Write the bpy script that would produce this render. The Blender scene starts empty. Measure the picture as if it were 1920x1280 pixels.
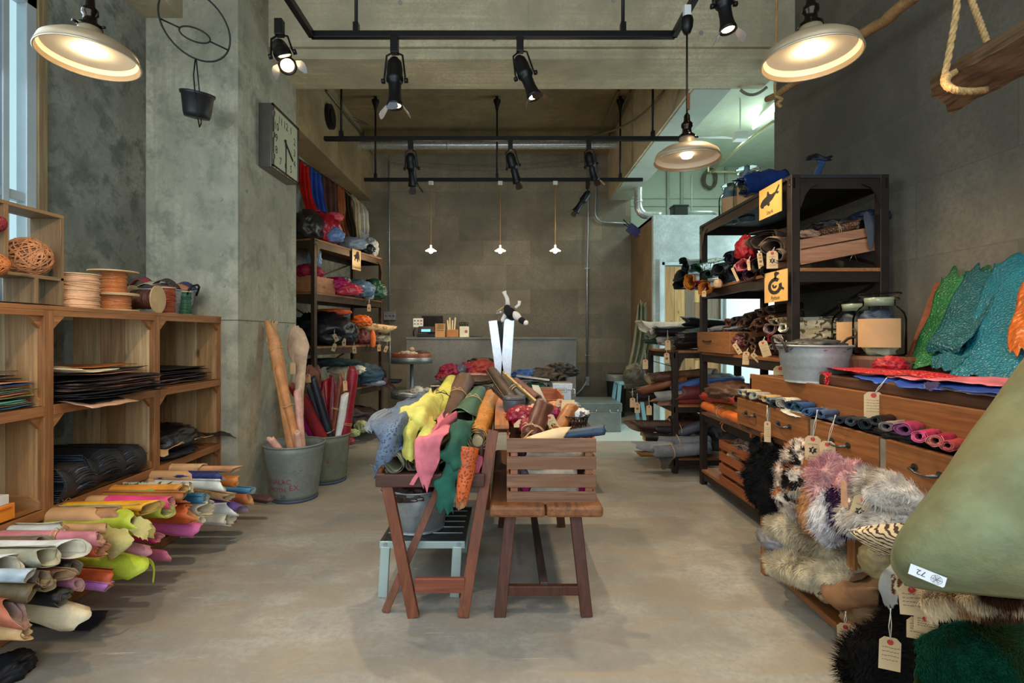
import bpy, bmesh, math, random
from mathutils import Vector as V, Matrix, noise
random.seed(7)
SC = bpy.context.scene
C = SC.collection
PI = math.pi
R = random.random
def ru(a, b): return a + (b - a) * random.random()
# ------------------------------------------------------------------ camera
F = 960.0; VX = 950.0; VY = 628.0; CH = 1.25
cd = bpy.data.cameras.new('camera'); cam = bpy.data.objects.new('camera', cd); C.objects.link(cam)
cam.location = (0, 0, CH); cam.rotation_euler = (PI / 2, 0, 0)
cd.sensor_width = 36; cd.lens = 36 * F / 1920
cd.shift_x = 10 / 1920; cd.shift_y = -12 / 1920
cd.clip_start = .05; cd.clip_end = 60
SC.camera = cam
# ------------------------------------------------------------------ colour management, sky
SC.view_settings.view_transform = 'Standard'; SC.view_settings.look = 'None'
SC.view_settings.gamma = 1; SC.view_settings.exposure = 0.55
SC.view_settings.use_curve_mapping = False
w = bpy.data.worlds.new('sky'); SC.world = w; w.use_nodes = True
w.node_tree.nodes['Background'].inputs[0].default_value = (.72, .86, 1, 1)
w.node_tree.nodes['Background'].inputs[1].default_value = .5
SC.cycles.transparent_max_bounces = 32; SC.cycles.max_bounces = 7; SC.cycles.diffuse_bounces = 4
SC.cycles.sample_clamp_indirect = 4
# ------------------------------------------------------------------ lights
def aim(o, t):
    d = V(t) - o.location; o.rotation_euler = d.to_track_quat('-Z', 'Y').to_euler()
def light(kind, name, loc, energy, col, target=None, **k):
    l = bpy.data.lights.new(name, kind); l.energy = energy; l.color = col
    for a, b in k.items(): setattr(l, a, b)
    o = bpy.data.objects.new(name, l); C.objects.link(o); o.location = loc
    if target: aim(o, target)
    return o
WARM = (1, .74, .46); SPOTC = (1, .8, .56); DAY = (.80, .92, 1)
light('AREA', 'assumed_front_fill', (-.3, -1.3, 2.3), 78, DAY, (-.3, 4, 1.0), shape='RECTANGLE', size=4.4, size_y=2.6)  # assumed daylight fill behind the camera
light('AREA', 'daylight_side_window', (-2.50, 1.6, 2.3), 22, (.72, .88, 1), (0, 2.2, .6), shape='RECTANGLE', size=1.8, size_y=1.4)
light('AREA', 'fill_back_room', (4.3, 6.2, 1.7), 55, (.72, .93, 1), (2.4, 6.6, 1.3), shape='RECTANGLE', size=1.8, size_y=2.0)  # added fill, no window there; brightens the white wall and pale floor
# ------------------------------------------------------------------ helpers
def W(px, py, Y=None, X=None, Z=None):
    if Y is None:
        Y = X * F / (px - VX) if X is not None else (CH - Z) * F / (py - VY)
    return V(((px - VX) / F * Y, Y, CH - (py - VY) / F * Y))
def lin(c):
    return tuple((x / 12.92 if x <= .04045 else ((x + .055) / 1.055) ** 2.4) for x in [v / 255 for v in c])
def N3(p, s=1.0): return noise.noise(V(p) * s)
class MB:
    def __init__(s): s.v = []; s.f = []; s.m = []; s.s = []
    def add(s, vs, fs, mi=0, sm=False):
        o = len(s.v); s.v += [V(x) for x in vs]
        for f in fs: s.f.append([i + o for i in f]); s.m.append(mi); s.s.append(sm)
        return s
    def box(s, c, d, rot=None, mi=0):
        c = V(c); vs = []
        for x in (-.5, .5):
            for y in (-.5, .5):
                for z in (-.5, .5):
                    p = V((x * d[0], y * d[1], z * d[2]))
                    if rot: p = rot @ p
                    vs.append(c + p)
        return s.add(vs, [(0, 1, 3, 2), (4, 6, 7, 5), (0, 4, 5, 1), (2, 3, 7, 6), (0, 2, 6, 4), (1, 5, 7, 3)], mi)
    def bb(s, x0, x1, y0, y1, z0, z1, mi=0):
        return s.box(((x0 + x1) / 2, (y0 + y1) / 2, (z0 + z1) / 2), (abs(x1 - x0), abs(y1 - y0), abs(z1 - z0)), None, mi)
    def beam(s, a, b, wd, h, up=(0, 0, 1), mi=0):
        a = V(a); b = V(b); d = (b - a); L = d.length; d.normalize(); up = V(up)
        sx = d.cross(up)
        if sx.length < 1e-4: sx = V((1, 0, 0))
        sx.normalize(); uz = sx.cross(d)
        return s.box((a + b) / 2, (wd, L, h), Matrix((sx, d, uz)).transposed(), mi)
    def tube(s, pts, r, n=8, mi=0, closed=False, caps=True, sm=True):
        pts = [V(p) for p in pts]; k = len(pts); rs = r if isinstance(r, (list, tuple)) else [r] * k
        t0 = (pts[1] - pts[0]).normalized(); up = V((0, 0, 1)) if abs(t0.z) < .9 else V((1, 0, 0))
        nn = t0.cross(up).normalized(); vs = []
        for i, p in enumerate(pts):
            if closed: t = pts[(i + 1) % k] - pts[i - 1]
            else: t = pts[min(i + 1, k - 1)] - pts[max(i - 1, 0)]
            if t.length < 1e-9: t = t0.copy()
            t.normalize(); nn = nn - t * nn.dot(t)
            if nn.length < 1e-6: nn = t.orthogonal()
            nn.normalize(); bn = t.cross(nn)
            for j in range(n):
                a = 2 * PI * j / n; vs.append(p + (nn * math.cos(a) + bn * math.sin(a)) * rs[i])
        fs = []
        for i in range(k if closed else k - 1):
            for j in range(n):
                a = i * n + j; b = i * n + (j + 1) % n; i2 = ((i + 1) % k) * n
                fs.append((a, b, i2 + (j + 1) % n, i2 + j))
        s.add(vs, fs, mi, sm)
        if caps and not closed:
            o = len(s.v) - len(vs)
            s.f.append([o + j for j in range(n)][::-1]); s.m.append(mi); s.s.append(False)
            s.f.append([o + (k - 1) * n + j for j in range(n)]); s.m.append(mi); s.s.append(False)
        return s
    def lathe(s, prof, c=(0, 0, 0), n=28, mi=0, axis=(0, 0, 1), sx=1, sy=1, sm=True):
        c = V(c); ax = V(axis).normalized(); q = V((0, 0, 1)).rotation_difference(ax); vs = []
        for r, z in prof:
            for j in range(n):
                a = 2 * PI * j / n; vs.append(c + q @ V((r * math.cos(a) * sx, r * math.sin(a) * sy, z)))
        fs = []
        for i in range(len(prof) - 1):
            for j in range(n):
                a = i * n + j; b = i * n + (j + 1) % n; fs.append((a, b, b + n, a + n))
        s.add(vs, fs, mi, sm)
        o = len(s.v) - len(vs)
        if prof[0][0] > 1e-5 and prof[0][0] == min(p[0] for p in prof): s.f.append([o + j for j in range(n)][::-1]); s.m.append(mi); s.s.append(False)
        return s
    def disc(s, c, r, axis=(0, 0, 1), h=.004, n=24, mi=0):
        return s.lathe([(1e-5, -h / 2), (r, -h / 2), (r, h / 2), (1e-5, h / 2)], c, n, mi, axis, sm=False)
    def grid(s, rows, mi=0, sm=True):
        n = len(rows[0]); vs = [p for r in rows for p in r]; fs = []
        for i in range(len(rows) - 1):
            for j in range(n - 1):
                a = i * n + j; fs.append((a, a + 1, a + n + 1, a + n))
        return s.add(vs, fs, mi, sm)
    def prism(s, poly, o, u, v, th, mi=0):
        """flat outline poly (2D) in plane o + x u + y v, extruded th along u x v"""
        o = V(o); u = V(u); v = V(v); nn = u.cross(v).normalized() * th; k = len(poly)
        vs = [o + u * x + v * y for x, y in poly]; vs += [p + nn for p in vs]
        fs = [tuple(range(k))[::-1], tuple(range(k, 2 * k))] + [(i, (i + 1) % k, k + (i + 1) % k, k + i) for i in range(k)]
        return s.add(vs, fs, mi)
    def build(s, name, mats, parent=None, bevel=0, solid=0, origin=None, rim=True):
        if not isinstance(mats, (list, tuple)): mats = [mats]
        me = bpy.data.meshes.new(name)
        if parent is not None:
            off = V((0, 0, 0)); q = parent
            while q is not None: off += q.location; q = q.parent
            rel = V((0, 0, 0))
        else:
            if origin is None:
                n = len(s.v)
                off = V((sum(p.x for p in s.v) / n, sum(p.y for p in s.v) / n, min(p.z for p in s.v)))
            else: off = V(origin)
            rel = off
        me.from_pydata([p - off for p in s.v], [], s.f)
        for i, p in enumerate(me.polygons): p.material_index = s.m[i]; p.use_smooth = s.s[i]
        for m in mats: me.materials.append(m)
        me.update()
        o = bpy.data.objects.new(name, me); C.objects.link(o); o.location = rel
        if parent is not None: o.parent = parent
        if bevel:
            b = o.modifiers.new('bevel', 'BEVEL'); b.width = bevel; b.segments = 2; b.limit_method = 'ANGLE'; b.angle_limit = .7
        if solid:
            d = o.modifiers.new('solid', 'SOLIDIFY'); d.thickness = solid; d.offset = -1
            if len(mats) > 1: d.material_offset = 1; d.material_offset_rim = 1
        return o
def tag(o, label=None, cat=None, group=None, kind=None):
    if label: o['label'] = label
    if cat: o['category'] = cat
    if group: o['group'] = group
    if kind: o['kind'] = kind
    return o
def thing(name, label, cat, loc=(0, 0, 0), group=None):
    o = bpy.data.objects.new(name, None); C.objects.link(o); o.location = V(loc); o.empty_display_size = .05
    return tag(o, label, cat, group)
def solo(name, mb, mats, label, cat, group=None, **k):
    return tag(mb.build(name, mats, None, **k), label, cat, group)
def struct(name, mb, mats, parent=None, **k):
    o = mb.build(name, mats, parent, origin=None if parent else (0, 0, 0), **k)
    if parent is None: o['kind'] = 'structure'
    return o
# ------------------------------------------------------------------ materials
def newmat(name):
    m = bpy.data.materials.new(name); m.use_nodes = True
    nt = m.node_tree; b = nt.nodes['Principled BSDF']; return m, nt, b
def nd(nt, t, **k):
    n = nt.nodes.new(t)
    for a, v in k.items():
        if a in n.inputs: n.inputs[a].default_value = v
        else: setattr(n, a, v)
    return n
def coords(nt, scale=(1, 1, 1), rot=(0, 0, 0), kind='Object'):
    tc = nt.nodes.new('ShaderNodeTexCoord'); mp = nt.nodes.new('ShaderNodeMapping')
    mp.inputs['Scale'].default_value = scale; mp.inputs['Rotation'].default_value = rot
    nt.links.new(tc.outputs[kind], mp.inputs[0]); return mp.outputs[0]
def ramp(nt, src, stops):
    r = nt.nodes.new('ShaderNodeValToRGB'); e = r.color_ramp.elements
    while len(e) < len(stops): e.new(.5)
    for i, (p, c) in enumerate(stops):
        e[i].position = p; e[i].color = (c, c, c, 1) if isinstance(c, (int, float)) else tuple(c) + (1,)
    nt.links.new(src, r.inputs[0]); return r.outputs[0]
def mixc(nt, f, a, b, mode='MIX'):
    m = nt.nodes.new('ShaderNodeMix'); m.data_type = 'RGBA'; m.blend_type = mode
    for i, x in ((0, f), (6, a), (7, b)):
        if hasattr(x, 'is_linked') or hasattr(x, 'links'): nt.links.new(x, m.inputs[i])
        elif i == 0: m.inputs[0].default_value = x
        else: m.inputs[i].default_value = tuple(x) + (1,)
    return m.outputs[2]
def noisen(nt, co, scale, detail=4, rough=.6, dist=0):
    n = nd(nt, 'ShaderNodeTexNoise'); n.inputs['Scale'].default_value = scale; n.inputs['Detail'].default_value = detail
    n.inputs['Roughness'].default_value = rough; n.inputs['Distortion'].default_value = dist
    nt.links.new(co, n.inputs['Vector']); return n.outputs[0]
def bumpn(nt, b, h, st, dist=.01):
    bp = nt.nodes.new('ShaderNodeBump'); bp.inputs['Strength'].default_value = st; bp.inputs['Distance'].default_value = dist
    nt.links.new(h, bp.inputs['Height']); nt.links.new(bp.outputs[0], b.inputs['Normal'])
_mc = {}
def plain(name, rgb, rough=.5, metal=0, var=.12, vs=6, bump=0, bs=60, em=0, coat=0):
    k = (name, rgb, rough, metal, var, em)
    if k in _mc: return _mc[k]
    m, nt, b = newmat(name); c = lin(rgb)
    b.inputs['Roughness'].default_value = rough; b.inputs['Metallic'].default_value = metal
    if coat: b.inputs['Coat Weight'].default_value = coat
    co = coords(nt)
    n = noisen(nt, co, vs)
    lo = tuple(x * (1 - var) for x in c); hi = tuple(min(1, x * (1 + var)) for x in c)
    col = ramp(nt, n, [(.36, lo), (.64, hi)])
    nt.links.new(col, b.inputs['Base Color'])
    if bump: bumpn(nt, b, noisen(nt, co, bs, 3), bump, .004)
    if em:
        b.inputs['Emission Color'].default_value = c + (1,); b.inputs['Emission Strength'].default_value = em
    _mc[k] = m; return m
def leather(rgb, rough=.48, pat=None, rgb2=None):
    k = ('L', rgb, rough, pat, rgb2)
    if k in _mc: return _mc[k]
    m, nt, b = newmat('leather'); c = lin(rgb); co = coords(nt)
    n = noisen(nt, co, 7, 5, .65)
    lo = tuple(x * .72 for x in c); hi = tuple(min(1, x * 1.18) for x in c)
    col = ramp(nt, n, [(.36, lo), (.64, hi)])
    h = noisen(nt, co, 55, 4, .7); st = .35
    b.inputs['Roughness'].default_value = rough
    if pat == 'ostrich':
        v = nd(nt, 'ShaderNodeTexVoronoi'); v.inputs['Scale'].default_value = 78; nt.links.new(co, v.inputs['Vector'])
        d = ramp(nt, v.outputs['Distance'], [(.22, 1), (.42, 0)])
        msk = noisen(nt, co, 5); mm = nt.nodes.new('ShaderNodeMath'); mm.operation = 'MULTIPLY'
        nt.links.new(d, mm.inputs[0]); nt.links.new(ramp(nt, msk, [(.38, .1), (.5, 1)]), mm.inputs[1])
        col = mixc(nt, mm.outputs[0], col, tuple(x * .55 for x in c)); h = mm.outputs[0]; st = .6
    elif pat in ('snake', 'croc'):
        v = nd(nt, 'ShaderNodeTexVoronoi'); v.inputs['Scale'].default_value = 95 if pat == 'snake' else 45
        nt.links.new(co, v.inputs['Vector']); h = v.outputs['Distance']; st = .8
        col = mixc(nt, ramp(nt, h, [(.35, 0), (.65, .5)]), col, tuple(x * .5 for x in c))
        b.inputs['Roughness'].default_value = .28
    elif pat in ('python', 'spots', 'camo'):
        sc = {'python': 26, 'spots': 13, 'camo': 30}[pat]
        n2 = noisen(nt, co, sc, 2, .6, .6)
        col = mixc(nt, ramp(nt, n2, [(.53, 0), (.57, 1)]), col, lin(rgb2))
    elif pat == 'zebra':
        wv = nd(nt, 'ShaderNodeTexWave'); wv.bands_direction = 'Z'
        wv.inputs['Scale'].default_value = 24; wv.inputs['Distortion'].default_value = 5; wv.inputs['Detail'].default_value = 2
        wv.inputs['Detail Scale'].default_value = 1.4
        nt.links.new(co, wv.inputs['Vector'])
        col = mixc(nt, ramp(nt, wv.outputs['Fac'], [(.26, 1), (.34, 0)]), col, lin(rgb2))
    elif pat == 'denim':
        n2 = noisen(nt, co, 130, 3, .8); col = mixc(nt, ramp(nt, n2, [(.55, 0), (.75, .5)]), col, lin(rgb2))
    elif pat == 'tan':
        n2 = noisen(nt, co, 3, 3, .6); col = mixc(nt, ramp(nt, n2, [(.35, .6), (.6, 0)]), col, lin(rgb2))
    nt.links.new(col, b.inputs['Base Color']); hm = nt.nodes.new('ShaderNodeMath'); hm.operation = 'MULTIPLY_ADD'; hm.inputs[1].default_value = .15 if pat in ('snake', 'croc') else .9; nt.links.new(h, hm.inputs[2]); nt.links.new(noisen(nt, co, 14, 4, .6, .8), hm.inputs[0]); bumpn(nt, b, hm.outputs[0], st * 1.3, .006)
    _mc[k] = m; return m
def wood(rgb, axis=1, dark=.5, scale=1, knots=True, rough=.55):
    k = ('W', rgb, axis, dark, scale, knots, rough)
    if k in _mc: return _mc[k]
    m, nt, b = newmat('wood'); c = lin(rgb)
    s = [58 * scale] * 3; s[axis] = 2.6 * scale
    co = coords(nt, s)
    n1 = noisen(nt, co, 1.0, 6, .65, .4)
    s2 = [9] * 3; s2[axis] = 1.2
    co2 = coords(nt, s2); n2 = noisen(nt, co2, 1.0, 3, .5, 1.2)
    col = ramp(nt, n1, [(.34, tuple(x * dark for x in c)), (.5, c), (.66, tuple(min(1, x * 1.35) for x in c))])
    col = mixc(nt, ramp(nt, n2, [(.38, .0), (.62, .65)]), col, tuple(x * f for x, f in zip(c, (.75, .62, .5))))
    if knots:
        s3 = [7] * 3; s3[axis] = 3.2
        v = nd(nt, 'ShaderNodeTexVoronoi'); v.inputs['Scale'].default_value = 1; nt.links.new(coords(nt, s3), v.inputs['Vector'])
        col = mixc(nt, ramp(nt, v.outputs['Distance'], [(.07, .85), (.14, 0)]), col, tuple(x * .22 for x in c))
    nt.links.new(col, b.inputs['Base Color']); b.inputs['Roughness'].default_value = rough
    bumpn(nt, b, n1, .25, .004)
    _mc[k] = m; return m
def galv(rgb=(178, 186, 190), rough=.42, metal=.75):
    k = ('G', rgb, rough, metal)
    if k in _mc: return _mc[k]
    m, nt, b = newmat('galvanised_steel'); c = lin(rgb); co = coords(nt)
    v = nd(nt, 'ShaderNodeTexVoronoi'); v.inputs['Scale'].default_value = 55; nt.links.new(co, v.inputs['Vector'])
    n = noisen(nt, co, 9, 5, .7)
    col = mixc(nt, .5, ramp(nt, v.outputs['Color'], [(0, tuple(x * .75 for x in c)), (1, c)]), ramp(nt, n, [(.3, tuple(x * .6 for x in c)), (.7, tuple(min(1, x * 1.15) for x in c))]))
    nt.links.new(col, b.inputs['Base Color']); b.inputs['Metallic'].default_value = metal
    nt.links.new(ramp(nt, n, [(.3, rough + .15), (.7, rough - .08)]), b.inputs['Roughness'])
    _mc[k] = m; return m
def concrete(name, rgb, stain=.5, lines=None, sc=1.0, dark=(.42, .47, .45), boards=None):
    m, nt, b = newmat(name); c = lin(rgb); co = coords(nt)
    big = noisen(nt, co, 1.3 * sc, 6, .62, .3); mid = noisen(nt, co, 5 * sc, 6, .68, .2); fine = noisen(nt, co, 38, 4, .7)
    col = ramp(nt, big, [(.36, tuple(x * .68 for x in c)), (.5, c), (.64, tuple(min(1, x * 1.32) for x in c))])
    col = mixc(nt, ramp(nt, mid, [(.49, 0), (.62, stain)]), col, tuple(x * d for x, d in zip(c, dark)))
    col = mixc(nt, ramp(nt, fine, [(.38, .5), (.56, 0)]), col, tuple(x * .72 for x in c))
    if boards is not None:     # vertical or horizontal form-board streaks
        s = [26] * 3; s[boards] = .5
        st = noisen(nt, coords(nt, s), 1, 3, .6)
        col = mixc(nt, ramp(nt, st, [(.40, .5), (.58, 0)]), col, tuple(x * .76 for x in c))
    if lines is not None:      # block courses: (plane 'x' or 'y', block w, block h)
        tc = nt.nodes.new('ShaderNodeTexCoord'); sx = nt.nodes.new('ShaderNodeSeparateXYZ'); cb = nt.nodes.new('ShaderNodeCombineXYZ')
        nt.links.new(tc.outputs['Object'], sx.inputs[0])
        nt.links.new(sx.outputs[0 if lines[0] == 'y' else 1], cb.inputs[0]); nt.links.new(sx.outputs[2], cb.inputs[1])
        br = nt.nodes.new('ShaderNodeTexBrick'); nt.links.new(cb.outputs[0], br.inputs['Vector'])
        br.inputs['Scale'].default_value = 1; br.inputs['Brick Width'].default_value = lines[1]; br.inputs['Row Height'].default_value = lines[2]
        br.inputs['Mortar Size'].default_value = .004; br.inputs['Mortar Smooth'].default_value = .6
        br.inputs['Color1'].default_value = (.70, .70, .71, 1); br.inputs['Color2'].default_value = (1.2, 1.17, 1.1, 1); br.inputs['Mortar'].default_value = (.74, .73, .7, 1)
        br.inputs['Bias'].default_value = 0
        col = mixc(nt, .8, col, br.outputs['Color'], 'MULTIPLY')
    nt.links.new(col, b.inputs['Base Color']); b.inputs['Roughness'].default_value = .82
    bumpn(nt, b, fine, .35, .004)
    return m
# ------------------------------------------------------------------ soft goods
def cr(p0, p1, p2, p3, t):
    return .5 * ((2 * p1) + (p2 - p0) * t + (2 * p0 - 5 * p1 + 4 * p2 - p3) * t * t + (3 * p1 - p0 - 3 * p2 + p3) * t ** 3)
def spl(pts, u):
    n = len(pts) - 1; x = min(max(u, -.2), 1.2) * n; i = int(min(max(math.floor(x), 0), n - 1)); t = x - i
    g = lambda k: pts[min(max(k, 0), n)] if 0 <= k <= n else (2 * pts[0] - pts[1] if k < 0 else 2 * pts[n] - pts[n - 1])
    return cr(g(i - 1), g(i), g(i + 1), g(i + 2), t)
def surf(rows, nu=24, nv=16, rag=.04, rip=.0, rf=8, seed=0, fold=0, fn=3):
    """smooth sheet through a net of 3D points, ragged outline, rippled"""
    rows = [[V(p) for p in r] for r in rows]; out = []
    for i in range(nu + 1):
        u = i / nu; line = []
        for j in range(nv + 1):
            v = j / nv
            uu = u + rag * (N3((v * 5, seed, .3)) if u < .5 else N3((v * 5, seed, 7.3))) * (2 * abs(u - .5)) ** 3 * 1.6
            vv = v + rag * (N3((u * 5, seed, 3.3)) if v < .5 else N3((u * 5, seed, 9.3))) * (2 * abs(v - .5)) ** 3 * 1.6
            p = spl([spl(r, vv) for r in rows], uu); line.append(p)
        out.append(line)
    if rip or fold:
        res = []
        for i in range(nu + 1):
            l = []
            for j in range(nv + 1):
                a = out[min(i + 1, nu)][j] - out[max(i - 1, 0)][j]; b = out[i][min(j + 1, nv)] - out[i][max(j - 1, 0)]
                n = a.cross(b)
                if n.length > 1e-9: n.normalize()
                p = out[i][j]
                eg = .7 + .8 * max(abs(2 * i / nu - 1), abs(2 * j / nv - 1)) ** 3; l.append(p + n * (rip * eg * (N3(p * rf + V((seed, 0, 0))) + .45 * N3(p * rf * 2.6 + V((0, seed, 0)))) + fold * math.sin(fn * 2 * PI * j / nv + seed)))
            res.append(l)
        out = res
    return out
def sheet(rows, **k):
    return MB().grid(surf(rows, **k))
def rollmb(a, b, r, rb=None, turns=1.7, skew=.5, flare=0., ruf=.25, lift=.12, seed=0, nl=12, na=26, bend=0, squash=1.0, noisea=.07):
    a = V(a); b = V(b); d = b - a; L = d.length; d.normalize(); rb = rb or r
    s1 = d.cross(V((0, 0, 1)))
    if s1.length < .1: s1 = d.cross(V((1, 0, 0)))
    s1.normalize(); s2 = d.cross(s1)
    rnd = random.Random(seed); ph = rnd.random() * 6.28; ps = rnd.random() * 6.28; N = int(na * turns); rows = []
    for i in range(nl + 1):
        t = (i / nl) ** 1.25; line = []
        for j in range(N + 1):
            u = j / N; an = ph + u * turns * 2 * PI
            rr = (r + (rb - r) * t) * (1 - .30 * u * (turns / 2.0)) * (1 + lift * math.exp(-u * 9)) * (1 + flare * math.exp(-t * 9))
            rr *= 1 + noisea * N3((math.cos(an) * 1.3 + seed, math.sin(an) * 1.3, t * 3.5)) * 2
            off = (1 - t) ** 3 * r * (skew * math.cos(an - ps) + ruf * 2 * N3((an * .9, seed, 0)) + .5 * u * skew)
            p = a + d * (t * L + off) + s1 * math.cos(an) * rr + s2 * math.sin(an) * rr * squash
            p.z -= bend * (1 - t) ** 2
            line.append(p)
        rows.append(line)
    return MB().grid(rows)
def cordring(a, b, r, t, th=.0022, tail=True, seed=1):
    a = V(a); b = V(b); d = (b - a).normalized(); p = a.lerp(b, t); s1 = d.cross(V((0, 0, 1)))
    if s1.length < .1: s1 = d.cross(V((1, 0, 0)))
    s1.normalize(); s2 = s1.cross(d); mb = MB()
    for k in range(2):
        o = d * (k * .006)
        mb.tube([p + o + (s1 * math.cos(x) + s2 * math.sin(x)) * (r * 1.03 + .002) + d * (.35 * r * math.cos(x + k)) * .5 for x in [2 * PI * i / 18 for i in range(18)]], th, 5, closed=True)
    if tail:
        q = p + s2 * r * 1.06
        mb.tube([q, q + s1 * .02 + s2 * .012, q + s1 * .035, q + s1 * .045 - s2 * .012], th * .9, 5)
        mb.tube([q, q - s1 * .015 + s2 * .014, q - s1 * .03 + d * .01, q - s1 * .04 - s2 * .01], th * .9, 5)
    return mb
KRAFT = None; CORD = None; SUEDE = {}
def inner_of(rgb, f=.55):
    return leather(tuple(int(x * (1 - f) + y * f) for x, y in zip(rgb, (196, 178, 138))), .85)
def roll(label, a, b, r, rgb, name='leather_roll', cat='leather roll', group=None, inner=None, kraft=0, cord=0, rb=None, pat=None, rgb2=None, rough=.48, thick=.0022, cordm=None, **k):
    """kraft: share of the length (from the butt) wrapped in paper"""
    a = V(a); b = V(b); m = [leather(rgb, rough, pat, rgb2), inner if inner is not None else inner_of(rgb)]
    k.setdefault('seed', len(bpy.data.objects))
    mb = rollmb(a, b, r, rb, **k)
    if not kraft and not cord:
        return tag(mb.build(name, m, None, solid=thick, origin=(a + b) / 2), label, cat, group)
    t = thing(name, label, cat, (a + b) / 2, group)
    mb.build('leather', m, t, solid=thick)
    if kraft:
        rr = (rb or r)
        kb = rollmb(a.lerp(b, 1 - kraft), b.lerp(a, -.02), rr * 1.07 + .002, rr * 1.07 + .002, 1.05, .9, 0, .5, .05, k['seed'] + 1, 6, 26)
        kb.build('paper_wrap', [KRAFT, KRAFT], t, solid=.001)
    if cord:
        cordring(a, b, r + ((rb or r) - r) * cord + (.004 if kraft > 1 - cord else 0), cord).build('tie_cord', cordm or CORD, t)
    return t
def lump(c, d, rgb, seed=0, amp=.28, pat=None, rgb2=None, rough=.5, n=3, fq=2.3, mat=None, rot=0):
    """crumpled bundle of soft skin"""
    bm = bmesh.new(); bmesh.ops.create_icosphere(bm, subdivisions=n + 1, radius=1); mb = MB(); c = V(c)
    M = Matrix.Rotation(rot, 3, 'Z')
    vs = []
    for v in bm.verts:
        p = v.co.copy(); q = p * fq + V((seed * 3.1, seed, 0))
        rg = 1 - abs(noise.noise(q)) * 2; rg2 = 1 - abs(noise.noise(q * 2.3)) * 2
        f = 1 + amp * (rg * .8 + rg2 * .45 - .5)
        p *= f
        if p.z < -.75: p.z = -.75 + (p.z + .75) * .1
        vs.append(c + M @ V((p.x * d[0] / 2, p.y * d[1] / 2, p.z * d[2] / 2)))
    mb.add(vs, [[v.index for v in f.verts] for f in bm.faces], 0, True); bm.free()
    return mb
def bundle(label, c, d, rgb, name='leather_bundle', cat='leather bundle', group=None, mat=None, **k):
    k.setdefault('seed', len(bpy.data.objects))
    pat = k.get('pat'); rgb2 = k.get('rgb2')
    return solo(name, lump(c, d, rgb, **k), mat or leather(rgb, k.get('rough', .5), pat, rgb2), label, cat, group)
def blades(rows, n, ln, wd, rnd, droop=.6, side=1):
    """fur strands over a grid of points"""
    mb = MB(); nu = len(rows) - 1; nv = len(rows[0]) - 1
    vs = []; fs = []
    for _ in range(n):
        u = rnd.random() * nu; v = rnd.random() * nv; i = min(int(u), nu - 1); j = min(int(v), nv - 1); fu = u - i; fv = v - j
        p = rows[i][j] * (1 - fu) * (1 - fv) + rows[i + 1][j] * fu * (1 - fv) + rows[i][j + 1] * (1 - fu) * fv + rows[i + 1][j + 1] * fu * fv
        a = rows[i + 1][j] - rows[i][j]; b = rows[i][j + 1] - rows[i][j]; nn = a.cross(b) * side
        if nn.length < 1e-12: continue
        nn.normalize(); g = V((N3(p * 6), N3(p * 6 + V((9, 0, 0))), N3(p * 6 + V((0, 9, 0))))) * 1.5
        dr = (nn + g * .7 + V((rnd.uniform(-.35, .35), rnd.uniform(-.35, .35), rnd.uniform(-.35, .35) - droop * .6))).normalized()
        l = ln * rnd.uniform(.6, 1.25); sd = dr.cross(nn)
        if sd.length < .05: sd = dr.orthogonal()
        sd = sd.normalized() * wd; k = len(vs); mid = p + dr * l * .55; tip = p + dr * l + V((0, 0, -l * .25 * droop)) + g * l * .2
        vs += [p - sd, p + sd, mid + sd * .6, mid - sd * .6, tip]; fs += [(k, k + 1, k + 2, k + 3), (k + 3, k + 2, k + 4)]
    mb.add(vs, fs, 0, True); return mb
def furmat(rgb, rgb2=None, sc=12, th=.52, rgb3=None):
    k = ('F', rgb, rgb2, sc, th, rgb3)
    if k in _mc: return _mc[k]
    m, nt, b = newmat('fur'); co = coords(nt); c = lin(rgb)
    col = ramp(nt, noisen(nt, co, 25, 3), [(.36, tuple(x * .7 for x in c)), (.64, tuple(min(1, x * 1.2) for x in c))])
    if rgb2: col = mixc(nt, ramp(nt, noisen(nt, co, sc, 2, .5, .5), [(th - .03, 0), (th + .03, 1)]), col, lin(rgb2))
    if rgb3: col = mixc(nt, ramp(nt, noisen(nt, coords(nt, (1, 1, 1), (1, 1, 0)), sc * .9, 2, .5, .5), [(.56, 0), (.62, 1)]), col, lin(rgb3))
    nt.links.new(col, b.inputs['Base Color']); b.inputs['Roughness'].default_value = .8; b.inputs['Specular IOR Level'].default_value = .08
    _mc[k] = m; return m
def pelt(label, rows, mat, n=5000, ln=.03, wd=.0014, seed=0, side=1, group=None, name='fur_pelt', droop=.6, back=None, **k):
    g = surf(rows, seed=seed, **k); rnd = random.Random(seed)
    mb = MB().grid(g); bl = blades(g, n, ln, wd, rnd, droop, side); mb.add(bl.v, bl.f, 0, True)
    return solo(name, mb, mat, label, 'fur pelt', group)
def furball(label, c, d, mat, n=5000, ln=.03, wd=.0014, seed=0, group=None, name='fur_pelt', droop=.5, amp=.2):
    nu, nv = 16, 28; rows = []; c = V(c)
    for i in range(nu + 1):
        th = PI * i / nu; l = []
        for j in range(nv + 1):
            ph = 2 * PI * j / nv; p = V((math.sin(th) * math.cos(ph), math.sin(th) * math.sin(ph), math.cos(th)))
            f = 1 + amp * 1.6 * N3(p * 1.7 + V((seed, 0, 0))); l.append(c + V((p.x * d[0] / 2 * f, p.y * d[1] / 2 * f, p.z * d[2] / 2 * f)))
        rows.append(l)
    mb = MB().grid(rows); bl = blades(rows, n, ln, wd, random.Random(seed), droop, 1); mb.add(bl.v, bl.f, 0, True)
    return solo(name, mb, mat, label, 'fur pelt', group)
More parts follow.
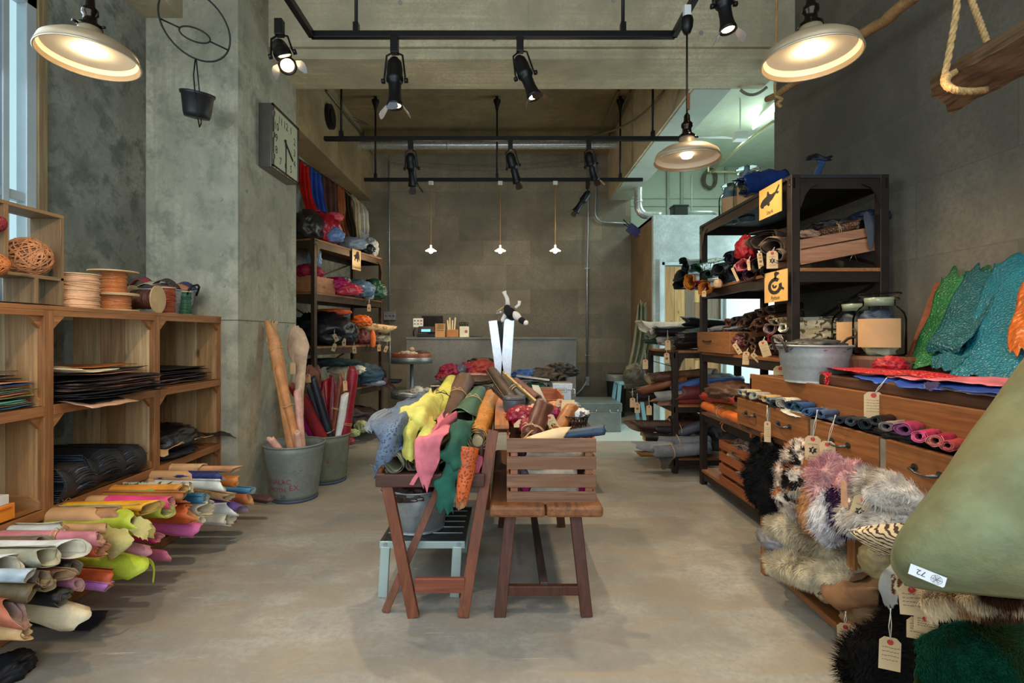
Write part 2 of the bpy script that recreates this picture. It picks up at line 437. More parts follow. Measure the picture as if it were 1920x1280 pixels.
# ------------------------------------------------------------------ shared materials
KRAFT = plain('kraft_paper', (198, 152, 104), .75, 0, .12, 5)
CORD = plain('hemp_cord', (206, 168, 118), .85, 0, .15, 40)
STRING = plain('white_string', (220, 212, 196), .85)
TAGP = plain('manila_paper', (206, 176, 132), .8, 0, .08, 9)
RED = plain('red_ring', (190, 52, 44), .6)
INK = plain('black_ink', (28, 26, 24), .7)
PENCIL = plain('faded_ink', (120, 100, 84), .8)
BLACK = plain('black_metal', (20, 20, 22), .42, .3, .1)
IRON = plain('dark_iron', (38, 32, 29), .5, .5, .2)
CHROME = plain('chrome', (205, 205, 205), .12, 1, .03)
GALV = galv()
GALVD = galv((120, 128, 126), .5, .6)
WHITE = plain('white_paint', (232, 234, 232), .5, 0, .03)
CORK = plain('pale_wood_disc', (206, 178, 132), .7, 0, .1, 20)
# ================================================================== SETTING
c_left = concrete('concrete_left', (142, 141, 129), .9, sc=1.4)
c_pil = concrete('concrete_pillar', (180, 176, 154), .75, sc=1.2, boards=2)
c_beam = concrete('concrete_beam', (196, 184, 152), .4, boards=0, dark=(.62, .62, .58))
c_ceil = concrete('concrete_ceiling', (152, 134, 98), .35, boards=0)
c_back = concrete('block_wall', (134, 128, 114), .40, lines=('y', .78, .40), sc=.8, dark=(.75, .75, .75))
c_right = concrete('plaster_right', (106, 102, 91), .35, sc=.7, dark=(.8, .85, .9), lines=('x', 1.15, .42))
c_side = concrete('plaster_side', (132, 112, 84), .2)
c_white = concrete('plaster_white', (186, 196, 194), .25, sc=1.2, dark=(.72, .76, .78))
c_green = plain('painted_wall', (176, 188, 176), .7, 0, .08, 1.5)
c_floor = concrete('floor_concrete', (160, 157, 149), .45, sc=.9, dark=(.62, .67, .74))
def scratch(m):
    nt = m.node_tree; b = nt.nodes['Principled BSDF']; src = b.inputs['Base Color'].links[0].from_socket
    wv = noisen(nt, coords(nt, (.8, 15, 1), (0, 0, .7)), 2.2, 5, .8, 1.5)
    col = mixc(nt, ramp(nt, wv, [(.62, 0), (.70, .65)]), src, (.72, .70, .66))
    wv2 = noisen(nt, coords(nt, (1, 3, 1), (0, 0, .35)), 1.6, 4, .6, .6)
    col = mixc(nt, ramp(nt, wv2, [(.42, 0), (.60, .7)]), col, (.31, .26, .195))
    nt.links.new(col, b.inputs['Base Color'])
    nt.links.new(ramp(nt, wv2, [(.3, .38), (.7, .58)]), b.inputs['Roughness'])
scratch(c_floor)
struct('floor', MB().bb(-2.75, 5.2, -1.6, 6.05, -.1, 0), c_floor)
struct('floor_back', MB().bb(-2.75, .95, 6.05, 9.6, -.1, 0), c_floor)
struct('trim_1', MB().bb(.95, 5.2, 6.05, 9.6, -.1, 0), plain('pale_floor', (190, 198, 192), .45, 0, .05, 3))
# left wall with the tall window opening at its front
YL = 2.76
mb = MB(); mb.bb(-2.75, -2.55, YL, 8.4, 0, 4.5); mb.bb(-2.75, -2.55, -1.6, YL, 0, .9); mb.bb(-2.75, -2.55, -1.6, YL, 3.08, 4.5); mb.bb(-2.75, -2.55, -1.6, -.4, .9, 3.08)
struct('wall_left', mb, c_left)
# window: aluminium posts, rails, pane
alu = plain('aluminium_frame', (186, 196, 200), .4, .3, .04)
t = MB()
for y, wd in ((YL - .03, .06), (YL - .17, .035), (YL - .235, .05), (YL - .95, .06), (1.0, .06), (.2, .06), (-.37, .06)):
    t.bb(-2.63, -2.53, y - wd / 2, y + wd / 2, .9, 3.08)
t.bb(-2.63, -2.53, -.4, YL, .9, .96); t.bb(-2.63, -2.53, -.4, YL, 3.0, 3.08); t.bb(-2.63, -2.54, -.4, YL, 1.95, 2.0)
fr = struct('window_1', t, alu, bevel=.004)
gm, nt, b = newmat('frosted_daylight_pane'); b.inputs['Base Color'].default_value = (.3, .42, .45, 1); b.inputs['Roughness'].default_value = .3
b.inputs['Emission Color'].default_value = (.33, .50, .56, 1); b.inputs['Emission Strength'].default_value = .9
MB().bb(-2.60, -2.585, -.38, YL - .04, .95, 3.05).build('pane', gm, fr)
MB().bb(-2.545, -2.52, YL, YL + .05, .9, 3.1).build('jamb', wood((150, 128, 92), 2, .6, 1, False), fr)
# pillar, beams
mb = MB(); mb.bb(-2.56, -1.9, 3.62, 4.62, 0, 4.5)
PL = struct('wall_pillar', mb, c_pil)
mb = MB()
for x, z in ((-2.20, 3.02), (-2.02, 3.02), (-2.2, 2.25), (-2.02, 2.21), (-2.02, 1.82), (-2.03, 3.4), (-2.04, 2.62), (-2.0, 1.6), (-1.97, .95), (-1.97, .6)):
    mb.disc((x, 3.618, z), .014, (0, 1, 0), .006, 14)
for y, z in ((4.45, 3.1), (3.72, 3.2), (3.74, 2.3), (4.5, 2.2), (3.75, 1.35), (4.45, 1.33), (3.75, .9), (4.2, .62)):
    mb.disc((-1.898, y, z), .014, (1, 0, 0), .006, 14)
mb.build('tie_hole', plain('tie_hole_plug', (150, 150, 140), .9), PL)
MB().bb(-2.56, -1.893, 3.613, 4.625, 1.355, 1.358).build('form_joint', plain('joint_dark', (70, 70, 64), .9), PL)
struct('trim_2', MB().bb(-2.56, -2.29, -1.6, 3.62, 3.49, 4.5), c_beam)       # drop along the left wall
mb = MB(); mb.bb(-1.9, 2.3, 4.12, 4.62, 3.47, 4.5); mb.bb(-1.9, 2.3, 4.085, 4.12, 3.55, 4.5)
bm_ = struct('trim_3', mb, c_beam)                                         # cross beam
mb = MB()
for x, z in ((-1.25, 3.63), (-.85, 3.9), (.35, 3.63), (.9, 3.62), (1.25, 3.63), (-.1, 3.61), (.85, 3.92), (1.55, 3.66)):
    mb.disc((x, 4.083, z), .018, (0, 1, 0), .006, 14)
mb.bb(.17, .173, 4.083, 4.085, 3.55, 4.4); mb.build('tie_hole', plain('tie_hole_plug', (150, 150, 140), .9), bm_)
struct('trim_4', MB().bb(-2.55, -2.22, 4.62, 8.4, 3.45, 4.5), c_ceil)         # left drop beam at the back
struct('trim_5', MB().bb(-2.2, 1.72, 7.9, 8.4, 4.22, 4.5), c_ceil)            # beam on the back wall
mb = MB(); mb.bb(1.66, 2.02, 4.62, 9.4, 3.47, 4.5)
struct('trim_6', mb, c_beam)
MB().bb(1.69, 2.021, 4.62, 9.39, 3.462, 3.474).build('painted_underside', c_green, bpy.data.objects['trim_6'])
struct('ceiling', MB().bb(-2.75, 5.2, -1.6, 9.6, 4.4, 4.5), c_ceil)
struct('wall_back', MB().bb(-2.75, 2.04, 8.4, 8.6, 0, 4.5), c_back)
struct('wall_right', MB().bb(2.3, 2.45, -1.6, 4.4, 0, 4.5), c_right)
# box room with the door
struct('wall_box_side', MB().bb(2.04, 2.12, 7.2, 8.5, 0, 2.92), c_side)
mb = MB(); mb.bb(2.04, 5.1, 7.12, 7.2, 2.22, 2.92); mb.bb(2.04, 2.19, 7.12, 7.2, 0, 2.22); mb.bb(3.02, 5.1, 7.12, 7.2, 0, 2.22); mb.bb(2.04, 5.1, 7.2, 8.5, 2.88, 2.92)
struct('wall_box_front', mb, c_white)
struct('wall_far', MB().bb(2.04, 5.2, 9.3, 9.5, 0, 4.5), c_green)
struct('wall_far_right', MB().bb(5.0, 5.2, 4.3, 9.5, 0, 4.5), c_green)
struct('wall_store', MB().bb(2.45, 5.2, 4.25, 4.4, 0, 4.5), c_green)
struct('ceiling_store', MB().bb(2.02, 5.0, 4.62, 9.3, 4.3, 4.39), plain('ceiling_paint', (196, 206, 192), .7, 0, .05))
# door: planks of reclaimed wood
t = struct('door_1', MB().bb(2.19, 2.97, 7.14, 7.18, .02, 2.2), wood((150, 116, 76), 2))
rnd = random.Random(5); cols = [(176, 134, 84), (120, 104, 84), (192, 150, 96), (140, 106, 70), (200, 160, 100), (108, 82, 62)]
x = 2.19; k = 0
for wd, zs in ((.14, (0, .7, 1.35, 2.2)), (.15, (0, 1.1, 2.2)), (.13, (0, .5, 1.4, 2.2)), (.11, (0, .9, 1.7, 2.2)), (.07, (0, 2.2)), (.18, (0, 1.2, 2.2))):
    for z0, z1 in zip(zs, zs[1:]):
        MB().bb(x + .002, x + wd - .002, 7.12, 7.14, max(z0, .03) + .002, z1 - .002).build('plank', wood(cols[k % 6], 2, .6), t, bevel=.002); k += 1
    x += wd
t = MB(); t.bb(2.12, 2.15, 7.08, 7.12, 0, 2.3); t.bb(2.15, 2.19, 7.09, 7.12, 0, 2.26); t.bb(2.15, 3.02, 7.09, 7.12, 2.22, 2.26); t.bb(2.97, 3.02, 7.09, 7.2, 0, 2.22)
struct('trim_7', t, plain('door_trim', (200, 214, 216), .5))
t = MB(); t.bb(3.02, 3.72, 7.05, 7.12, .0, 1.88)
struct('trim_8', t, plain('white_panel', (226, 238, 240), .45, 0, .02), bevel=.01)
# far wall services: conduits, ledge lines
t = MB()
for z in (3.72, 3.58): t.bb(2.1, 5, 9.28, 9.3, z, z + .012)
for x in (2.9, 3.15, 3.95, 4.4): t.bb(x, x + .05, 9.26, 9.3, 2.9, 4.3)
struct('trim_9', t, plain('wall_channel', (150, 160, 150), .6))
# ================================================================== FIXED SERVICES
def conduit(label, pts, r, mat, name='conduit', clamps=(), cat='pipe', group=None, n=10):
    t = thing(name, label, cat, V(pts[0]), group)
    MB().tube(pts, r, n).build('pipe', mat, t)
    for c_ in clamps: MB().box(c_, (r * 5, r * 1.3, .018)).build('clamp', mat, t, bevel=.002)
    return t
def bend(p, q, s_, n=6):
    """rounded corner p->q->s"""
    p, q, s_ = V(p), V(q), V(s_); return [(p * (1 - t) * (1 - t) + q * 2 * t * (1 - t) + s_ * t * t) for t in [i / n for i in range(n + 1)]]
zc = lambda y, Y: CH - (y - VY) / F * Y
Yb = 8.36
t = conduit('thin steel conduit rising past the switch box at the left of the back wall', [W(730, 640, Y=Yb), W(730, 420, Y=Yb), W(729, 300, Y=Yb)], .014, GALV, clamps=[W(730, 552, Y=Yb), W(730, 630, Y=Yb), W(730, 435, Y=Yb)])
t2 = conduit('short steel conduit dropping below the grey switch box', [W(731, 612, Y=Yb), W(731, 720, Y=Yb)], .014, GALV, clamps=[W(731, 660, Y=Yb)])
t = thing('switch_box', 'grey steel three-gang switch box on the back wall beside the left rack', 'switch', W(732, 592, Y=8.3))
MB().box(W(731, 592, Y=8.36), (.19, .09, .14)).build('box', plain('grey_box', (150, 152, 156), .4, .3), t, bevel=.008)
for k in range(3): MB().box(W(724 + 7 * k, 592, Y=8.31), (.02, .012, .012)).build('switch', INK, t)
conduit('long steel conduit down the back wall to the wall socket', [W(1101, 704, Y=Yb), W(1101, 520, Y=Yb), W(1103, 352, Y=Yb), W(1103, 262, Y=Yb)], .016, GALV, clamps=[W(1101, 666, Y=Yb), W(1101, 503, Y=Yb)])
conduit('steel conduit turning right under the spotlight toward the corner screen', [W(1117, 262, Y=Yb), W(1117, 360, Y=Yb), W(1116, 395, Y=Yb)] + bend(W(1116, 400, Y=Yb), W(1117, 417, Y=Yb), W(1140, 417, Y=Yb)) + [W(1178, 419, Y=Yb)], .016, GALV, clamps=[W(1152, 417, Y=Yb)])
t = thing('wall_socket', 'grey wall socket with a plugged cable low on the back wall', 'socket', W(1101, 714, Y=8.3))
MB().box(W(1101, 714, Y=8.36), (.07, .06, .15)).build('box', plain('grey_box', (150, 152, 156), .4, .3), t, bevel=.006)
MB().tube([W(1101, 712, Y=8.3), W(1097, 720, Y=8.24), W(1090, 730, Y=8.2), W(1082, 738, Y=8.15)], .012, 8).build('cable', plain('white_cable', (205, 205, 195), .5), t)
# big spiral duct
dY = 7.7
pts = [W(657, 272, Y=dY), W(900, 272, Y=dY), W(1150, 271, Y=dY)] + bend(W(1168, 271, Y=dY), W(1196, 272, Y=dY), W(1197, 296, Y=dY)) + [W(1197, 340, Y=dY), W(1197, 378, Y=dY)] + bend(W(1197, 384, Y=dY), W(1198, 402, Y=dY), W(1213, 403, Y=dY)) + [W(1240, 404, Y=dY + .0)]
DUCT = galv((222, 228, 230), .24, .7)
t = thing('spiral_duct', 'shiny round spiral duct running under the ceiling and elbowing down at the right', 'duct', pts[0])
P2 = []
for a, b in zip(pts, pts[1:]):
    k = max(1, int((V(b) - V(a)).length / .05)); P2 += [V(a).lerp(V(b), i / k) for i in range(k)]
P2.append(V(pts[-1]))
MB().tube(P2, [.062 + (.002 if i % 2 else 0) for i in range(len(P2))], 20).build('duct_pipe', DUCT, t)
for px_, py_ in ((840, 272), (1160, 271)): MB().lathe([(.0655, -.02), (.069, -.01), (.069, .01), (.0655, .02)], W(px_, py_, Y=dY), 20, 0, (1, 0, 0)).build('collar', DUCT, t)
for c_ in (W(1197, 378, Y=dY), W(1197, 300, Y=dY)): MB().lathe([(.0655, -.02), (.070, -.01), (.070, .01), (.0655, .02)], c_, 20).build('collar', DUCT, t)
# conduits on ceiling
grey = plain('old_conduit', (120, 116, 100), .5, .5)
cz = 4.38
for lab, a, b, d_ in (('grey conduit slanting up the ceiling behind the right spotlights', W(1120, 262, Y=7.85), W(1160, 170, Z=cz), None), ('second grey conduit beside the slanting one on the rear ceiling', W(1142, 255, Y=7.85), W(1182, 170, Z=cz), None),
                      ('grey conduit on the rear ceiling nearest the right beam', W(1175, 255, Y=7.8), W(1252, 170, Z=cz), None), ('thin conduit crossing the rear ceiling from the left drop beam', W(640, 212, Z=cz), W(690, 235, Z=cz), None),
                      ('thin conduit running back under the left drop beam', W(612, 170, X=-2.2), W(683, 257, X=-2.2), None)):
    a = V(a); b = V(b); conduit(lab, [a, b], .017, grey)
conduit('steel conduit with an elbow meeting the right beam above the far bar', bend(W(1245, 170, X=1.6), W(1190, 250, X=1.62), W(1080, 258, Y=7.2), 8), .013, grey)
t = thing('ceiling_speaker', 'small black round vent on the left drop beam', 'vent', W(619, 219, X=-2.2))
MB().disc(W(619, 219, X=-2.2), .15, (1, 0, 0), .05).build('ring', BLACK, t); MB().disc(W(619, 219, X=-2.2) + V((.03, 0, 0)), .09, (1, 0, 0), .02).build('grille', IRON, t)
# cable swag along back wall
pts = [W(730, 290, Y=8.3), W(735, 305, Y=8.3), W(800, 313, Y=8.3), W(870, 318, Y=8.3), W(960, 317, Y=8.3), W(1030, 312, Y=8.3), W(1095, 303, Y=8.3)]
pp = [spl(pts, i / 40) + V((0, 0, .008 * math.sin(i * 2.1))) for i in range(41)]
solo('swagged_cable', MB().tube(pp, .007, 6), plain('grey_cable', (120, 118, 106), .5), 'thin twisted cable swagged along the top of the back wall', 'cable')
# store room: fluorescent tube, strut, conduits, coil, black box, jars come later
t = thing('fluorescent_light', 'glowing fluorescent tube light under the green-lit ceiling at right', 'ceiling light', W(1436, 222, Y=7.0))
A_ = W(1412, 240, Y=7.6); B_ = W(1462, 196, Y=6.5)
TUBE = plain('lit_tube', (236, 255, 240), .5, em=22, var=.0)
MB().tube([A_, B_], .022, 12).build('tube', TUBE, t)
MB().beam(A_ + V((0, 0, .06)), B_ + V((0, 0, .06)), .12, .05).build('housing', WHITE, t)
for p in (W(1412, 205, Y=7.5),): MB().tube([A_ + V((.02, -.1, .08)), A_ + V((.02, -.1, .75))], .012, 8).build('hanger', plain('cream_rod', (206, 204, 160), .5), t)
light('AREA', 'fluorescent_tube_light', W(1445, 235, Y=6.9), 26, (.78, 1, .86), (3.2, 7.4, .5), shape='RECTANGLE', size=.15, size_y=1.2)
light('AREA', 'fluorescent_tube_uplight', W(1445, 165, Y=6.9), 13, (.78, 1, .86), (3.4, 7.4, 4.5), shape='RECTANGLE', size=.2, size_y=1.2)
t = conduit('white conduit from the beam to a junction box on the green-lit ceiling', [W(1300, 256, Y=6.4), W(1372, 258, Y=6.6)], .014, WHITE)
MB().box(W(1388, 256, Y=6.6), (.16, .12, .1)).build('junction_box', WHITE, t, bevel=.005); MB().tube([W(1388, 256, Y=6.6), W(1388, 256, Y=6.6) + V((0, 0, .50))], .01, 8).build('hanger', WHITE, t)
conduit('yellowish pipe sloping along the ceiling of the store room', [W(1335, 322, Y=9.0), W(1392, 270, Y=7.4), W(1450, 228, Y=6.2)], .02, plain('cream_rod', (206, 204, 160), .5))
conduit('thin pale rod hanging from the store room ceiling', [W(1328, 262, Y=8.2), W(1328, 322, Y=8.2)], .012, plain('cream_rod', (206, 204, 160), .5))
conduit('pale horizontal pipe on the store room wall', [W(1330, 322, Y=9.2), W(1450, 322, Y=9.2)], .02, plain('cream_rod', (206, 204, 160), .5))
conduit('loop of grey cable hung under the cross beam beside the right pendant', bend(W(1388, 168, Y=4.6), W(1410, 190, Y=4.6), W(1438, 163, Y=4.55), 8), .013, plain('grey_cable', (120, 118, 106), .5), name='hanging_cable', cat='cable')
cm = MB(); rnd = random.Random(3)
for k in range(9):
    c0 = W(1330, 336, Y=9.24) + V((rnd.uniform(-.02, .02), -.02 * k * .3, rnd.uniform(-.02, .02))); rx = .10 + rnd.uniform(-.02, .03); rz = .15 + rnd.uniform(-.02, .03)
    cm.tube([c0 + V((math.cos(a) * rx, 0, math.sin(a) * rz)) for a in [2 * PI * i / 20 for i in range(20)]], .01, 6, closed=True)
solo('cable_coil', cm, plain('drab_cable', (92, 88, 70), .6), 'coil of drab cable hung on the store room wall', 'cable')
conduit('vertical thin conduit on the store room wall left of the cable coil', [W(1297, 395, Y=9.285), W(1297, 328, Y=9.285)], .012, WHITE)
conduit('curved white conduit low on the store room wall behind the black box', [W(1262, 398, Y=7.9), W(1330, 398, Y=7.9)] + bend(W(1332, 398, Y=7.9), W(1345, 398, Y=7.9), W(1350, 412, Y=7.6), 5), .028, GALV)
t = thing('storage_bin', 'black box standing on top of the white box room', 'box', W(1273, 405, Y=7.4))
b_ = MB(); b_.box(W(1273, 391, Y=7.45) - V((0, 0, .069)), (.21, .2, .2)); b_.build('body', plain('black_plastic', (24, 24, 28), .5), t, bevel=.02)
MB().box(W(1273, 379, Y=7.45) - V((0, 0, .069)), (.225, .215, .02)).build('lid', plain('black_plastic', (24, 24, 28), .5), t, bevel=.005)
# corner monitor
t = thing('corner_screen', 'small dark blue screen tilted on a bracket in the back right corner', 'screen', W(1190, 430, Y=7.9))
M3 = Matrix.Rotation(.65, 3, 'Y'); c0 = W(1188, 432, Y=7.85)
MB().box(c0, (.20, .05, .14), M3).build('panel', plain('screen_glass', (64, 66, 112), .25), t, bevel=.004)
MB().box(c0 + V((.06, .02, -.02)), (.23, .06, .02), Matrix.Rotation(.8, 3, 'Y')).build('bezel', WHITE, t, bevel=.004)
MB().tube([c0 + V((.0, .04, 0)), c0 + V((.12, .12, .03)), c0 + V((.17, .2, .05))], .02, 8).build('bracket', BLACK, t)
MB().tube([c0 + V((-.05, 0, .06)), c0 + V((-.16, .0, .17))], .008, 6).build('antenna', BLACK, t); MB().tube([c0 + V((-.06, 0, .04)), c0 + V((-.15, .0, .1))], .008, 6).build('antenna', BLACK, t)
# ------------------------------------------------------------------ tracks
def track(label, x0, x1, y, z, rods, name='lighting_track', ends=None, cone=False):
    t = thing(name, label, 'lighting track', ((x0 + x1) / 2, y, z))
    m = MB().bb(x0, x1, y - .02, y + .02, z - .022, z + .022)
    if ends:
        for xe in ends: m.bb(xe - .02, xe + .02, 1.2, y, z - .022, z + .022)
    m.build('rail', BLACK, t, bevel=.003)
    for xr in rods:
        q = MB().tube([(xr, y, z + .02), (xr, y, 4.39)], .012, 10)
        q.bb(xr - .018, xr + .018, y - .022, y + .022, z, z + .08)
        if cone: q.lathe([(.012, 0), (.03, .08), (.05, .13), (.05, .15), (.001, .151)], (xr, y, 4.2), 20); q.tube([(xr, y, 4.3), (xr, y, 4.395)], .02, 8)
        q.build('hanger_rod', BLACK, t)
    return t
YT1 = 3.50; ZT = 3.30
X_ = lambda px, Y: (px - VX) / F * Y
track('front black lighting track, U-shaped and nearest the camera', X_(583, YT1), X_(1266, YT1), YT1, ZT, [X_(668, YT1), X_(1168, YT1)], ends=(X_(585, YT1), X_(1264, YT1)))
YT2 = 5.35; YT3 = 6.76
track('middle black lighting track hanging behind the cross beam', X_(608, YT2), X_(1284, YT2), YT2, ZT, [X_(640, YT2), X_(1224, YT2)])
track('rear black lighting track that carries the three tiny pendants', X_(683, YT3), X_(1205, YT3), YT3, ZT, [X_(704, YT3), X_(932, YT3), X_(1163, YT3)], cone=True)
BULB = plain('lit_spot', (255, 214, 150), .4, em=9, var=0)
FLAPG = plain('flap_grey', (168, 172, 182), .35, .4, .04); FLAPB = plain('flap_dark', (64, 50, 42), .5, .2)
def spot(label, top, d, s=1.0, lit=9, flapc=FLAPG, flaps=((0, 1), (-1, 0), (1, 0)), energy=0, group=None, cone=75):
    top = V(top); d = V(d).normalized(); t = thing('track_spotlight', label, 'spotlight', top, group)
    piv = top + V((0, 0, -.13 * s)); m = MB()
    m.bb(top.x - .022 * s, top.x + .022 * s, top.y - .022 * s, top.y + .022 * s, top.z - .09 * s, top.z)
    m.build('adapter', BLACK, t, bevel=.004)
    s1 = d.cross(V((0, 1, 0)));
    if s1.length < .1: s1 = V((1, 0, 0))
    s1 = V((1, 0, 0)) if abs(d.x) < .5 else V((0, -1, 0)); s1 = (s1 - d * s1.dot(d)).normalized(); s2 = d.cross(s1)
    c = piv + d * (.10 * s) + V((0, 0, -.02 * s))
    y = MB(); top2 = piv + V((0, 0, .05 * s))
    for sg in (-1, 1): y.tube([top2, top2 + s1 * sg * .045 * s + V((0, 0, -.02 * s)), c + s1 * sg * .058 * s - d * .03 * s, c + s1 * sg * .06 * s], .006 * s, 6)
    for sg in (-1, 1): y.lathe([(.001, 0), (.014 * s, 0), (.014 * s, .02 * s), (.001, .021 * s)], c + s1 * sg * .055 * s, 10, 0, s1 * sg)
    y.build('yoke', BLACK, t)
    h = MB().lathe([(.001, -.14 * s), (.022 * s, -.135 * s), (.04 * s, -.11 * s), (.045 * s, -.07 * s), (.045 * s, -.03 * s), (.048 * s, -.02 * s), (.048 * s, .0), (.038 * s, .01 * s), (.035 * s, .03 * s), (.035 * s, .08 * s), (.040 * s, .12 * s), (.047 * s, .14 * s), (.047 * s, .155 * s), (.040 * s, .155 * s), (.034 * s, .12 * s), (.001, .118 * s)], c, 24, 0, d)
    h.build('housing', BLACK, t)
    e = c + d * .155 * s
    MB().disc(c + d * .140 * s, .034 * s, d, .01, 20).build('lamp_lens', BULB if lit else CHROME, t)
    for k, (fx, fy) in enumerate(flaps):
        o = s1 * fx + s2 * fy; p = e + o * .045 * s; u = (d * .85 + o * .55).normalized(); vv = d.cross(o).normalized()
        poly = [(-.022 * s, 0), (-.034 * s, .05 * s), (-.026 * s, .07 * s), (0, .076 * s), (.026 * s, .07 * s), (.034 * s, .05 * s), (.022 * s, 0)]
        MB().prism(poly, p, vv, u, .002).build('barn_door', flapc if k % 2 == 0 else (FLAPG if flapc is FLAPG else FLAPB), t)
    if energy:
        l = light('SPOT', 'spot_lamp', e, energy, SPOTC, e + d, spot_size=math.radians(cone), spot_blend=.7, shadow_soft_size=.03)
    return t
T1 = lambda px, py: V((X_(px, YT1), YT1, ZT - .02))
# front row
spot('lit spotlight with grey flap at the front left corner of the track', (X_(524, 3.3), 3.3, 3.28), (.42, -.55, -.72), 1.15, energy=60)
spot('spotlight hanging straight down with grey barn doors, left on the front track', (X_(740, YT1), YT1, ZT - .02), (.03, -.10, -1), 1.2, energy=60)
spot('spotlight tilted right with a lit grey flap, right on the front track', (X_(975, YT1), YT1, ZT - .02), (.38, -.15, -1), 1.1, flapc=FLAPB, flaps=((1, 0), (0, 1), (-1, 0)), energy=70)
spot('spotlight pointing down on the middle track, leftmost of its three', (X_(770, YT2), YT2, ZT - .02), (.02, .5, -1), 1.15, flapc=FLAPB, energy=60)
spot('spotlight leaning right on the middle track, centre of its three', (X_(957, YT2), YT2, ZT - .02), (.3, .25, -1), 1.1, flapc=FLAPB, energy=36)
spot('spotlight leaning right on the middle track, rightmost of its three', (X_(1104, YT2), YT2, ZT - .02), (.28, .1, -1), 1.05, flapc=FLAPB, energy=30)
spot('black spotlight turned left on the rear track beside the conduit', (X_(1102, YT3), YT3, ZT - .02), (-.55, .2, -.8), 1.1, flapc=FLAPB, energy=36)
spot('spotlight whose two flaps just dip into view at the top edge', (X_(1352, 2.9), 2.9, 3.36), (.12, -.1, -1), 1.0, flapc=FLAPG, flaps=((-1, 0), (1, 0)), energy=50)
# tiny pendants
for px, lab in ((808, 'leftmost'), (938, 'middle'), (1041, 'rightmost')):
    p = V((X_(px, YT3), YT3, ZT - .02)); b_ = W(px, 470, Y=YT3)
    t = thing('small_pendant_lamp', f'tiny glowing pendant lamp with white shade, {lab} of three over the counter', 'pendant lamp', b_, 'tiny pendants over the counter')
    MB().bb(p.x - .03, p.x + .03, p.y - .02, p.y + .02, p.z - .045, p.z).build('ceiling_plug', WHITE, t, bevel=.003)
    MB().tube([p + V((0, 0, -.04)), b_ + V((0, 0, .06))], .005 if lab != 'rightmost' else .008, 6).build('cord', plain('brass_cord', (176, 132, 74), .5), t)
    MB().lathe([(.012, .075), (.014, .035), (.03, .03), (.075, 0), (.073, -.003), (.028, .022)], b_, 24).build('shade', plain('opal_glass', (250, 232, 205), .3, em=1.2), t)
    MB().lathe([(.001, -.035), (.02, -.028), (.026, -.008), (.018, .014), (.001, .03)], b_, 16).build('bulb', plain('lit_bulb', (255, 206, 140), .5, em=45, var=0), t)
    light('POINT', 'small_pendant_light', b_ + V((0, 0, -.08)), 7.5, WARM, shadow_soft_size=.03)
# big pendants
ALU = plain('spun_aluminium', (205, 196, 180), .34, .85, .05, 20); ALUI = plain('inner_reflector', (170, 150, 120), .45, .3, .05); ALUB = plain('reflector_band', (250, 242, 225), .6, 0, .02)
def pendant(label, c, s, cordtop, lit=1, energy=30, tilt=(0, 0)):
    c = V(c); t = thing('pendant_lamp', label, 'pendant lamp', c)
    r = .20 * s; ax = V((tilt[0], tilt[1], 1)).normalized()
    pr = [(.045, .115), (.047, .07), (.06, .055), (.10, .05), (.15, .035), (.185, .01), (.2, -.03)]
    MB().lathe([(a * s, b * s) for a, b in pr], c, 48, 0, ax).build('shade', [ALU, ALUI], t, solid=.002)
    MB().lathe([(a * s * .985, b * s - .0035) for a, b in pr[1:]], c, 48, 0, ax).build('reflector', ALUI, t)
    MB().lathe([(.178 * s, .0095 * s), (.196 * s, -.028 * s)], c, 48, 0, ax).build('reflector_band', ALUB, t)
    MB().lathe([(.2 * s, -.03 * s), (.203 * s, -.033 * s), (.2 * s, -.037 * s), (.197 * s, -.033 * s), (.2 * s, -.03 * s)], c, 48, 0, ax).build('rim', plain('spun_edge', (225, 215, 195), .3, .6), t)
    h = MB().lathe([(.05 * s, .112 * s), (.05 * s, .125 * s), (.03 * s, .14 * s), (.026 * s, .17 * s), (.034 * s, .18 * s), (.034 * s, .2 * s), (.02 * s, .215 * s), (.018 * s, .25 * s), (.004, .27 * s)], c, 24, 0, ax)
    for a in (0, 2.1, 4.2): h.tube([c + ax * .118 * s + V((math.cos(a), math.sin(a), 0)) * .05 * s, c + ax * .118 * s + V((math.cos(a), math.sin(a), 0)) * .07 * s], .006 * s, 8)
    h.build('lamp_holder', plain('black_chrome', (52, 44, 38), .2, .9), t)
    MB().tube([c + ax * .25 * s, cordtop], .006, 8).build('cord', BLACK, t)
    MB().lathe([(.001, -.02 * s), (.03 * s, -.012 * s), (.048 * s, .018 * s), (.04 * s, .05 * s), (.02 * s, .08 * s)], c, 20, 0, ax).build('bulb', plain('lit_bulb_big', (255, 222, 168), .5, em=60 if lit else 5, var=0), t)
    light('SPOT', 'pendant_light', c + V((0, 0, -.03 * s)), energy * 1.25, WARM, c - V((0, 0, 1)), spot_size=math.radians(168), spot_blend=.35, shadow_soft_size=.045)
    return t
pendant('big lit spun-metal pendant lamp at the upper left beside the window', W(168, 98, Y=1.72), .715, (W(168, 98, Y=1.72).x + .005, 1.72, 3.6), energy=17, tilt=(0, .02))
pendant('big lit spun-metal pendant lamp at the upper right in front of the beam', W(1520, 98, Y=1.83), .80, (W(1520, 98, Y=1.83).x, 1.83, 3.6), energy=17)
pc = W(1288, 292, Y=3.1)
t = pendant('smaller spun-metal pendant lamp hung lower by the metal rack', pc, .97, (pc.x, 3.1, 3.19), lit=0, energy=14)
q = MB().lathe([(.001, 0), (.02, .005), (.034, .04), (.038, .08), (.034, .1), (.001, .101)], (pc.x, 3.1, 3.07), 20); q.build('cord_cap', BLACK, t)
MB().bb(pc.x - .02, pc.x + .02, 3.08, 3.12, 3.17, 3.24).build('ceiling_plug', WHITE, t, bevel=.003)
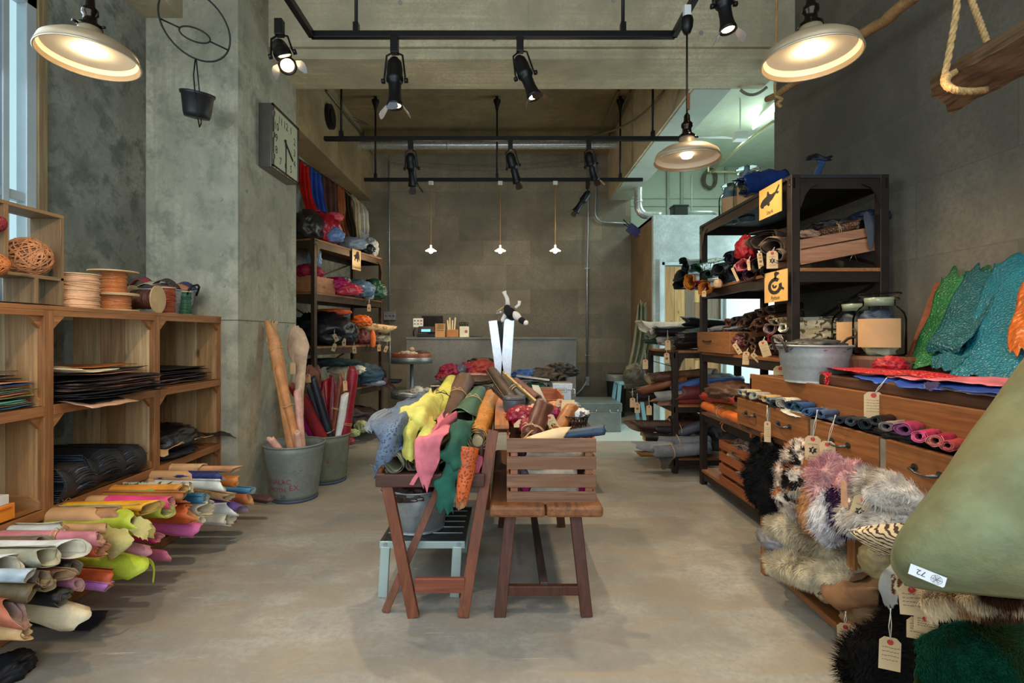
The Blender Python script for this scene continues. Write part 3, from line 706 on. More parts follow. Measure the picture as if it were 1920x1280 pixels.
MB().box((pc.x + .005, 3.09, 2.66), (.016, .012, .10)).build('cord_clip', plain('brown_clip', (120, 74, 44), .6), t)
# ================================================================== LEFT WOODEN SHELF
def pz(*a): return [W(p[0], p[1], Y=p[2]) for p in a]
WD = (176, 138, 94); WDL = (202, 172, 128)
XF, XB = -2.02, -2.49; BY = (1.56, 2.26, 2.96, 3.64); ZS = (.05, .49, .94, 1.38)
for k in range(3):
    lab = ('pale wooden cubby shelf unit nearest the camera, cut by the left edge', 'pale wooden cubby shelf unit in the middle of the left row, cream spool on top', 'pale wooden cubby shelf unit at the far end of the left row against the pillar')[k]
    y0, y1 = BY[k], BY[k + 1]
    t = thing('wooden_shelf', lab, 'shelf', (XF, y0, 0), 'wooden cubby shelves along the left wall')
    for y in (y0 + .012, y1 - .012):
        for j, (a, b_) in enumerate(zip((XB, XB + .16, XB + .30), (XB + .157, XB + .297, XF - .004))):
            MB().bb(a, b_, y - .011, y + .011, .0, ZS[3] - .02).build('side_board', wood(WDL if (j + k) % 2 else WD, 2, .6, .8), t, bevel=.002)
        MB().bb(XF - .03, XF, y - .0118, y + .0118, 0, ZS[3] - .02).build('front_stile', wood((150, 102, 60), 2, .6, 1, False), t, bevel=.002)
    MB().bb(XF - .022, XF + .002, y0 + .024, y1 - .024, 1.335, 1.36).build('front_rail', wood((158, 106, 62), 1, .6, 1, False), t)
    for z in ZS[:3]:
        MB().bb(XB, XF - .002, y0 + .024, y1 - .024, z - .02, z).build('shelf_board' if z < 1.3 else 'top_board', wood((160, 112, 68), 1, .6), t)
        MB().bb(XF - .022, XF + .002, y0 + .024, y1 - .024, z - .045, z + .0 ).build('front_rail', wood((158, 106, 62), 1, .6, 1, False), t, bevel=.002)
    if k < 3: MB().bb(XB, XF + .002, y0, y1, ZS[3] - .0195, ZS[3] + .0005).build('top_plank', wood((158, 108, 64), 1, .6), t, bevel=.002)
    for z in ZS[1:]:
        for y, sg in ((y0 + .024, 1), (y1 - .024, -1)):
            MB().prism([(0, 0), (sg * .055, 0), (0, -.055)], (XF - .018, y, z - .045), (0, 1, 0), (0, 0, 1), .018 * sg).build('corner_gusset', wood((160, 110, 64), 1, .6, 1, False), t)
    for z in ZS[:3]:
        for y, sg in ((y0 + .024, 1), (y1 - .024, -1)):
            if k == 2 and sg == -1: continue
            MB().prism([(0, 0), (.45, 0), (.45, .03), (.41, .06), (0, .06)], (XB + .005, y + (.0 if sg > 0 else -.012), z), (1, 0, 0), (0, 0, 1), -.012).build('side_cleat', wood(WD, 0, .6, 1, False), t)
# display box on top
t = thing('display_crate', 'rough wooden open display box standing on the shelf top at the left edge', 'crate', (-2.2, 2.2, 1.38))
g = (138, 112, 78); a, b_ = -2.245, -2.10
for z in (1.815, 1.52): MB().bb(a, b_, 1.2, 2.43, z - .016, z).build('shelf_board', wood(g, 1, .5), t, bevel=.002)
for y, z0, z1 in ((2.42, 1.385, 1.80), (2.15, 1.535, 1.80), (2.29, 1.385, 1.505), (1.21, 1.385, 1.8)): MB().bb(a, b_, y - .009, y + .009, z0, z1).build('divider', wood(g, 2, .5), t, bevel=.002)
MB().bb(a, b_, 1.2, 2.14, 1.72, 1.733).build('shelf_board', wood(g, 1, .5), t)
def cordball(label, c, r, rgb, n=46, th=.0035, seed=1):
    t = thing('cord_ball', label, 'ball of cord', c); c = V(c); rnd = random.Random(seed)
    MB().lathe([(.001, -r * .93)] + [(r * .93 * math.cos(a), r * .93 * math.sin(a)) for a in [-1.2 + 2.4 * i / 10 for i in range(11)]] + [(.001, r * .93)], c, 28).build('core', plain('cord_core', tuple(int(x * .7) for x in rgb), .8), t)
    m = MB()
    for k in range(n):
        ax = V((rnd.gauss(0, 1), rnd.gauss(0, 1), rnd.gauss(0, 1) * 1.4)).normalized(); u = ax.orthogonal().normalized(); v = ax.cross(u); h = rnd.uniform(-.45, .45) * r; q = math.sqrt(r * r - h * h)
        m.tube([c + ax * h + (u * math.cos(x) + v * math.sin(x)) * q * rnd.uniform(.97, 1.03) for x in [2 * PI * i / 26 for i in range(26)]], th, 5, closed=True)
    m.build('windings', plain('cord_' + str(rgb), rgb, .75, 0, .2, 30), t)
cordball('big ball of tan leather cord inside the display box', W(51, 483, Y=2.30) + V((0, 0, .0)), .088, (186, 128, 88))
cordball('small orange-brown cord ball at the left edge of the display box', W(-10, 495, Y=2.1), .045, (196, 118, 66), 24, .003, 4)
cordball('small dark red cord ball on the upper tier of the display box', W(-10, 418, Y=2.08), .036, (120, 34, 44), 24, .003, 5)
solo('black_sheet', sheet([[(-2.05, 1.9, 1.384), (-2.12, 1.9, 1.386), (-2.2, 1.9, 1.386)], [(-2.04, 2.2, 1.385), (-2.12, 2.2, 1.39), (-2.2, 2.2, 1.386)], [(-2.05, 2.40, 1.384), (-2.1, 2.38, 1.386), (-2.15, 2.36, 1.386)]]), leather((26, 26, 26)), 'flat black leather scrap on the shelf top under the display box', 'leather sheet', solid=.002)
def spool(label, c, r, rf, h, rgb, axis=(0, 0, 1), wraps=16, fl=CORK):
    c = V(c); ax = V(axis).normalized(); t = thing('cord_spool', label, 'spool of cord', c)
    q = V((0, 0, 1)).rotation_difference(ax)
    MB().disc(c + ax * .003, rf, ax, .006, 32).build('flange', fl, t); MB().disc(c + ax * (h - .003), rf, ax, .006, 32).build('flange', fl, t)
    pr = [(r * .9, .006)]; st = (h - .012) / wraps
    for i in range(wraps):
        z = .006 + i * st; rr = r * (1 + .03 * math.sin(i * 1.7))
        pr += [(rr * .97, z + st * .02), (rr, z + st * .3), (rr, z + st * .7), (rr * .97, z + st * .98)]
    m = MB().lathe(pr + [(r * .9, h - .006)], c, 36, 0, ax)
    rnd = random.Random(int(r * 9999))
    for k in range(5):
        z0 = rnd.uniform(.15, .8) * h; am = rnd.uniform(.04, .12) * h; ph = rnd.uniform(0, 6)
        m.tube([c + q @ V((math.cos(x) * r * 1.02, math.sin(x) * r * 1.02, z0 + am * math.sin(x + ph))) for x in [2 * PI * i / 24 for i in range(24)]], st * .3, 6, closed=True)
    m.build('cord', leather(rgb, .4), t)
    return t
def sp(px, yb, Z=1.381):   # on the shelf top at X -2.12
    return W(px, yb, X=-2.13).x, W(px, yb, X=-2.13).y, Z
spool('wide spool of cream lace beside the display box', sp(148, 0), .083, .09, .172, (226, 178, 138))
x, y, z = sp(213, 0)
spool('lower orange lace spool under another on the shelf top', (x, y, z), .078, .115, .088, (202, 130, 80), wraps=12)
spool('upper orange lace spool stacked on a second spool', (x, y, z + .089), .06, .115, .125, (196, 118, 62))
spool('dark brown lace spool lying on its side between the orange and red spools', W(252, 561, X=-2.17) + V((-.01, 0, -.0)), .056, .082, .14, (92, 56, 40), (1, .12, 0), 14)
x, y, z = sp(313, 0); spool('glossy red-brown lace spool standing before the metal tub', (x, y, z), .046, .05, .168, (150, 62, 32), fl=CORK)
x, y, z = sp(347, 0); spool('green lace spool at the right end of the shelf top', (x, y, z), .036, .043, .158, (44, 96, 66), fl=CORK)
def tub(label, c, r, h, taper=.82, sx=1, mat=GALV, name='metal_tub', cat='tub', handles=True, hm=IRON, ribs=2, ears=None, lift=.0):
    c = V(c); t = thing(name, label, cat, c)
    pr = [(.001, .004), (r * taper, .004), (r * taper, 0)]
    for i in range(13):
        u = i / 12; rr = r * (taper + (1 - taper) * u); b_ = .004 if i in ((6, 8) if ribs == 2 else ()) else 0; pr.append((rr + b_, h * u))
    pr += [(r + .006, h + .002), (r + .006, h - .006), (r, h - .006)]
    MB().lathe(pr, c, 44, 0, sx=sx).build('bowl', mat, t, solid=.0015)
    if handles:
        for sg in (-1, 1):
            e = c + V((sg * r * sx, 0, h * .88)); k = r * .32
            MB().tube([e + V((0, -k, -h * .06)), e + V((sg * .015, -k, h * .18)), e + V((sg * .03, -k * .7, h * .30)), e + V((sg * .04, 0, h * .36)), e + V((sg * .03, k * .7, h * .30)), e + V((sg * .015, k, h * .18)), e + V((0, k, -h * .06))], r * .045, 8).build('handle', hm, t)
    return t
tc = V((W(305, 0, X=-2.30).x, W(305, 0, X=-2.30).y, 1.381))
tub('oval galvanised tub of woven bands behind the red spool', tc, .155, .165, .84, 1.25)
rnd = random.Random(9)
for k, (rgb, lb) in enumerate((((150, 50, 60), 'red and white woven band'), ((190, 176, 150), 'cream woven band with dots'), ((40, 52, 96), 'navy woven band'), ((60, 42, 40), 'dark speckled woven band'), ((196, 120, 80), 'orange speckled woven band'))):
    ps = []; cx = tc.x + (-.10, -.03, .11, .06, .1)[k]; cy = tc.y + (-.06, -.09, .03, -.08, -.02)[k]
    m = MB(); h = (.07, .04, .05, .06, .03)[k]
    rows = [[V((cx + (i / 8 - .5) * .17 + (j - .5) * .01, cy + (j - .5) * .05, 1.54 + h * math.sin(PI * i / 8) + .02 * j)) for j in range(2)] for i in range(9)]
    rows = [[r[0], r[0].lerp(r[1], .5), r[1]] for r in rows]
    solo('woven_band', MB().grid(surf(rows, 24, 4, 0)), leather(rgb, .8, 'denim', (225, 215, 200)), lb + ' arched out of the oval tub on the shelf', 'woven band', 'woven bands in the oval tub', solid=.004)
solo('woven_band_pile', lump((tc.x, tc.y, 1.545), (.32, .24, .09), (90, 70, 62), 5, .3, n=3), leather((90, 60, 60), .8, 'denim', (210, 190, 170)), 'tangle of woven bands filling the oval tub', 'woven bands')
# folded sheets on shelves
def sheets(base, specs, x0, x1, y0, y1, group, wob=.012, thick=.003, seed=0, rise=.0, side=0):
    rnd = random.Random(seed); z = base
    for i, (rgb, dz, dx, lab) in enumerate(specs):
        z += dz; rows = []
        xo = dx + rnd.uniform(-.012, .012); ya = y0 + rnd.uniform(-.01, .02); yb = y1 + rnd.uniform(-.03, .01)
        for u in range(4):
            yy = ya + (yb - ya) * u / 3
            rows.append([V((x0 + (x1 + xo - x0) * v / 3, yy + rnd.uniform(-.008, .008), z + rnd.uniform(-.4, 1) * wob * (.3 + .7 * (u in (0, 3))) + (rise * (v == 3)))) for v in range(4)])
        solo('leather_sheet', MB().grid(surf(rows, 14, 10, .03, .003, 10, i + seed)), [leather(rgb, .55)], lab, 'leather sheet', group, solid=thick)
K = (24, 24, 26)
g1 = 'stacked leather sheets in the middle cubby'
sp_ = [(K, .006, .08, 'thin dark leather sheet in the stack of the middle cubby'), ((40, 30, 32), .008, .05, 'thin dark leather sheet in the stack of the middle cubby')] * 3
sp_ += [((170, 116, 92), .008, .02, 'pinkish tan leather sheet edge in the middle cubby stack'), (K, .007, .03, 'thin dark leather sheet in the stack of the middle cubby'), ((58, 40, 46), .008, .03, 'thin dark leather sheet in the stack of the middle cubby')] * 2
sheets(.945, sp_, -2.44, -1.985, 2.31, 2.90, g1, seed=3)
sheets(.945 + .10, [((196, 138, 116), .01, -.02, 'pinkish leather sheet near the top right of the middle cubby stack'), ((224, 206, 186), .008, -.04, 'off-white leather sheet at the right of the middle cubby stack'), (K, .008, -.03, 'black sheet right under the orange one in the middle cubby')], -2.42, -2.0, 2.45, 2.90, g1, seed=8)
sheets(1.078, [((188, 112, 48), .006, -.05, 'orange-brown leather sheet on top of the middle cubby stack')], -2.45, -2.0, 2.42, 2.84, g1, seed=4, rise=.006)
sheets(1.072, [((232, 216, 178), .008, .06, 'cream leather sheet curling over the left of the middle cubby stack')], -2.35, -1.98, 2.29, 2.52, g1, seed=5, wob=.02)
sheets(.945, [(K, .006, .04, 'black leather sheet drooping from the front of the middle cubby'), ((206, 160, 130), -.012, .10, 'tan-edged sheet hanging lowest out of the middle cubby')], -2.3, -1.97, 2.32, 2.6, g1, seed=6, rise=-.02)
g2 = 'coloured leather sheets in the near cubby'
cl = [((60, 110, 140), 'blue'), ((176, 130, 90), 'tan'), ((140, 206, 176), 'mint'), ((120, 190, 160), 'pale green'), ((60, 60, 62), 'charcoal'), ((196, 190, 120), 'yellow'), ((190, 110, 90), 'coral'), ((206, 196, 180), 'cream'), ((90, 120, 100), 'sage'), ((200, 180, 110), 'sand'), ((150, 96, 110), 'mauve'), ((70, 100, 160), 'cobalt'), ((206, 150, 120), 'peach')]
sheets(.943, [(c_, .0085, 0, f'{n_} sheet edge in the near cubby pile of coloured leathers') for c_, n_ in cl], -2.46, -2.045, 1.75, 2.21, g2, seed=11, wob=.004)
sheets(1.058, [(K, .006, -.02, 'black folded sheet above the coloured pile in the near cubby'), ((34, 34, 36), .012, -.01, 'charcoal folded sheet above the coloured pile in the near cubby'), ((112, 100, 90), .018, .0, 'grey-brown sheet topmost on the near cubby pile')], -2.46, -2.06, 1.75, 2.2, g2, seed=12, wob=.008)
g3 = 'dark leather sheets in the far cubby'
sheets(.945, [((120, 86, 78), .006, .0, 'brown-pink sheet at the bottom of the far cubby stack'), (K, .010, -.01, 'black sheet low in the far cubby stack'), ((150, 112, 108), .012, -.02, 'dusty pink sheet in the far cubby stack'), ((60, 44, 44), .011, -.02, 'dark plum sheet in the far cubby stack'), ((40, 36, 38), .012, .0, 'charcoal sheet in the far cubby stack'), ((130, 96, 94), .011, -.02, 'mauve-brown sheet in the far cubby stack'), ((34, 28, 26), .013, .0, 'dark brown sheet near the top of the far cubby stack'), ((38, 33, 30), .016, -.01, 'wavy brown-black sheet topmost in the far cubby')], -2.44, -2.06, 3.0, 3.56, g3, seed=21, wob=.012)
# lower row: black denim folds, heap, boxes
def folds(label, x0, x1, y0, y1, z, h, rgb, rgb2, n=7, seed=0):
    """a cloth stack folded over: nested U bands whose bend faces the aisle"""
    rnd = random.Random(seed)
    ordn = ['outermost', 'second', 'third', 'fourth', 'fifth', 'sixth', 'seventh']
    for k in range(n):
        rr = h / 2 * (1 - k / n * .86); cz = z + h / 2; rows = []
        prof = [(x0, -rr)] + [(x1 - .02 - rr + rr * math.sin(a), -rr * math.cos(a)) for a in [PI * i / 10 for i in range(11)]] + [(x0, rr)]
        for u in range(7):
            yy = y0 + (y1 - y0) * u / 6; dz = .012 * math.sin(u * 1.3 + seed + k * .2)
            rows.append([V((px + .012 * math.sin(u + seed + k * .3), yy, cz + pz * (1 + .08 * math.sin(u * 1.7 + seed)) + dz)) for px, pz in prof])
        solo('folded_leather', MB().grid(surf(rows, 18, 30, .01, .003, 14, seed + k)), [leather(rgb2, .8), leather(rgb, .6)], ordn[k] + ' ' + label, 'folded leather', 'layers of the ' + label[:30], solid=.003)
zz = .492
folds('charcoal leather layer folded in the left part of the middle lower cubby', -2.44, -1.975, 2.30, 2.48, zz, .135, (38, 38, 42), (96, 108, 128), 6, 1)
folds('charcoal leather layer folded in the centre of the middle lower cubby', -2.44, -1.985, 2.46, 2.68, zz + .01, .155, (36, 36, 40), (96, 110, 132), 7, 2)
folds('charcoal leather layer folded in the right part of the middle lower cubby', -2.44, -1.985, 2.66, 2.86, zz + .0, .15, (34, 35, 40), (104, 118, 140), 7, 4)
bundle('glossy black leather heap in the far lower cubby', (-2.2, 3.22, .60), (.40, .46, .17), (18, 18, 22), rough=.3, amp=.3)
solo('leather_scrap', sheet([[(-2.35, 3.45, .57), (-2.2, 3.5, .575), (-2.0, 3.52, .56), (-1.93, 3.56, .55)], [(-2.35, 3.55, .57), (-2.2, 3.58, .58), (-2.0, 3.60, .57), (-1.9, 3.61, .54)]], rip=.03, rag=.08), leather((22, 22, 26), .3), 'black leather tail spilling past the end of the far lower cubby', 'leather scrap', solid=.003)
solo('leather_scrap', sheet([[(-2.3, 3.02, .545), (-2.1, 3.02, .55), (-1.99, 3.0, .545)], [(-2.3, 3.25, .55), (-2.1, 3.2, .57), (-1.98, 3.18, .60)], [(-2.3, 3.42, .55), (-2.1, 3.44, .56), (-1.97, 3.46, .57)]], rip=.02, rag=.1), leather((206, 160, 108), .6), 'tan leather scrap under the black heap in the far lower cubby', 'leather scrap', solid=.003)
bundle('flattened black suede under the tan scrap in the far lower cubby', (-2.2, 3.2, .518), (.42, .44, .05), (26, 27, 32), rough=.8, amp=.2)
t = thing('magazine_file', 'orange cardboard file lying in the near lower cubby', 'box', (-2.2, 1.9, .50))
m = MB().bb(-2.4, -2.03, 1.7, 2.115, .495, .56); m.build('body', plain('orange_card', (232, 140, 38), .5), t, bevel=.003)
m = MB().bb(-2.029, -2.027, 2.02, 2.10, .542, .548); m.build('print', plain('orange_print', (200, 90, 30), .5), t)
t = thing('magazine_file', 'white cardboard file on top of the orange one in the near lower cubby', 'box', (-2.2, 1.9, .56))
m = MB().bb(-2.4, -2.035, 1.7, 2.095, .561, .60); m.build('body', plain('white_card', (226, 224, 216), .6), t, bevel=.003)
MB().bb(-2.38, -2.05, 1.72, 2.07, .6, .606).build('contents', plain('brown_print', (130, 114, 96), .6), t)
solo('leather_strip', sheet([[(-2.44, 2.45, .65), (-2.4, 2.45, .66)], [(-2.3, 2.40, .655), (-2.26, 2.40, .665)], [(-2.15, 2.33, .645), (-2.11, 2.33, .655)]], rag=.01), leather((206, 180, 130), .7), 'pale strip lying over the charcoal folds in the middle lower cubby', 'leather strip', solid=.003)
# ================================================================== ROLLS OF THE BOTTOM ROW
OR = (206, 130, 52)
def lroll(label, tp, bp, rp, rgb, Xt=None, **k):
    rho = (tp[1] - VY) / (VX - tp[0]); Xt = Xt or max(1.62, .80 / rho)
    a = W(tp[0], tp[1], X=-Xt); b_ = W(bp[0], bp[1], Y=a.y + k.pop('dy', .0)); r = rp * 1.1 * a.y / F
    d = b_ - a; f = min(max((-2.43 - a.x) / min(d.x, -.05), 1), 12); e = a + d * f; e.z = min(max(e.z, .055 + r), .46 - r * .5)
    e.x = max(e.x, -2.45)
    e.y = min(max(e.y, a.y - .12), a.y + .12)
    return roll(label, a, e, r, rgb, **k)
GR = 'leather rolls in the bottom cubbies'
DL = [
 ('tan paper-like roll, topmost at the far end of the bottom cubbies', (382, 877), (322, 872), 8, (206, 164, 116), dict(cord=.4)),
 ('tan roll with a pointed end farthest along the top of the pile', (446, 879), (392, 876), 6, (196, 142, 98), dict(skew=1.6)),
 ('crumpled navy roll behind the white one at the far end', (414, 891), (380, 884), 9, (34, 44, 96), dict(ruf=1, kraft=.8)),
 ('grey-white roll with an orange-brown end by the pillar', (446, 902), (412, 892), 10, (196, 120, 50), dict(kraft=.5, ruf=.6)),
 ('white roll with a wide flared mouth in the far cubby', (418, 908), (350, 895), 11, (222, 222, 214), dict(kraft=.55, flare=.3, skew=1.2)),
 ('green-speckled off-white roll in the far cubby', (360, 913), (300, 896), 10, (190, 188, 168), dict(pat='camo', rgb2=(70, 88, 66))),
 ('thin crumpled tan roll crossing above the purple one', (432, 932), (377, 915), 8, (206, 166, 118), dict(ruf=.8, cord=.4)),
 ('paper-wrapped roll with an orange end below the far cubby', (344, 920), (250, 905), 11, (214, 140, 52), dict(kraft=.62, skew=.3)),
 ('grass green roll under the middle lower cubby', (296, 922), (221, 911), 8, (132, 164, 76), dict(inner=leather((176, 190, 180), .4))),
 ('paper-wrapped roll with a hot pink end', (322, 941), (205, 925), 11, (226, 72, 128), dict(kraft=.6, turns=2.4, skew=.2)),
 ('big mustard yellow roll with khaki lining', (287, 952), (160, 939), 13, (240, 168, 32), dict(cord=.5, skew=1.1, Xt=1.62)),
 ('teal blue roll ending in a square cut', (386, 935), (341, 934), 9, (48, 116, 150), dict(skew=.2, turns=2.4)),
 ('orange-brown roll behind the teal blue one', (345, 931), (315, 929), 9, (176, 106, 48), {}),
 ('bright blue roll at the far end beside the bucket', (474, 920), (427, 917), 6, (72, 142, 190), dict(kraft=.5)),
 ('rust roll at the far end under the bright blue one', (470, 935), (431, 934), 9, (188, 106, 56), dict(kraft=.3)),
 ('dark maroon roll reaching farthest toward the bucket', (506, 938), (474, 934), 7, (82, 46, 46), dict(skew=1.2)),
 ('large soft purple roll hanging over the rack foot', (446, 952), (405, 934), 16, (96, 66, 148), dict(bend=.03, ruf=.8)),
 ('black roll end low beside the purple one', (458, 955), (432, 948), 7, (34, 30, 24), {}),
 ('upper white roll with a flared cream mouth beside the purple one', (438, 954), (392, 953), 10, (226, 228, 222), dict(skew=1.3, flare=.2)),
 ('cream twisted roll between the rust and white rolls', (388, 953), (360, 952), 11, (198, 192, 170), dict(ruf=1, flare=.3)),
 ('lower white roll under the flared white one', (432, 975), (382, 973), 11, (206, 204, 190), dict(ruf=.6)),
 ('small grey-white roll end left of the lower white one', (380, 974), (355, 975), 6, (196, 200, 196), {}),
 ('fat rust orange roll with open folds in the middle of the pile', (358, 962), (315, 962), 18, (206, 96, 44), dict(turns=2.6, ruf=.7, lift=.3, noisea=.16)),
 ('lime roll squeezed between mustard and rust rolls', (316, 958), (285, 958), 12, (166, 186, 62), dict(turns=2.4)),
 ('bubblegum pink roll sticking farthest out below the rust one', (370, 994), (294, 984), 13, (230, 112, 176), dict(kraft=.25, skew=.8, turns=2.2)),
 ('small magenta roll behind the khaki flap', (296, 1008), (275, 1005), 9, (206, 48, 110), dict(ruf=.8)),
 ('rose roll at the foot of the pile below the magenta one', (316, 1041), (282, 1038), 9, (190, 98, 130), dict(skew=1.2)),
 ('big lime roll draped with a khaki flap', (268, 978), (185, 968), 20, (190, 200, 62), dict(flare=.35, skew=1.4, ruf=.9, inner=leather((190, 180, 112), .85), lift=.25)),
 ('wide paper-wrapped roll behind the lime one', (226, 966), (120, 948), 14, (186, 136, 92), dict(kraft=.9)),
 ('pale pink roll with a grey mouth under the khaki flap', (276, 1038), (235, 1026), 14, (226, 152, 168), dict(skew=1.2, ruf=.5, inner=leather((150, 140, 136), .6))),
 ('dusty pink roll left of the khaki flap', (188, 1008), (105, 982), 13, (206, 128, 136), dict(turns=2.6, cord=.2)),
 ('tan roll behind the dusty pink one', (200, 990), (120, 965), 9, (198, 150, 104), {}),
 ('pale blue-grey cone-mouthed roll with paper butt', (122, 996), (60, 986), 13, (190, 196, 192), dict(kraft=.5, skew=1.4, flare=.2)),
 ('grey glitter roll below the pale blue-grey one', (97, 1006), (25, 996), 8, (150, 140, 128), dict(pat='denim', rgb2=(230, 225, 215), kraft=.4)),
 ('paper-wrapped roll with a dark brown end near the left edge', (90, 1017), (0, 1006), 12, (110, 90, 76), dict(kraft=.5, skew=1)),
 ('bright white roll with a big open mouth', (142, 1030), (88, 1018), 15, (234, 236, 234), dict(skew=1.3, flare=.15)),
 ('rust roll with folded end behind the bright white one', (192, 1030), (147, 1028), 12, (196, 84, 40), dict(turns=2.6, noisea=.15, ruf=.8)),
 ('greenish grey tied roll at left', (93, 1044), (10, 1030), 17, (170, 168, 146), dict(cord=.3, ruf=.5)),
 ('black tied roll under the greenish grey one', (145, 1064), (40, 1052), 13, (26, 24, 24), dict(cord=.25, rough=.3)),
 ('lower lime roll with a big pale mouth', (252, 1068), (150, 1044), 20, (186, 202, 56), dict(skew=1.4, flare=.2, inner=leather((192, 188, 130), .8))),
 ('orange-red roll with tan lining under the lower lime roll', (212, 1083), (130, 1076), 13, (204, 88, 48), dict(skew=.8, inner=leather((156, 96, 66), .7))),
 ('violet roll low under the orange-red one', (205, 1100), (155, 1094), 9, (196, 120, 196), dict(kraft=.2)),
 ('mauve roll left of the violet one at the bottom', (150, 1096), (118, 1090), 10, (206, 130, 160), dict(turns=2.6)),
 ('dark chocolate roll near the left edge', (84, 1084), (30, 1070), 15, (58, 38, 30), {}),
 ('pale blue roll near the left edge', (56, 1078), (20, 1072), 12, (186, 204, 214), {}),
 ('brown pointed roll above the chocolate one', (122, 1078), (70, 1066), 11, (126, 70, 44), dict(skew=1.2, ruf=.8)),
 ('white roll cut by the left edge', (22, 1062), (-20, 1050), 20, (228, 228, 224), dict(ruf=.6)),
 ('olive brown roll low near the left edge', (60, 1112), (-10, 1100), 16, (100, 84, 56), {}),
 ('khaki roll end beside the olive brown one', (94, 1098), (60, 1092), 11, (136, 116, 80), {}),
 ('soft black suede roll low on the pile', (122, 1122), (72, 1116), 16, (22, 22, 26), dict(ruf=.8)),
 ('big cream roll tied with cord at the lower left', (146, 1158), (10, 1122), 22, (232, 216, 178), dict(cord=.32, skew=1.3, ruf=.4, Xt=1.60)),
 ('pinkish brown roll at the lower left edge', (36, 1150), (-40, 1132), 22, (184, 104, 74), dict(skew=1.2, inner=leather((176, 140, 126), .7))),
 ('crumpled sand roll at the very bottom left', (50, 1180), (-30, 1178), 17, (214, 172, 118), dict(ruf=1.1)),
]
for lab, tp, bp, rp, rgb, k in DL: lroll(lab, tp, bp, rp, rgb, group=GR, **k)
kh = leather((196, 184, 116), .85)
solo('leather_flap', sheet([pz((186, 980, 2.25), (215, 990, 2.20), (240, 992, 2.18)), pz((188, 1010, 2.17), (215, 1012, 2.14), (250, 1012, 2.14)), pz((198, 1035, 2.15), (222, 1032, 2.13), (248, 1020, 2.13)), pz((208, 1050, 2.15), (214, 1046, 2.14), (222, 1040, 2.14))], rag=.05), [kh, kh], 'khaki suede flap hanging down from the big lime roll', 'leather flap', solid=.003)
solo('leather_flap', sheet([pz((236, 970, 2.32), (262, 968, 2.26), (284, 980, 2.25)), pz((240, 990, 2.24), (262, 990, 2.22), (282, 996, 2.23)), pz((255, 1005, 2.2), (266, 1010, 2.2), (277, 1015, 2.22))], rag=.1, rip=.01), [kh, kh], 'rounded khaki suede lobe at the mouth of the big lime roll', 'leather flap', solid=.003)
solo('leather_strip', sheet([pz((262, 1040, 2.25), (272, 1050, 2.25)), pz((284, 1050, 2.25), (282, 1058, 2.25)), pz((290, 1068, 2.25), (287, 1068, 2.25)), pz((288, 1094, 2.26), (285, 1092, 2.26))], rag=0), leather((196, 206, 60)), 'thin lime strip dangling to the floor from the pile', 'leather strip', solid=.002)
solo('leather_sheet', sheet([pz((-20, 1130, 2.2), (60, 1140, 2.18), (150, 1146, 2.2), (203, 1146, 2.26)), pz((-20, 1150, 2.1), (70, 1160, 2.12), (150, 1172, 2.14), (190, 1168, 2.18)), pz((-20, 1175, 2.05), (70, 1176, 2.08), (140, 1184, 2.1), (168, 1184, 2.12))], rag=.02), leather((20, 28, 36), .5), 'blue-black leather sheet lying on the floor under the cream roll', 'leather sheet', solid=.004)
bundle('crumpled black leather on the floor at the bottom left corner', W(5, 1262, Y=1.86) + V((0, 0, .0)), (.14, .2, .11), (24, 28, 36), rough=.35)
# ================================================================== BUCKETS BY THE PILLAR
def textmesh(s, size, bend=None):
    cu = bpy.data.curves.new('t', 'FONT'); cu.body = s; cu.size = size; cu.align_x = 'CENTER'; cu.align_y = 'CENTER'; cu.resolution_u = 3
    o = bpy.data.objects.new('t', cu); me = bpy.data.meshes.new_from_object(o)
    vs = [v.co.copy() for v in me.vertices]; fs = [list(p.vertices) for p in me.polygons]
    bpy.data.objects.remove(o); bpy.data.curves.remove(cu); bpy.data.meshes.remove(me); return vs, fs
def write(mb, s, size, o, u, v, mi=0, lift=.001):
    """lettering laid in the plane o + x u + y v"""
    vs, fs = textmesh(s, size); u = V(u).normalized(); v = V(v).normalized(); n = u.cross(v)
    return mb.add([V(o) + u * p.x + v * p.y + n * lift for p in vs], fs, mi)
def bucket(label, c, rt, rb, h, rgb, marks=()):
    c = V(c); t = thing('bucket', label, 'bucket', c); m_ = galv(rgb, .5, .35)
    pr = [(.001, .01), (rb * .97, .01), (rb, 0)] + [(rb + (rt - rb) * i / 8, h * i / 8) for i in range(1, 9)]
    MB().lathe(pr, c, 48).build('body', m_, t, solid=.002)
    MB().lathe([(rt, h - .008), (rt + .008, h - .004), (rt + .008, h + .006), (rt, h + .008), (rt - .004, h), (rt, h - .008)], c, 48).build('rim', m_, t)
    MB().lathe([(rb + .001, .002), (rb + .006, .004), (rb + .007, .016), (rb + .003, .02)], c, 48).build('foot_ring', plain('blue_grey_edge', (70, 84, 110), .6), t)
    if marks:
        m = MB(); m2 = MB()
        for s, size, a0, z, col in marks:
            vs, fs = textmesh(s, size); out = []
            for p in vs:
                zz = z + p.y; rr = rb + (rt - rb) * zz / h + .0015; a = -PI / 2 + a0 + p.x / rr
                out.append(c + V((rr * math.cos(a), rr * math.sin(a), zz)))
            (m2 if col else m).add(out, fs)
        m.build('stencil_lettering', plain('stencil_red', (150, 44, 56), .7), t)
        if m2.v: m2.build('pen_marks', plain('stencil_blue', (44, 62, 120), .7), t)
    return t
B1 = V((-1.635, 3.95, 0)); B2 = V((-1.56, 4.42, 0))
bucket('grey metal bucket with red stencilled letters in front of the pillar', B1, .22, .165, .42, (140, 148, 142), [('QUALAC', .052, -.30, .165, 0), ('PROTN', .045, -.36, .105, 0), ('EX', .058, .36, .118, 0), ('·  20  ·', .04, -.1, .05, 1), ('—', .06, .5, .25, 1)])
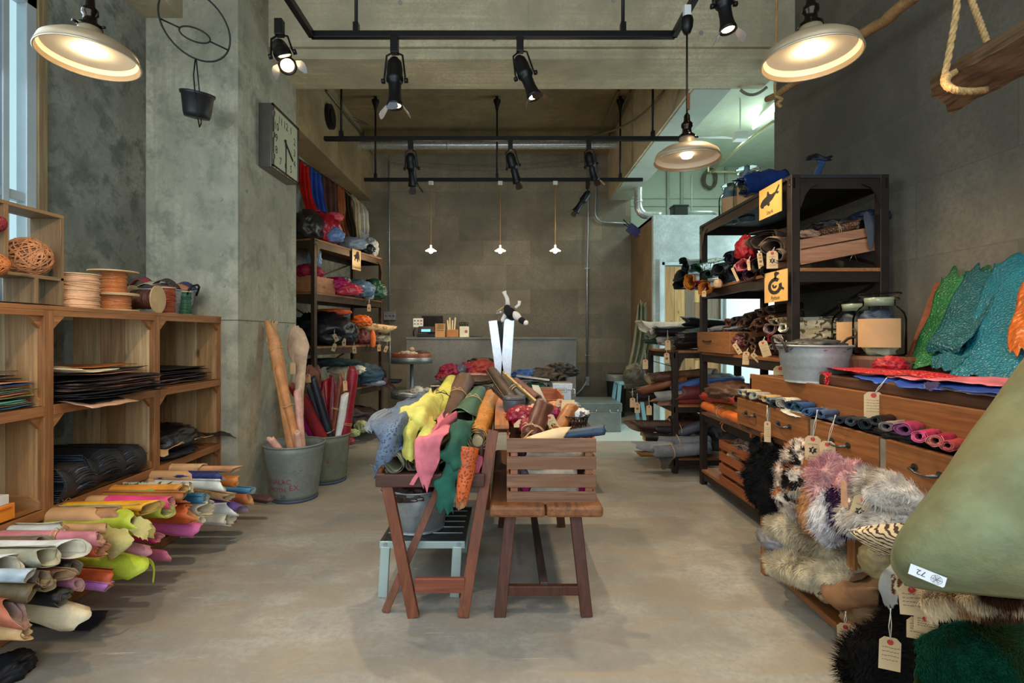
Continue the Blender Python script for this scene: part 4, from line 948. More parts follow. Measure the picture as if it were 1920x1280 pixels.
bucket('plain drab metal bucket behind the stencilled one', B2, .205, .165, .40, (128, 134, 118), [('·  6', .05, .3, .2, 0)])
TANL = (214, 148, 94)
GB = 'leather rolls standing in the buckets'
def stand(label, tp, bp, Yt, Yb_, r, rgb, **k):
    a = W(tp[0], tp[1], Y=Yt); b_ = W(bp[0], bp[1], Y=Yb_); d = (b_ - a); f = (a.z - .05) / max(a.z - b_.z, .01); e = a + d * min(f, 3)
    c = B1 if k.pop('bk', 1) == 1 else B2
    q = V((e.x, e.y, 0)) - c
    lim = .13
    if q.length > lim: q = q.normalized() * lim; e.x = c.x + q.x; e.y = c.y + q.y
    return roll(label, a, e, r * Yt / F, rgb, group=GB, **k)
stand('tallest tan hide roll with a forked top leaning on the pillar', (511, 618), (550, 838), 4.0, 3.93, 12, TANL, skew=1.6, ruf=1.4, cord=.12, rb=.045, rough=.55)
stand('second tan hide roll leaning right of the forked one', (522, 690), (562, 836), 3.92, 3.9, 8, (208, 140, 84), skew=1.5, cord=.3)
solo('leather_hide', sheet([pz((502, 608, 3.98), (510, 602, 3.98), (522, 606, 4.0)), pz((501, 635, 3.97), (508, 640, 3.97), (516, 634, 4.0)), pz((502, 655, 3.97), (512, 660, 3.95), (520, 655, 3.97))], rag=.12, rip=.01), [leather(TANL), inner_of(TANL)], 'ragged tan flap at the top of the forked hide roll', 'leather flap', solid=.003)
solo('leather_hide', sheet([pz((547, 612, 4.25), (558, 610, 4.25), (571, 622, 4.25)), pz((540, 640, 4.25), (558, 640, 4.22), (580, 646, 4.25)), pz((542, 662, 4.25), (560, 664, 4.22), (577, 662, 4.25)), pz((555, 690, 4.2), (564, 690, 4.18), (574, 690, 4.2)), pz((553, 720, 4.1), (562, 722, 4.06), (571, 722, 4.1)), pz((556, 780, 4.03), (562, 782, 4.0), (569, 780, 4.03)), pz((560, 850, 3.96), (566, 850, 3.95), (572, 850, 3.96))], rag=.02, rip=.006), [leather((224, 176, 158), .6), inner_of((224, 176, 158))], 'paddle-shaped pale pink hide standing behind the tan rolls', 'leather hide', solid=.003)
stand('pale pink roll standing in the front bucket', (557, 735), (565, 840), 4.02, 3.96, 7, (222, 170, 156), skew=1.)
stand('short pink roll stub leaning out left of the front bucket', (506, 820), (530, 850), 3.86, 3.9, 7, (230, 178, 160), skew=.4, turns=2.3)
stand('slim pink roll stub against the right tan roll', (556, 808), (562, 850), 3.86, 3.88, 6, (234, 184, 166), skew=.3)
RS = dict(bk=2)
stand('dark red suede roll leaning left out of the rear bucket', (555, 727), (618, 815), 4.3, 4.40, 13, (140, 26, 36), skew=1.4, ruf=.8, rough=.8, cord=.7, **RS)
stand('magenta roll low in the rear bucket', (567, 770), (590, 822), 4.35, 4.4, 9, (186, 22, 110), rough=.35, **RS)
stand('second magenta roll pressed beside the first', (576, 760), (596, 822), 4.42, 4.46, 7, (170, 20, 100), rough=.35, **RS)
stand('burgundy upright hide in the rear bucket, left of the red rolls', (588, 706), (608, 815), 4.52, 4.45, 15, (120, 34, 40), skew=2, ruf=1, **RS)
stand('navy black roll leaning in the rear bucket', (586, 708), (632, 812), 4.35, 4.42, 8, (34, 42, 54), rough=.3, cord=.55, kraft=.0, **RS)
stand('grey-blue roll beside the navy black one', (583, 722), (622, 815), 4.42, 4.46, 8, (84, 98, 108), skew=1.2, **RS)
stand('maroon flap roll right behind the navy black one', (600, 738), (612, 815), 4.48, 4.45, 10, (132, 30, 44), skew=1.6, **RS)
stand('bright red glossy roll in the rear bucket', (611, 712), (612, 810), 4.55, 4.5, 6, (170, 30, 36), rough=.25, turns=2.4, **RS)
stand('oxblood roll behind the brown one', (626, 712), (620, 812), 4.56, 4.5, 8, (122, 26, 34), rough=.3, skew=1.4, **RS)
stand('chestnut brown roll tied with cord in the rear bucket', (642, 700), (624, 812), 4.45, 4.45, 6, (128, 66, 44), rough=.3, cord=.35, skew=1.4, **RS)
stand('white roll standing in the rear bucket', (647, 738), (636, 812), 4.36, 4.4, 7, (226, 226, 220), kraft=0, cord=.55, turns=2.2, **RS)
stand('large glossy burgundy roll at the right of the rear bucket', (664, 690), (647, 808), 4.42, 4.42, 10, (140, 28, 40), rough=.28, skew=.6, cord=.52, rb=.05, **RS)
# ------------------------------------------------------------------ hang tags
def hangtag(label, top, c, w_, h_, ang=0, turn=0, star=True, lines=3, paper=None, normal=(0, -1, 0), group=None, ring=True):
    """manila tag hung from `top` by a string; c = its hole"""
    top = V(top); c = V(c); t = thing('hang_tag', label, 'hang tag', c, group)
    n = V(normal); n = (Matrix.Rotation(turn, 3, 'Z') @ n).normalized(); dn = V((0, 0, -1)); side = n.cross(dn).normalized()
    rt = Matrix.Rotation(ang, 3, n); u = rt @ side; v = rt @ V((0, 0, 1))
    o = c + v * (.012)
    k = w_ * .22; poly = [(-w_ / 2, -h_), (w_ / 2, -h_), (w_ / 2, -k), (w_ / 2 - k, 0), (-w_ / 2 + k, 0), (-w_ / 2, -k)]
    MB().prism(poly, o, u, v, .0012).build('card', paper or TAGP, t)
    nn = u.cross(v).normalized()
    for sg in (1, -1):
        pass
    front = nn if nn.dot(V((0, 0, 0)) - o) > 0 else -nn
    base = (.0014 if front.dot(nn) > 0 else -.0002)
    if ring: MB().disc(o - v * .014 + nn * (.0012 if front.dot(nn) > 0 else 0) + front * .0006, w_ * .15, front, .001, 16).build('hole_ring', RED, t)
    uu = u if u.cross(v).dot(front) > 0 else -u
    s0 = o + nn * (.0012 if front.dot(nn) > 0 else 0) + front * .0006
    if star:
        m = MB(); cc = s0 - v * h_ * .56; r1 = w_ * .30
        pts = []
        for i in range(12):
            a = PI / 6 * i; r_ = r1 if i % 2 == 0 else r1 * .58; pts.append((r_ * math.sin(a), r_ * math.cos(a)))
        m.prism(pts, cc, uu, v, .0004)
        m.bb(0, 0, 0, 0, 0, 0) if False else None
        m.beam(cc - uu * w_ * .3 + v * h_ * .24, cc + uu * w_ * .3 + v * h_ * .24, .0006, .002, front); m.beam(cc - uu * w_ * .3 - v * h_ * .24, cc + uu * w_ * .3 - v * h_ * .24, .0006, .002, front)
        m.build('star_stamp', INK, t)
        m = MB(); m.prism([(-.18 * r1, -.4 * r1), (.05 * r1, -.4 * r1), (.05 * r1, .1 * r1), (.3 * r1, .45 * r1), (.1 * r1, .5 * r1), (-.2 * r1, .2 * r1)], cc + front * .0006, uu, v, .0004); m.build('stamp_figure', TAGP, t)
    elif lines:
        m = MB()
        for i in range(lines):
            z = -h_ * (.32 + .5 * i / max(lines, 1)); rnd = random.Random(int(c.x * 1000) + i); x = -w_ * .36
            while x < w_ * .34:
                L = rnd.uniform(.04, .16) * w_; m.prism([(0, 0), (L, .0006), (L, .0022), (0, .0018)], s0 + uu * x + v * (z + rnd.uniform(-.001, .001)), uu, v, .0003); x += L + .035 * w_
        m.build('handwriting', PENCIL, t)
    MB().tube([top, top.lerp(o - v * .012, .5) + V((.004, 0, 0)), o - v * .012 + front * .002, top.lerp(o - v * .012, .55) - V((.004, 0, 0)), top + V((.003, 0, 0))], .0012, 5).build('string', STRING, t)
    return t
hangtag('manila tag on the paddle-shaped pink hide in front of the pillar', W(549, 664, Y=4.15), W(549, 682, Y=4.12), .044, .095, star=False, lines=0, ring=False)
hangtag('kraft tag hung between white and burgundy rolls in the rear bucket', W(648, 700, Y=4.3), W(647, 716, Y=4.28), .035, .085, .05, star=False, lines=0, paper=KRAFT)
hangtag('kraft tag tucked at the top of the navy black roll', W(577, 700, Y=4.28), W(577, 704, Y=4.26), .045, .07, .1, star=False, lines=0, paper=KRAFT)
# ================================================================== CLOCK
t = thing('wall_clock', 'large square station clock with chrome case jutting from the pillar side', 'clock', (-1.9, 4.15, 2.55))
ya, yb, za, zb = 3.90, 4.62, 2.45, 3.02
# clock face looks along +X with its near edge standing off the pillar
xa = -1.80; y0c, y1c = 3.86, 4.60; z0c, z1c = 2.48, 3.08
y0c = 1.80 * 960 / (950 - 509); y1c = 1.80 * 960 / (950 - 558)
z1c = CH + (VY - 192) / F * y0c; z0c = CH - (312 - VY) / F * y0c
case = plain('brushed_steel_case', (120, 116, 110), .32, .85, .06, 15)
MB().bb(-1.899, -1.80, y0c, y1c, z0c, z1c).build('case', case, t, bevel=.006)
fr_ = MB(); w_ = .022
for a in ((y0c, y1c, z1c - w_, z1c), (y0c, y1c, z0c, z0c + w_), (y0c, y0c + w_, z0c, z1c), (y1c - w_, y1c, z0c, z1c)): fr_.bb(-1.80, -1.788, *a)
fr_.build('bezel', plain('polished_steel', (150, 146, 140), .18, .95), t, bevel=.002)
MB().bb(-1.80, -1.796, y0c + w_, y1c - w_, z0c + w_, z1c - w_).build('dial', plain('dial_cream', (198, 198, 168), .5, 0, .03), t)
cy, cz_ = (y0c + y1c) / 2, (z0c + z1c) / 2; hy, hz = (y1c - y0c) / 2 - .075, (z1c - z0c) / 2 - .085
m = MB()
for i in range(1, 13):
    a = PI / 6 * i; sx_, sz_ = math.sin(a), math.cos(a); k = 1 / max(abs(sx_), abs(sz_)); 
    write(m, str(i), .085, (-1.796, cy + sx_ * k * hy, cz_ + sz_ * k * hz), (0, 1, 0), (0, 0, 1))
m.build('numerals', INK, t)
m = MB(); m.beam((-1.793, cy, cz_ + .05), (-1.793, cy + .0, cz_ - .25), .003, .014, (0, 1, 0)); m.build('minute_hand', INK, t)
m = MB(); m.beam((-1.791, cy - .03, cz_ + .04), (-1.791, cy + .13, cz_ - .08), .003, .018, (0, 1, .8)); m.build('hour_hand', INK, t)
MB().disc((-1.790, cy, cz_), .016, (1, 0, 0), .004).build('hub', INK, t)
MB().bb(-1.787, -1.784, y0c + w_, y1c - w_, z0c + w_, z1c - w_)
m = MB()
for z in (z0c + .08, cz_, z1c - .08): m.bb(-1.79, -1.778, y0c - .006, y0c + .012, z - .02, z + .02)
m.build('latch', CHROME, t)
# hanging wire ring with black pot
t = thing('hanging_planter', 'wire hoop hanger holding an empty black pot on the pillar', 'planter', W(371, 200, Y=3.3))
BW = plain('black_wire', (22, 22, 24), .5, .2)
cR = W(363, 40, Y=3.1)
# hoop tilted in space
def ringpts(c, u, v, n=40): return [V(c) + V(u) * math.cos(2 * PI * i / n) + V(v) * math.sin(2 * PI * i / n) for i in range(n)]
def ringpix(c, a, b_, ang, Y, tilt=.10, n=40):
    out = []
    for i in range(n):
        x = a * math.cos(2 * PI * i / n); y = b_ * math.sin(2 * PI * i / n); X_1 = c[0] + x * math.cos(ang) - y * math.sin(ang); Y_1 = c[1] + x * math.sin(ang) + y * math.cos(ang)
        out.append(W(X_1, Y_1, Y=Y + tilt * math.cos(2 * PI * i / n)))
    return out
MB().tube(ringpix((364, 46), 82, 52, .82, 3.25), .0055, 8, closed=True).build('outer_hoop', BW, t)
MB().tube(ringpix((365, 65), 31, 12, .38, 3.25, .04), .005, 8, closed=True).build('inner_hoop', BW, t)
m = MB(); m.tube([W(298, 34, Y=3.2), W(337, 52, Y=3.22)], .005, 6); m.tube([W(394, 78, Y=3.28), W(428, 94, Y=3.33)], .005, 6); m.build('spoke', BW, t)
pc_ = W(370, 198, Y=3.3)
m = MB(); m.tube([W(366, 112, Y=3.25), W(363, 140, Y=3.23), W(366, 180, Y=3.19), W(370, 215, Y=3.2), W(374, 238, Y=3.28), W(377, 232, Y=3.32)], .004, 6); m.tube([W(368, 112, Y=3.27), W(374, 172, Y=3.36), W(377, 200, Y=3.38), W(377, 232, Y=3.32)], .004, 6); m.build('wire_loop', BW, t)
pax = V((.14, -.18, 1)).normalized()
MB().lathe([(.001, -.075), (.073, -.075), (.080, -.05), (.092, .055), (.100, .06), (.102, .075), (.094, .076), (.09, .06), (.07, -.065), (.001, -.066)], pc_, 36, 0, pax).build('pot', plain('black_pot', (26, 27, 30), .45), t)
MB().tube([W(363, 0, Y=3.3), (W(363, 0, Y=3.3).x, 3.3, 3.49)], .004, 6).build('hook_wire', BW, t)
# ================================================================== METAL RACKS
def rack(label, A, B, depth, levels, side, wd=.045, mat=IRON, boards=(150, 100, 58), brace=True, top=None, rail=.07):
    """angle-iron rack. A near-front foot, B far-front foot; side=+1: body to the right of A->B"""
    A = V((A[0], A[1], 0)); B = V((B[0], B[1], 0)); d = (B - A).normalized(); n = V((d.y, -d.x, 0)) * side; H = levels[-1]
    t = thing('metal_rack', label, 'rack', A)
    L = (B - A).length
    for p in (A, B, A + n * depth, B + n * depth):
        ins = d * (wd / 2 if (p - A).dot(d) < .1 else -wd / 2) + n * (wd / 2 if (p - A).dot(n) < .1 else -wd / 2)
        q = p + ins; MB().beam(q, q + V((0, 0, H)), wd, wd, d).build('upright', mat, t, bevel=.003)
    for z in levels:
        m = MB()
        for a, b_ in ((A, B), (A + n * depth, B + n * depth)):
            o = n * (wd * .3 if a == A else -wd * .3); m.beam(a + o + V((0, 0, z - .02 - rail / 2)), b_ + o + V((0, 0, z - .02 - rail / 2)), .012, rail)
        for a in (A, B):
            o = d * (wd * .3 if a == A else -wd * .3); m.beam(a + o + V((0, 0, z - .02 - rail / 2)), a + o + n * depth + V((0, 0, z - .02 - rail / 2)), .012, rail)
        m.build('shelf_rail', mat, t)
        m = MB(); c = (A + B) / 2 + n * depth / 2 + V((0, 0, z - .010))
        m.box(c, (L - .002, depth - .002, .020), Matrix((d, n, V((0, 0, 1)))).transposed())
        m.build('shelf_board', wood(boards, 1, .55, 1, False) if z < H - .01 or top is None else top, t)
    for a, sg in ((A, 1), (B, -1)):
        g = MB()
        poly = [(0, 0), (sg * .11, 0), (sg * .07, -.015), (sg * .04, -.04), (sg * .018, -.10), (0, -.14)]
        g.prism(poly, a + n * .003 + V((0, 0, H - rail + .005)) + d * sg * wd, d, (0, 0, 1), .006)
        for off in ((.02, -.02), (.05, -.02), (.02, -.06)): g.lathe([(.007, 0), (.005, .006), (.001, .007)], a + d * sg * off[0] + V((0, 0, H + off[1])), 10, 0, -n)
        g.build('gusset_plate', mat, t)
    for p, sg in ((A, 1), (A + n * depth, -1)):
        g = MB()
        poly = [(0, 0), (sg * .11, 0), (sg * .06, -.02), (sg * .03, -.06), (0, -.14)]
        g.prism(poly, p + d * .003 + V((0, 0, H - rail + .005)) + n * sg * wd, n, (0, 0, 1), .006)
        g.build('gusset_plate', mat, t)
    if brace:
        for i, (z0, z1) in enumerate(zip(levels, levels[1:])):
            a, b_ = (A, B) if i % 2 else (B, A)
            m = MB(); m.beam(a + n * (depth - .01) + V((0, 0, z0)), b_ + n * (depth - .01) + V((0, 0, z1 - .05)), .02, .006, n); m.build('cross_brace', mat, t)
    return t, A, B, d, n
RU = plain('raw_steel_edge', (74, 58, 44), .45, .5, .2)
# left rear rack
LA, LB = (-2.0, 5.33), (-1.63, 6.76)
tL, A_, B_, dL, nL = rack('dark metal rack with wooden shelves against the left wall at the back', LA, LB, .46, (.12, .62, 1.13, 1.70, 2.26), -1, mat=RU)
def LP(s, dp, z): return A_ + dL * s + nL * dp + V((0, 0, z))
def sign(label, o, u, v, w_, h_, word, shape, name='animal_sign', parent=None):
    """lacquered card with an animal silhouette and its name"""
    o = V(o); u = V(u).normalized(); v = V(v).normalized(); n = u.cross(v)
    t = thing(name, label, 'sign', o)
    MB().prism([(-w_ / 2, -h_ / 2), (w_ / 2, -h_ / 2), (w_ / 2, h_ / 2), (-w_ / 2, h_ / 2)], o - n * .004, u, v, .004).build('card', plain('amber_card', (222, 170, 92), .35, 0, .06, 6), t)
    m = MB()
    for poly in shape: m.prism([(x * w_ * 1.18, y * h_ * 1.18 + .04 * h_) for x, y in poly], o, u, v, .0008)
    m.build('silhouette', INK, t)
    if word: write(MB(), word, 1, o, u, v)
    if word:
        q = MB(); write(q, word, h_ * .19, o - v * h_ * .37, u, v, 0, .001); q.build('lettering', INK, t)
    return t
CROC = [[(-.3, .12), (-.1, .18), (.02, .32), (.18, .34), (.26, .2), (.3, 0), (.24, -.08), (.16, .06), (.14, -.1), (.06, -.12), (.02, .02), (-.1, .0), (-.14, -.1), (-.22, -.06), (-.16, .06)]]
sign('amber card with a small lizard silhouette on the left rear rack', LP(.80, -.012, 2.145), dL, (0, 0, 1), .19, .24, 'Crocodile', CROC)
GL = 'skins on the left rear rack'
def LB_(lab, px, py, s, dp, z, d, rgb, **k):
    p = LP(s, dp, z + d[2] / 2 * .76); return bundle(lab, p, d, rgb, group=GL, **k)
# top: crumpled bagged skins
for lab, s, dp, z, d, rgb, kk in (
  ('crumpled dark bag of skins at the near end of the left rack top', .10, .15, 2.27, (.3, .3, .34), (52, 46, 44), dict(rough=.2)),
  ('shiny red skins in a clear bag on the left rack top', .30, .10, 2.27, (.34, .26, .36), (176, 24, 44), dict(rough=.15, amp=.4)),
  ('pink-red glossy skin end on the left rack top', .36, .02, 2.52, (.20, .12, .10), (214, 84, 96), dict(rough=.15, amp=.4)),
  ('pale blue skins folded on the left rack top', .28, -.02, 2.27, (.26, .12, .18), (110, 142, 188), dict(rough=.2)),
  ('grey plastic-wrapped swan-shaped skin on the left rack top', .78, .04, 2.27, (.34, .16, .16), (156, 168, 176), dict(rough=.15)),
  ('black glossy skins at the far end of the left rack top', 1.12, .05, 2.27, (.22, .14, .14), (40, 44, 48), dict(rough=.2)),
  ('white fluffy skin at the far end of the left rack top', 1.3, .08, 2.27, (.18, .2, .26), (196, 196, 192), {}),
  ('wine red skins in a wooden box on the second left shelf', .12, .16, 1.86, (.30, .3, .16), (150, 18, 54), {}),
  ('pale blue bagged skin at the near end of the second left shelf', .14, .1, 1.98, (.14, .1, .24), (120, 146, 170), dict(rough=.2)),
  ('magenta skins heaped on the second left shelf', .50, .10, 1.76, (.34, .24, .16), (176, 24, 84), dict(rough=.3, amp=.4)),
  ('crumpled coral red bag in front of the magenta skins', .55, .0, 1.71, (.36, .18, .15), (206, 60, 76), dict(rough=.12, amp=.45)),
  ('grey patterned skin between the magenta and blue bags', .66, .06, 1.84, (.14, .14, .10), (140, 136, 132), dict(pat='python', rgb2=(50, 46, 44))),
  ('steel blue crumpled bag on the second left shelf', .86, .02, 1.71, (.38, .22, .22), (88, 116, 140), dict(rough=.15, amp=.4)),
  ('light grey-blue tail hanging off the blue bag', 1.02, -.05, 1.69, (.12, .10, .16), (150, 172, 184), dict(rough=.2)),
  ('olive skin behind the blue bag on the second left shelf', 1.02, .12, 1.8, (.22, .2, .12), (110, 90, 30), {}),
  ('dark green bagged skins at the far end of the second left shelf', 1.22, .02, 1.71, (.34, .24, .26), (30, 74, 54), dict(rough=.15, amp=.45)),
  ('pale olive bag at the far corner of the second left shelf', 1.38, .02, 1.71, (.16, .14, .12), (150, 160, 110), dict(rough=.2)),
  ('large black glossy skins filling the near half of the third left shelf', .36, .16, 1.14, (.70, .36, .40), (20, 22, 28), dict(rough=.25, amp=.3)),
  ('orange skins draped over the black ones', .52, .14, 1.48, (.42, .2, .08), (206, 84, 34), {}),
  ('small light blue skin beside the orange drape', .58, .02, 1.47, (.14, .06, .05), (90, 140, 190), {}),
  ('dark brown roll bundle in the middle of the third left shelf', .74, .04, 1.16, (.20, .22, .26), (70, 44, 38), {}),
  ('bright orange feathery skin on the third left shelf', .88, -.03, 1.36, (.22, .12, .14), (226, 104, 30), dict(amp=.45)),
  ('yellow-orange skin next to the feathery one', 1.0, -.02, 1.36, (.14, .1, .12), (220, 150, 40), {}),
  ('maroon skin bundle low on the third left shelf', .96, .02, 1.15, (.2, .2, .20), (110, 44, 48), {}),
  ('small orange skin hanging over the third left shelf edge', 1.08, -.07, 1.10, (.07, .05, .24), (226, 112, 40), dict(amp=.1)),
  ('teal denim-like bundle on the fourth left shelf', 1.02, .0, .66, (.40, .3, .26), (52, 82, 98), dict(rough=.7)),
  ('pale lilac-grey skin under the teal bundle', 1.02, -.10, .63, (.30, .12, .08), (142, 146, 168), {}),
  ('black furry bundle at the far end of the fourth left shelf', 1.3, .0, .64, (.22, .26, .24), (18, 18, 18), {}),
  ('dark teal flat hides on the fourth left shelf', .45, .15, .90, (.7, .36, .1), (22, 44, 46), dict(rough=.8)),
  ('white crumpled hide on the fourth left shelf', .56, -.02, .80, (.40, .1, .14), (206, 200, 176), {}),
  ('red flat hide on the fourth left shelf behind the bucket rolls', .78, .05, .83, (.3, .26, .06), (176, 20, 30), {}),
  ('dark brown scrap pile on the bottom left shelf', .9, .16, .15, (.7, .4, .26), (52, 36, 38), dict(amp=.4)),
  ('rust scrap on the bottom left shelf', .95, -.06, .14, (.30, .16, .1), (120, 64, 34), dict(amp=.4)),
  ('pale green scraps lying on the bottom left shelf edge', .66, -.16, .13, (.16, .14, .14), (168, 178, 128), dict(amp=.4)),
  ('pinkish scrap near the pale green ones', .82, -.16, .13, (.14, .14, .1), (196, 130, 120), dict(amp=.4))):
    LB_(lab, 0, 0, s, dp, z, d, rgb, **kk)
# box on second shelf, spotted cream roll
t = thing('wooden_box', 'wooden box at the near end of the second left shelf', 'box', LP(.25, .2, 1.70))
m = MB(); mt = Matrix((dL, nL, V((0, 0, 1)))).transposed()
for c_, d_ in ((LP(.22, .04, 1.79), (.42, .012, .17)), (LP(.22, .40, 1.79), (.42, .012, .17)), (LP(.01, .22, 1.79), (.012, .36, .17)), (LP(.43, .22, 1.79), (.012, .36, .17)), (LP(.22, .22, 1.71), (.42, .36, .012))): m.box(c_, d_, mt)
m.build('body', wood((176, 116, 76), 1, .6), t, bevel=.002)
roll('cream spotted snakeskin roll jutting from the third left shelf', LP(1.30, -.22, 1.32), LP(.95, .30, 1.40), .055, (214, 180, 130), pat='python', rgb2=(150, 110, 70), group=GL, skew=1.2)
roll('second grey-cream snakeskin roll on the third left shelf', LP(1.38, -.12, 1.20), LP(1.1, .3, 1.22), .04, (190, 180, 160), pat='python', rgb2=(90, 80, 70), group=GL, skew=1.2)
roll('dark brown tied roll jutting low from the third left shelf', LP(1.2, -.10, 1.17), LP(.9, .3, 1.18), .038, (72, 50, 46), group=GL)
roll('thin black roll sticking out of the fourth left shelf toward the aisle', LP(1.34, -.30, .66), LP(1.05, .2, .70), .03, (30, 26, 26), group=GL, skew=1.5)
solo('leather_scrap', sheet([pz((690, 705, 6.4), (700, 700, 6.4), (712, 700, 6.4)), pz((712, 715, 6.3), (722, 718, 6.3), (735, 718, 6.3)), pz((728, 728, 6.25), (738, 730, 6.25), (748, 728, 6.25))], rag=.1, rip=.03), leather((58, 36, 34)), 'dark ragged skin stretching from the left rack toward the round stand', 'leather scrap', solid=.004)
for lab, px, py, Y_, an in (('small tag dangling beside the blue bag on the left rack', 692, 572, 6.1, 0), ('tag in front of the black skins on the left rack', 627, 628, 5.5, .5), ('lower tag under the black skins on the left rack', 628, 646, 5.48, -.3), ('narrow tag among black skins on the left rack', 645, 636, 5.6, 0),
      ('square tag on the brown bundle of the left rack', 661, 627, 5.75, 0), ('tag below the feathery orange skin', 664, 650, 5.7, .1), ('tag under the cream spotted roll', 709, 636, 6.0, 0), ('tag at the far upright of the left rack', 718, 646, 6.05, -.4)):
    if px == 709: top_, c_ = (-1.60, 6.45, 1.17), (-1.60, 6.42, 1.12)
    elif px == 718: top_, c_ = (-1.54, 6.62, 1.18), (-1.54, 6.58, 1.10)
    else: top_, c_ = W(px, py - 12, Y=Y_ + .02), W(px, py, Y=Y_)
    hangtag(lab, top_, c_, .042, .085, an, ring=False)
bundle('pale green leather strip curled on the floor edge behind the rear bucket', W(662, 812, Z=.16), (.14, .12, .08), (176, 184, 130), amp=.4)
bundle('pink and red scraps on the bottom left shelf end', W(655, 826, Z=.04), (.12, .12, .07), (176, 70, 90), amp=.4)
# hanging skins over the left rack
GH = 'skins hung on the left wall above the rack'
def hang(label, rows, rgb, **k):
    pat = k.pop('pat', None); rgb2 = k.pop('rgb2', None); ro = k.pop('rough', .55)
    return solo('hanging_skin', sheet([pz(*r) for r in rows], **k), [leather(rgb, ro, pat, rgb2)] * 2, label, 'hanging skin', GH, solid=.004)
hang('bright red skin hung at the near end of the left wall', [((561, 300, 6.1), (570, 307, 6.15), (580, 314, 6.2)), ((562, 345, 5.9), (573, 348, 5.9), (583, 350, 5.95)), ((570, 380, 5.8), (578, 380, 5.8), (590, 378, 5.85)), ((574, 400, 5.75), (584, 400, 5.72), (600, 395, 5.75))], (206, 22, 20), rag=.05, fold=.012)
hang('blue skin hung between the red and brown ones', [((580, 312, 6.25), (592, 321, 6.35), (603, 328, 6.45)), ((581, 350, 6.15), (594, 355, 6.2), (606, 358, 6.3)), ((588, 390, 6.05), (600, 392, 6.05), (612, 390, 6.1)), ((600, 447, 5.9), (610, 447, 5.9), (621, 445, 5.95))], (36, 78, 170), rag=.03, fold=.015)
hang('dark brown skin hung right of the blue one', [((602, 328, 6.5), (618, 338, 6.7), (633, 346, 6.9)), ((604, 360, 6.4), (620, 366, 6.5), (634, 370, 6.7)), ((610, 400, 6.3), (622, 402, 6.4), (636, 400, 6.5)), ((616, 440, 6.2), (626, 440, 6.3), (638, 438, 6.4))], (74, 42, 38), rag=.03, fold=.015)
hang('rust brown skin hung behind the dark brown one', [((632, 346, 7.0), (639, 350, 7.1), (646, 356, 7.2)), ((632, 380, 6.8), (640, 384, 6.9), (648, 386, 7.0)), ((634, 415, 6.7), (643, 418, 6.8), (652, 418, 6.9)), ((640, 445, 6.6), (650, 447, 6.6), (660, 447, 6.7))], (140, 76, 40), rag=.03, fold=.012)
hang('olive black skin hung beside the cream one', [((645, 362, 7.2), (652, 364, 7.25), (660, 368, 7.3)), ((646, 395, 7.0), (654, 396, 7.0), (662, 398, 7.05)), ((654, 425, 6.8), (662, 427, 6.8), (668, 428, 6.85)), ((658, 447, 6.7), (664, 448, 6.7), (670, 450, 6.7))], (52, 46, 26), rag=.06, fold=.02)
hang('cream skin hung with a puffed shoulder at the top', [((645, 362, 7.35), (650, 360, 7.3), (668, 374, 7.4)), ((658, 380, 7.2), (666, 380, 7.2), (674, 385, 7.25)), ((662, 420, 7.0), (668, 422, 7.0), (676, 425, 7.05)), ((668, 466, 6.8), (674, 468, 6.8), (681, 470, 6.8))], (196, 180, 146), rag=.05, fold=.02)
hang('white skin hung farthest along the left wall', [((662, 372, 7.5), (672, 378, 7.55), (682, 388, 7.6)), ((670, 395, 7.3), (682, 396, 7.35), (690, 398, 7.4)), ((672, 425, 7.15), (684, 428, 7.2), (693, 428, 7.25)), ((676, 450, 7.0), (684, 456, 7.0), (690, 450, 7.05))], (216, 208, 194), rag=.06, fold=.02)
hang('grey-blue skin tail under the white one', [((674, 430, 7.05), (682, 436, 7.05), (692, 440, 7.1)), ((678, 470, 6.85), (684, 470, 6.85), (692, 462, 6.9))], (160, 170, 178), rag=.1)
MB().tube([W(562, 296, Y=5.9), W(664, 366, Y=7.6)], .008, 6)
solo('hanging_rail', MB().tube([(-2.50, 5.8, 3.34), (-2.3, 7.7, 3.34)], .008, 8), BLACK, 'thin rail under the left drop beam that carries the hung skins', 'rail')
# ================================================================== COUNTER AND BACK OF SHOP
c_cnt = concrete('counter_grey', (112, 112, 108), .2, sc=1.0)
t = thing('counter', 'plain grey mortar-faced counter in front of the block wall', 'counter', (-.22, 7.3, 0))
zt = CH - (632 - VY) / F * 7.25
MB().bb(X_(762, 7.25), X_(1080, 7.25), 7.25, 7.75, 0, zt - .03).build('body', c_cnt, t, bevel=.004)
MB().bb(X_(761, 7.25), X_(1081, 7.25), 7.24, 7.76, zt - .03, zt).build('top', c_cnt, t, bevel=.004)
CY = 7.4
def K(px, py, Y=CY): return W(px, py, Y=Y)
t = thing('card_reader', 'card payment reader with blue lit display and white sign on the counter', 'card reader', K(800, 630))
z0 = zt
MB().bb(X_(783, CY), X_(818, CY), CY - .05, CY + .1, z0, z0 + .05).build('base', plain('black_plastic', (24, 24, 28), .5), t, bevel=.01)
MB().box(K(801, 619) + V((0, -.05, .01)), (.24, .03, .10), Matrix.Rotation(-.5, 3, 'X')).build('head', plain('black_plastic', (24, 24, 28), .5), t, bevel=.01)
MB().box(K(800, 621) + V((0, -.075, .012)), (.13, .004, .04), Matrix.Rotation(-.5, 3, 'X')).build('display', plain('blue_display', (90, 160, 220), .4, em=1.2, var=0), t)
MB().box(K(784, 605), (.145, .012, .13)).build('white_sign', plain('white_card2', (238, 234, 222), .5, 0, .02), t, bevel=.004)
m = MB()
for k in range(3): m.box(K(778 + 6 * k, 601) + V((0, -.008, 0)), (.026, .002, .018))
for k in range(3): m.box(K(778 + 6 * k, 607) + V((0, -.008, 0)), (.026, .002, .014))
m.build('card_logos', plain('logo_grey', (120, 110, 130), .6), t)
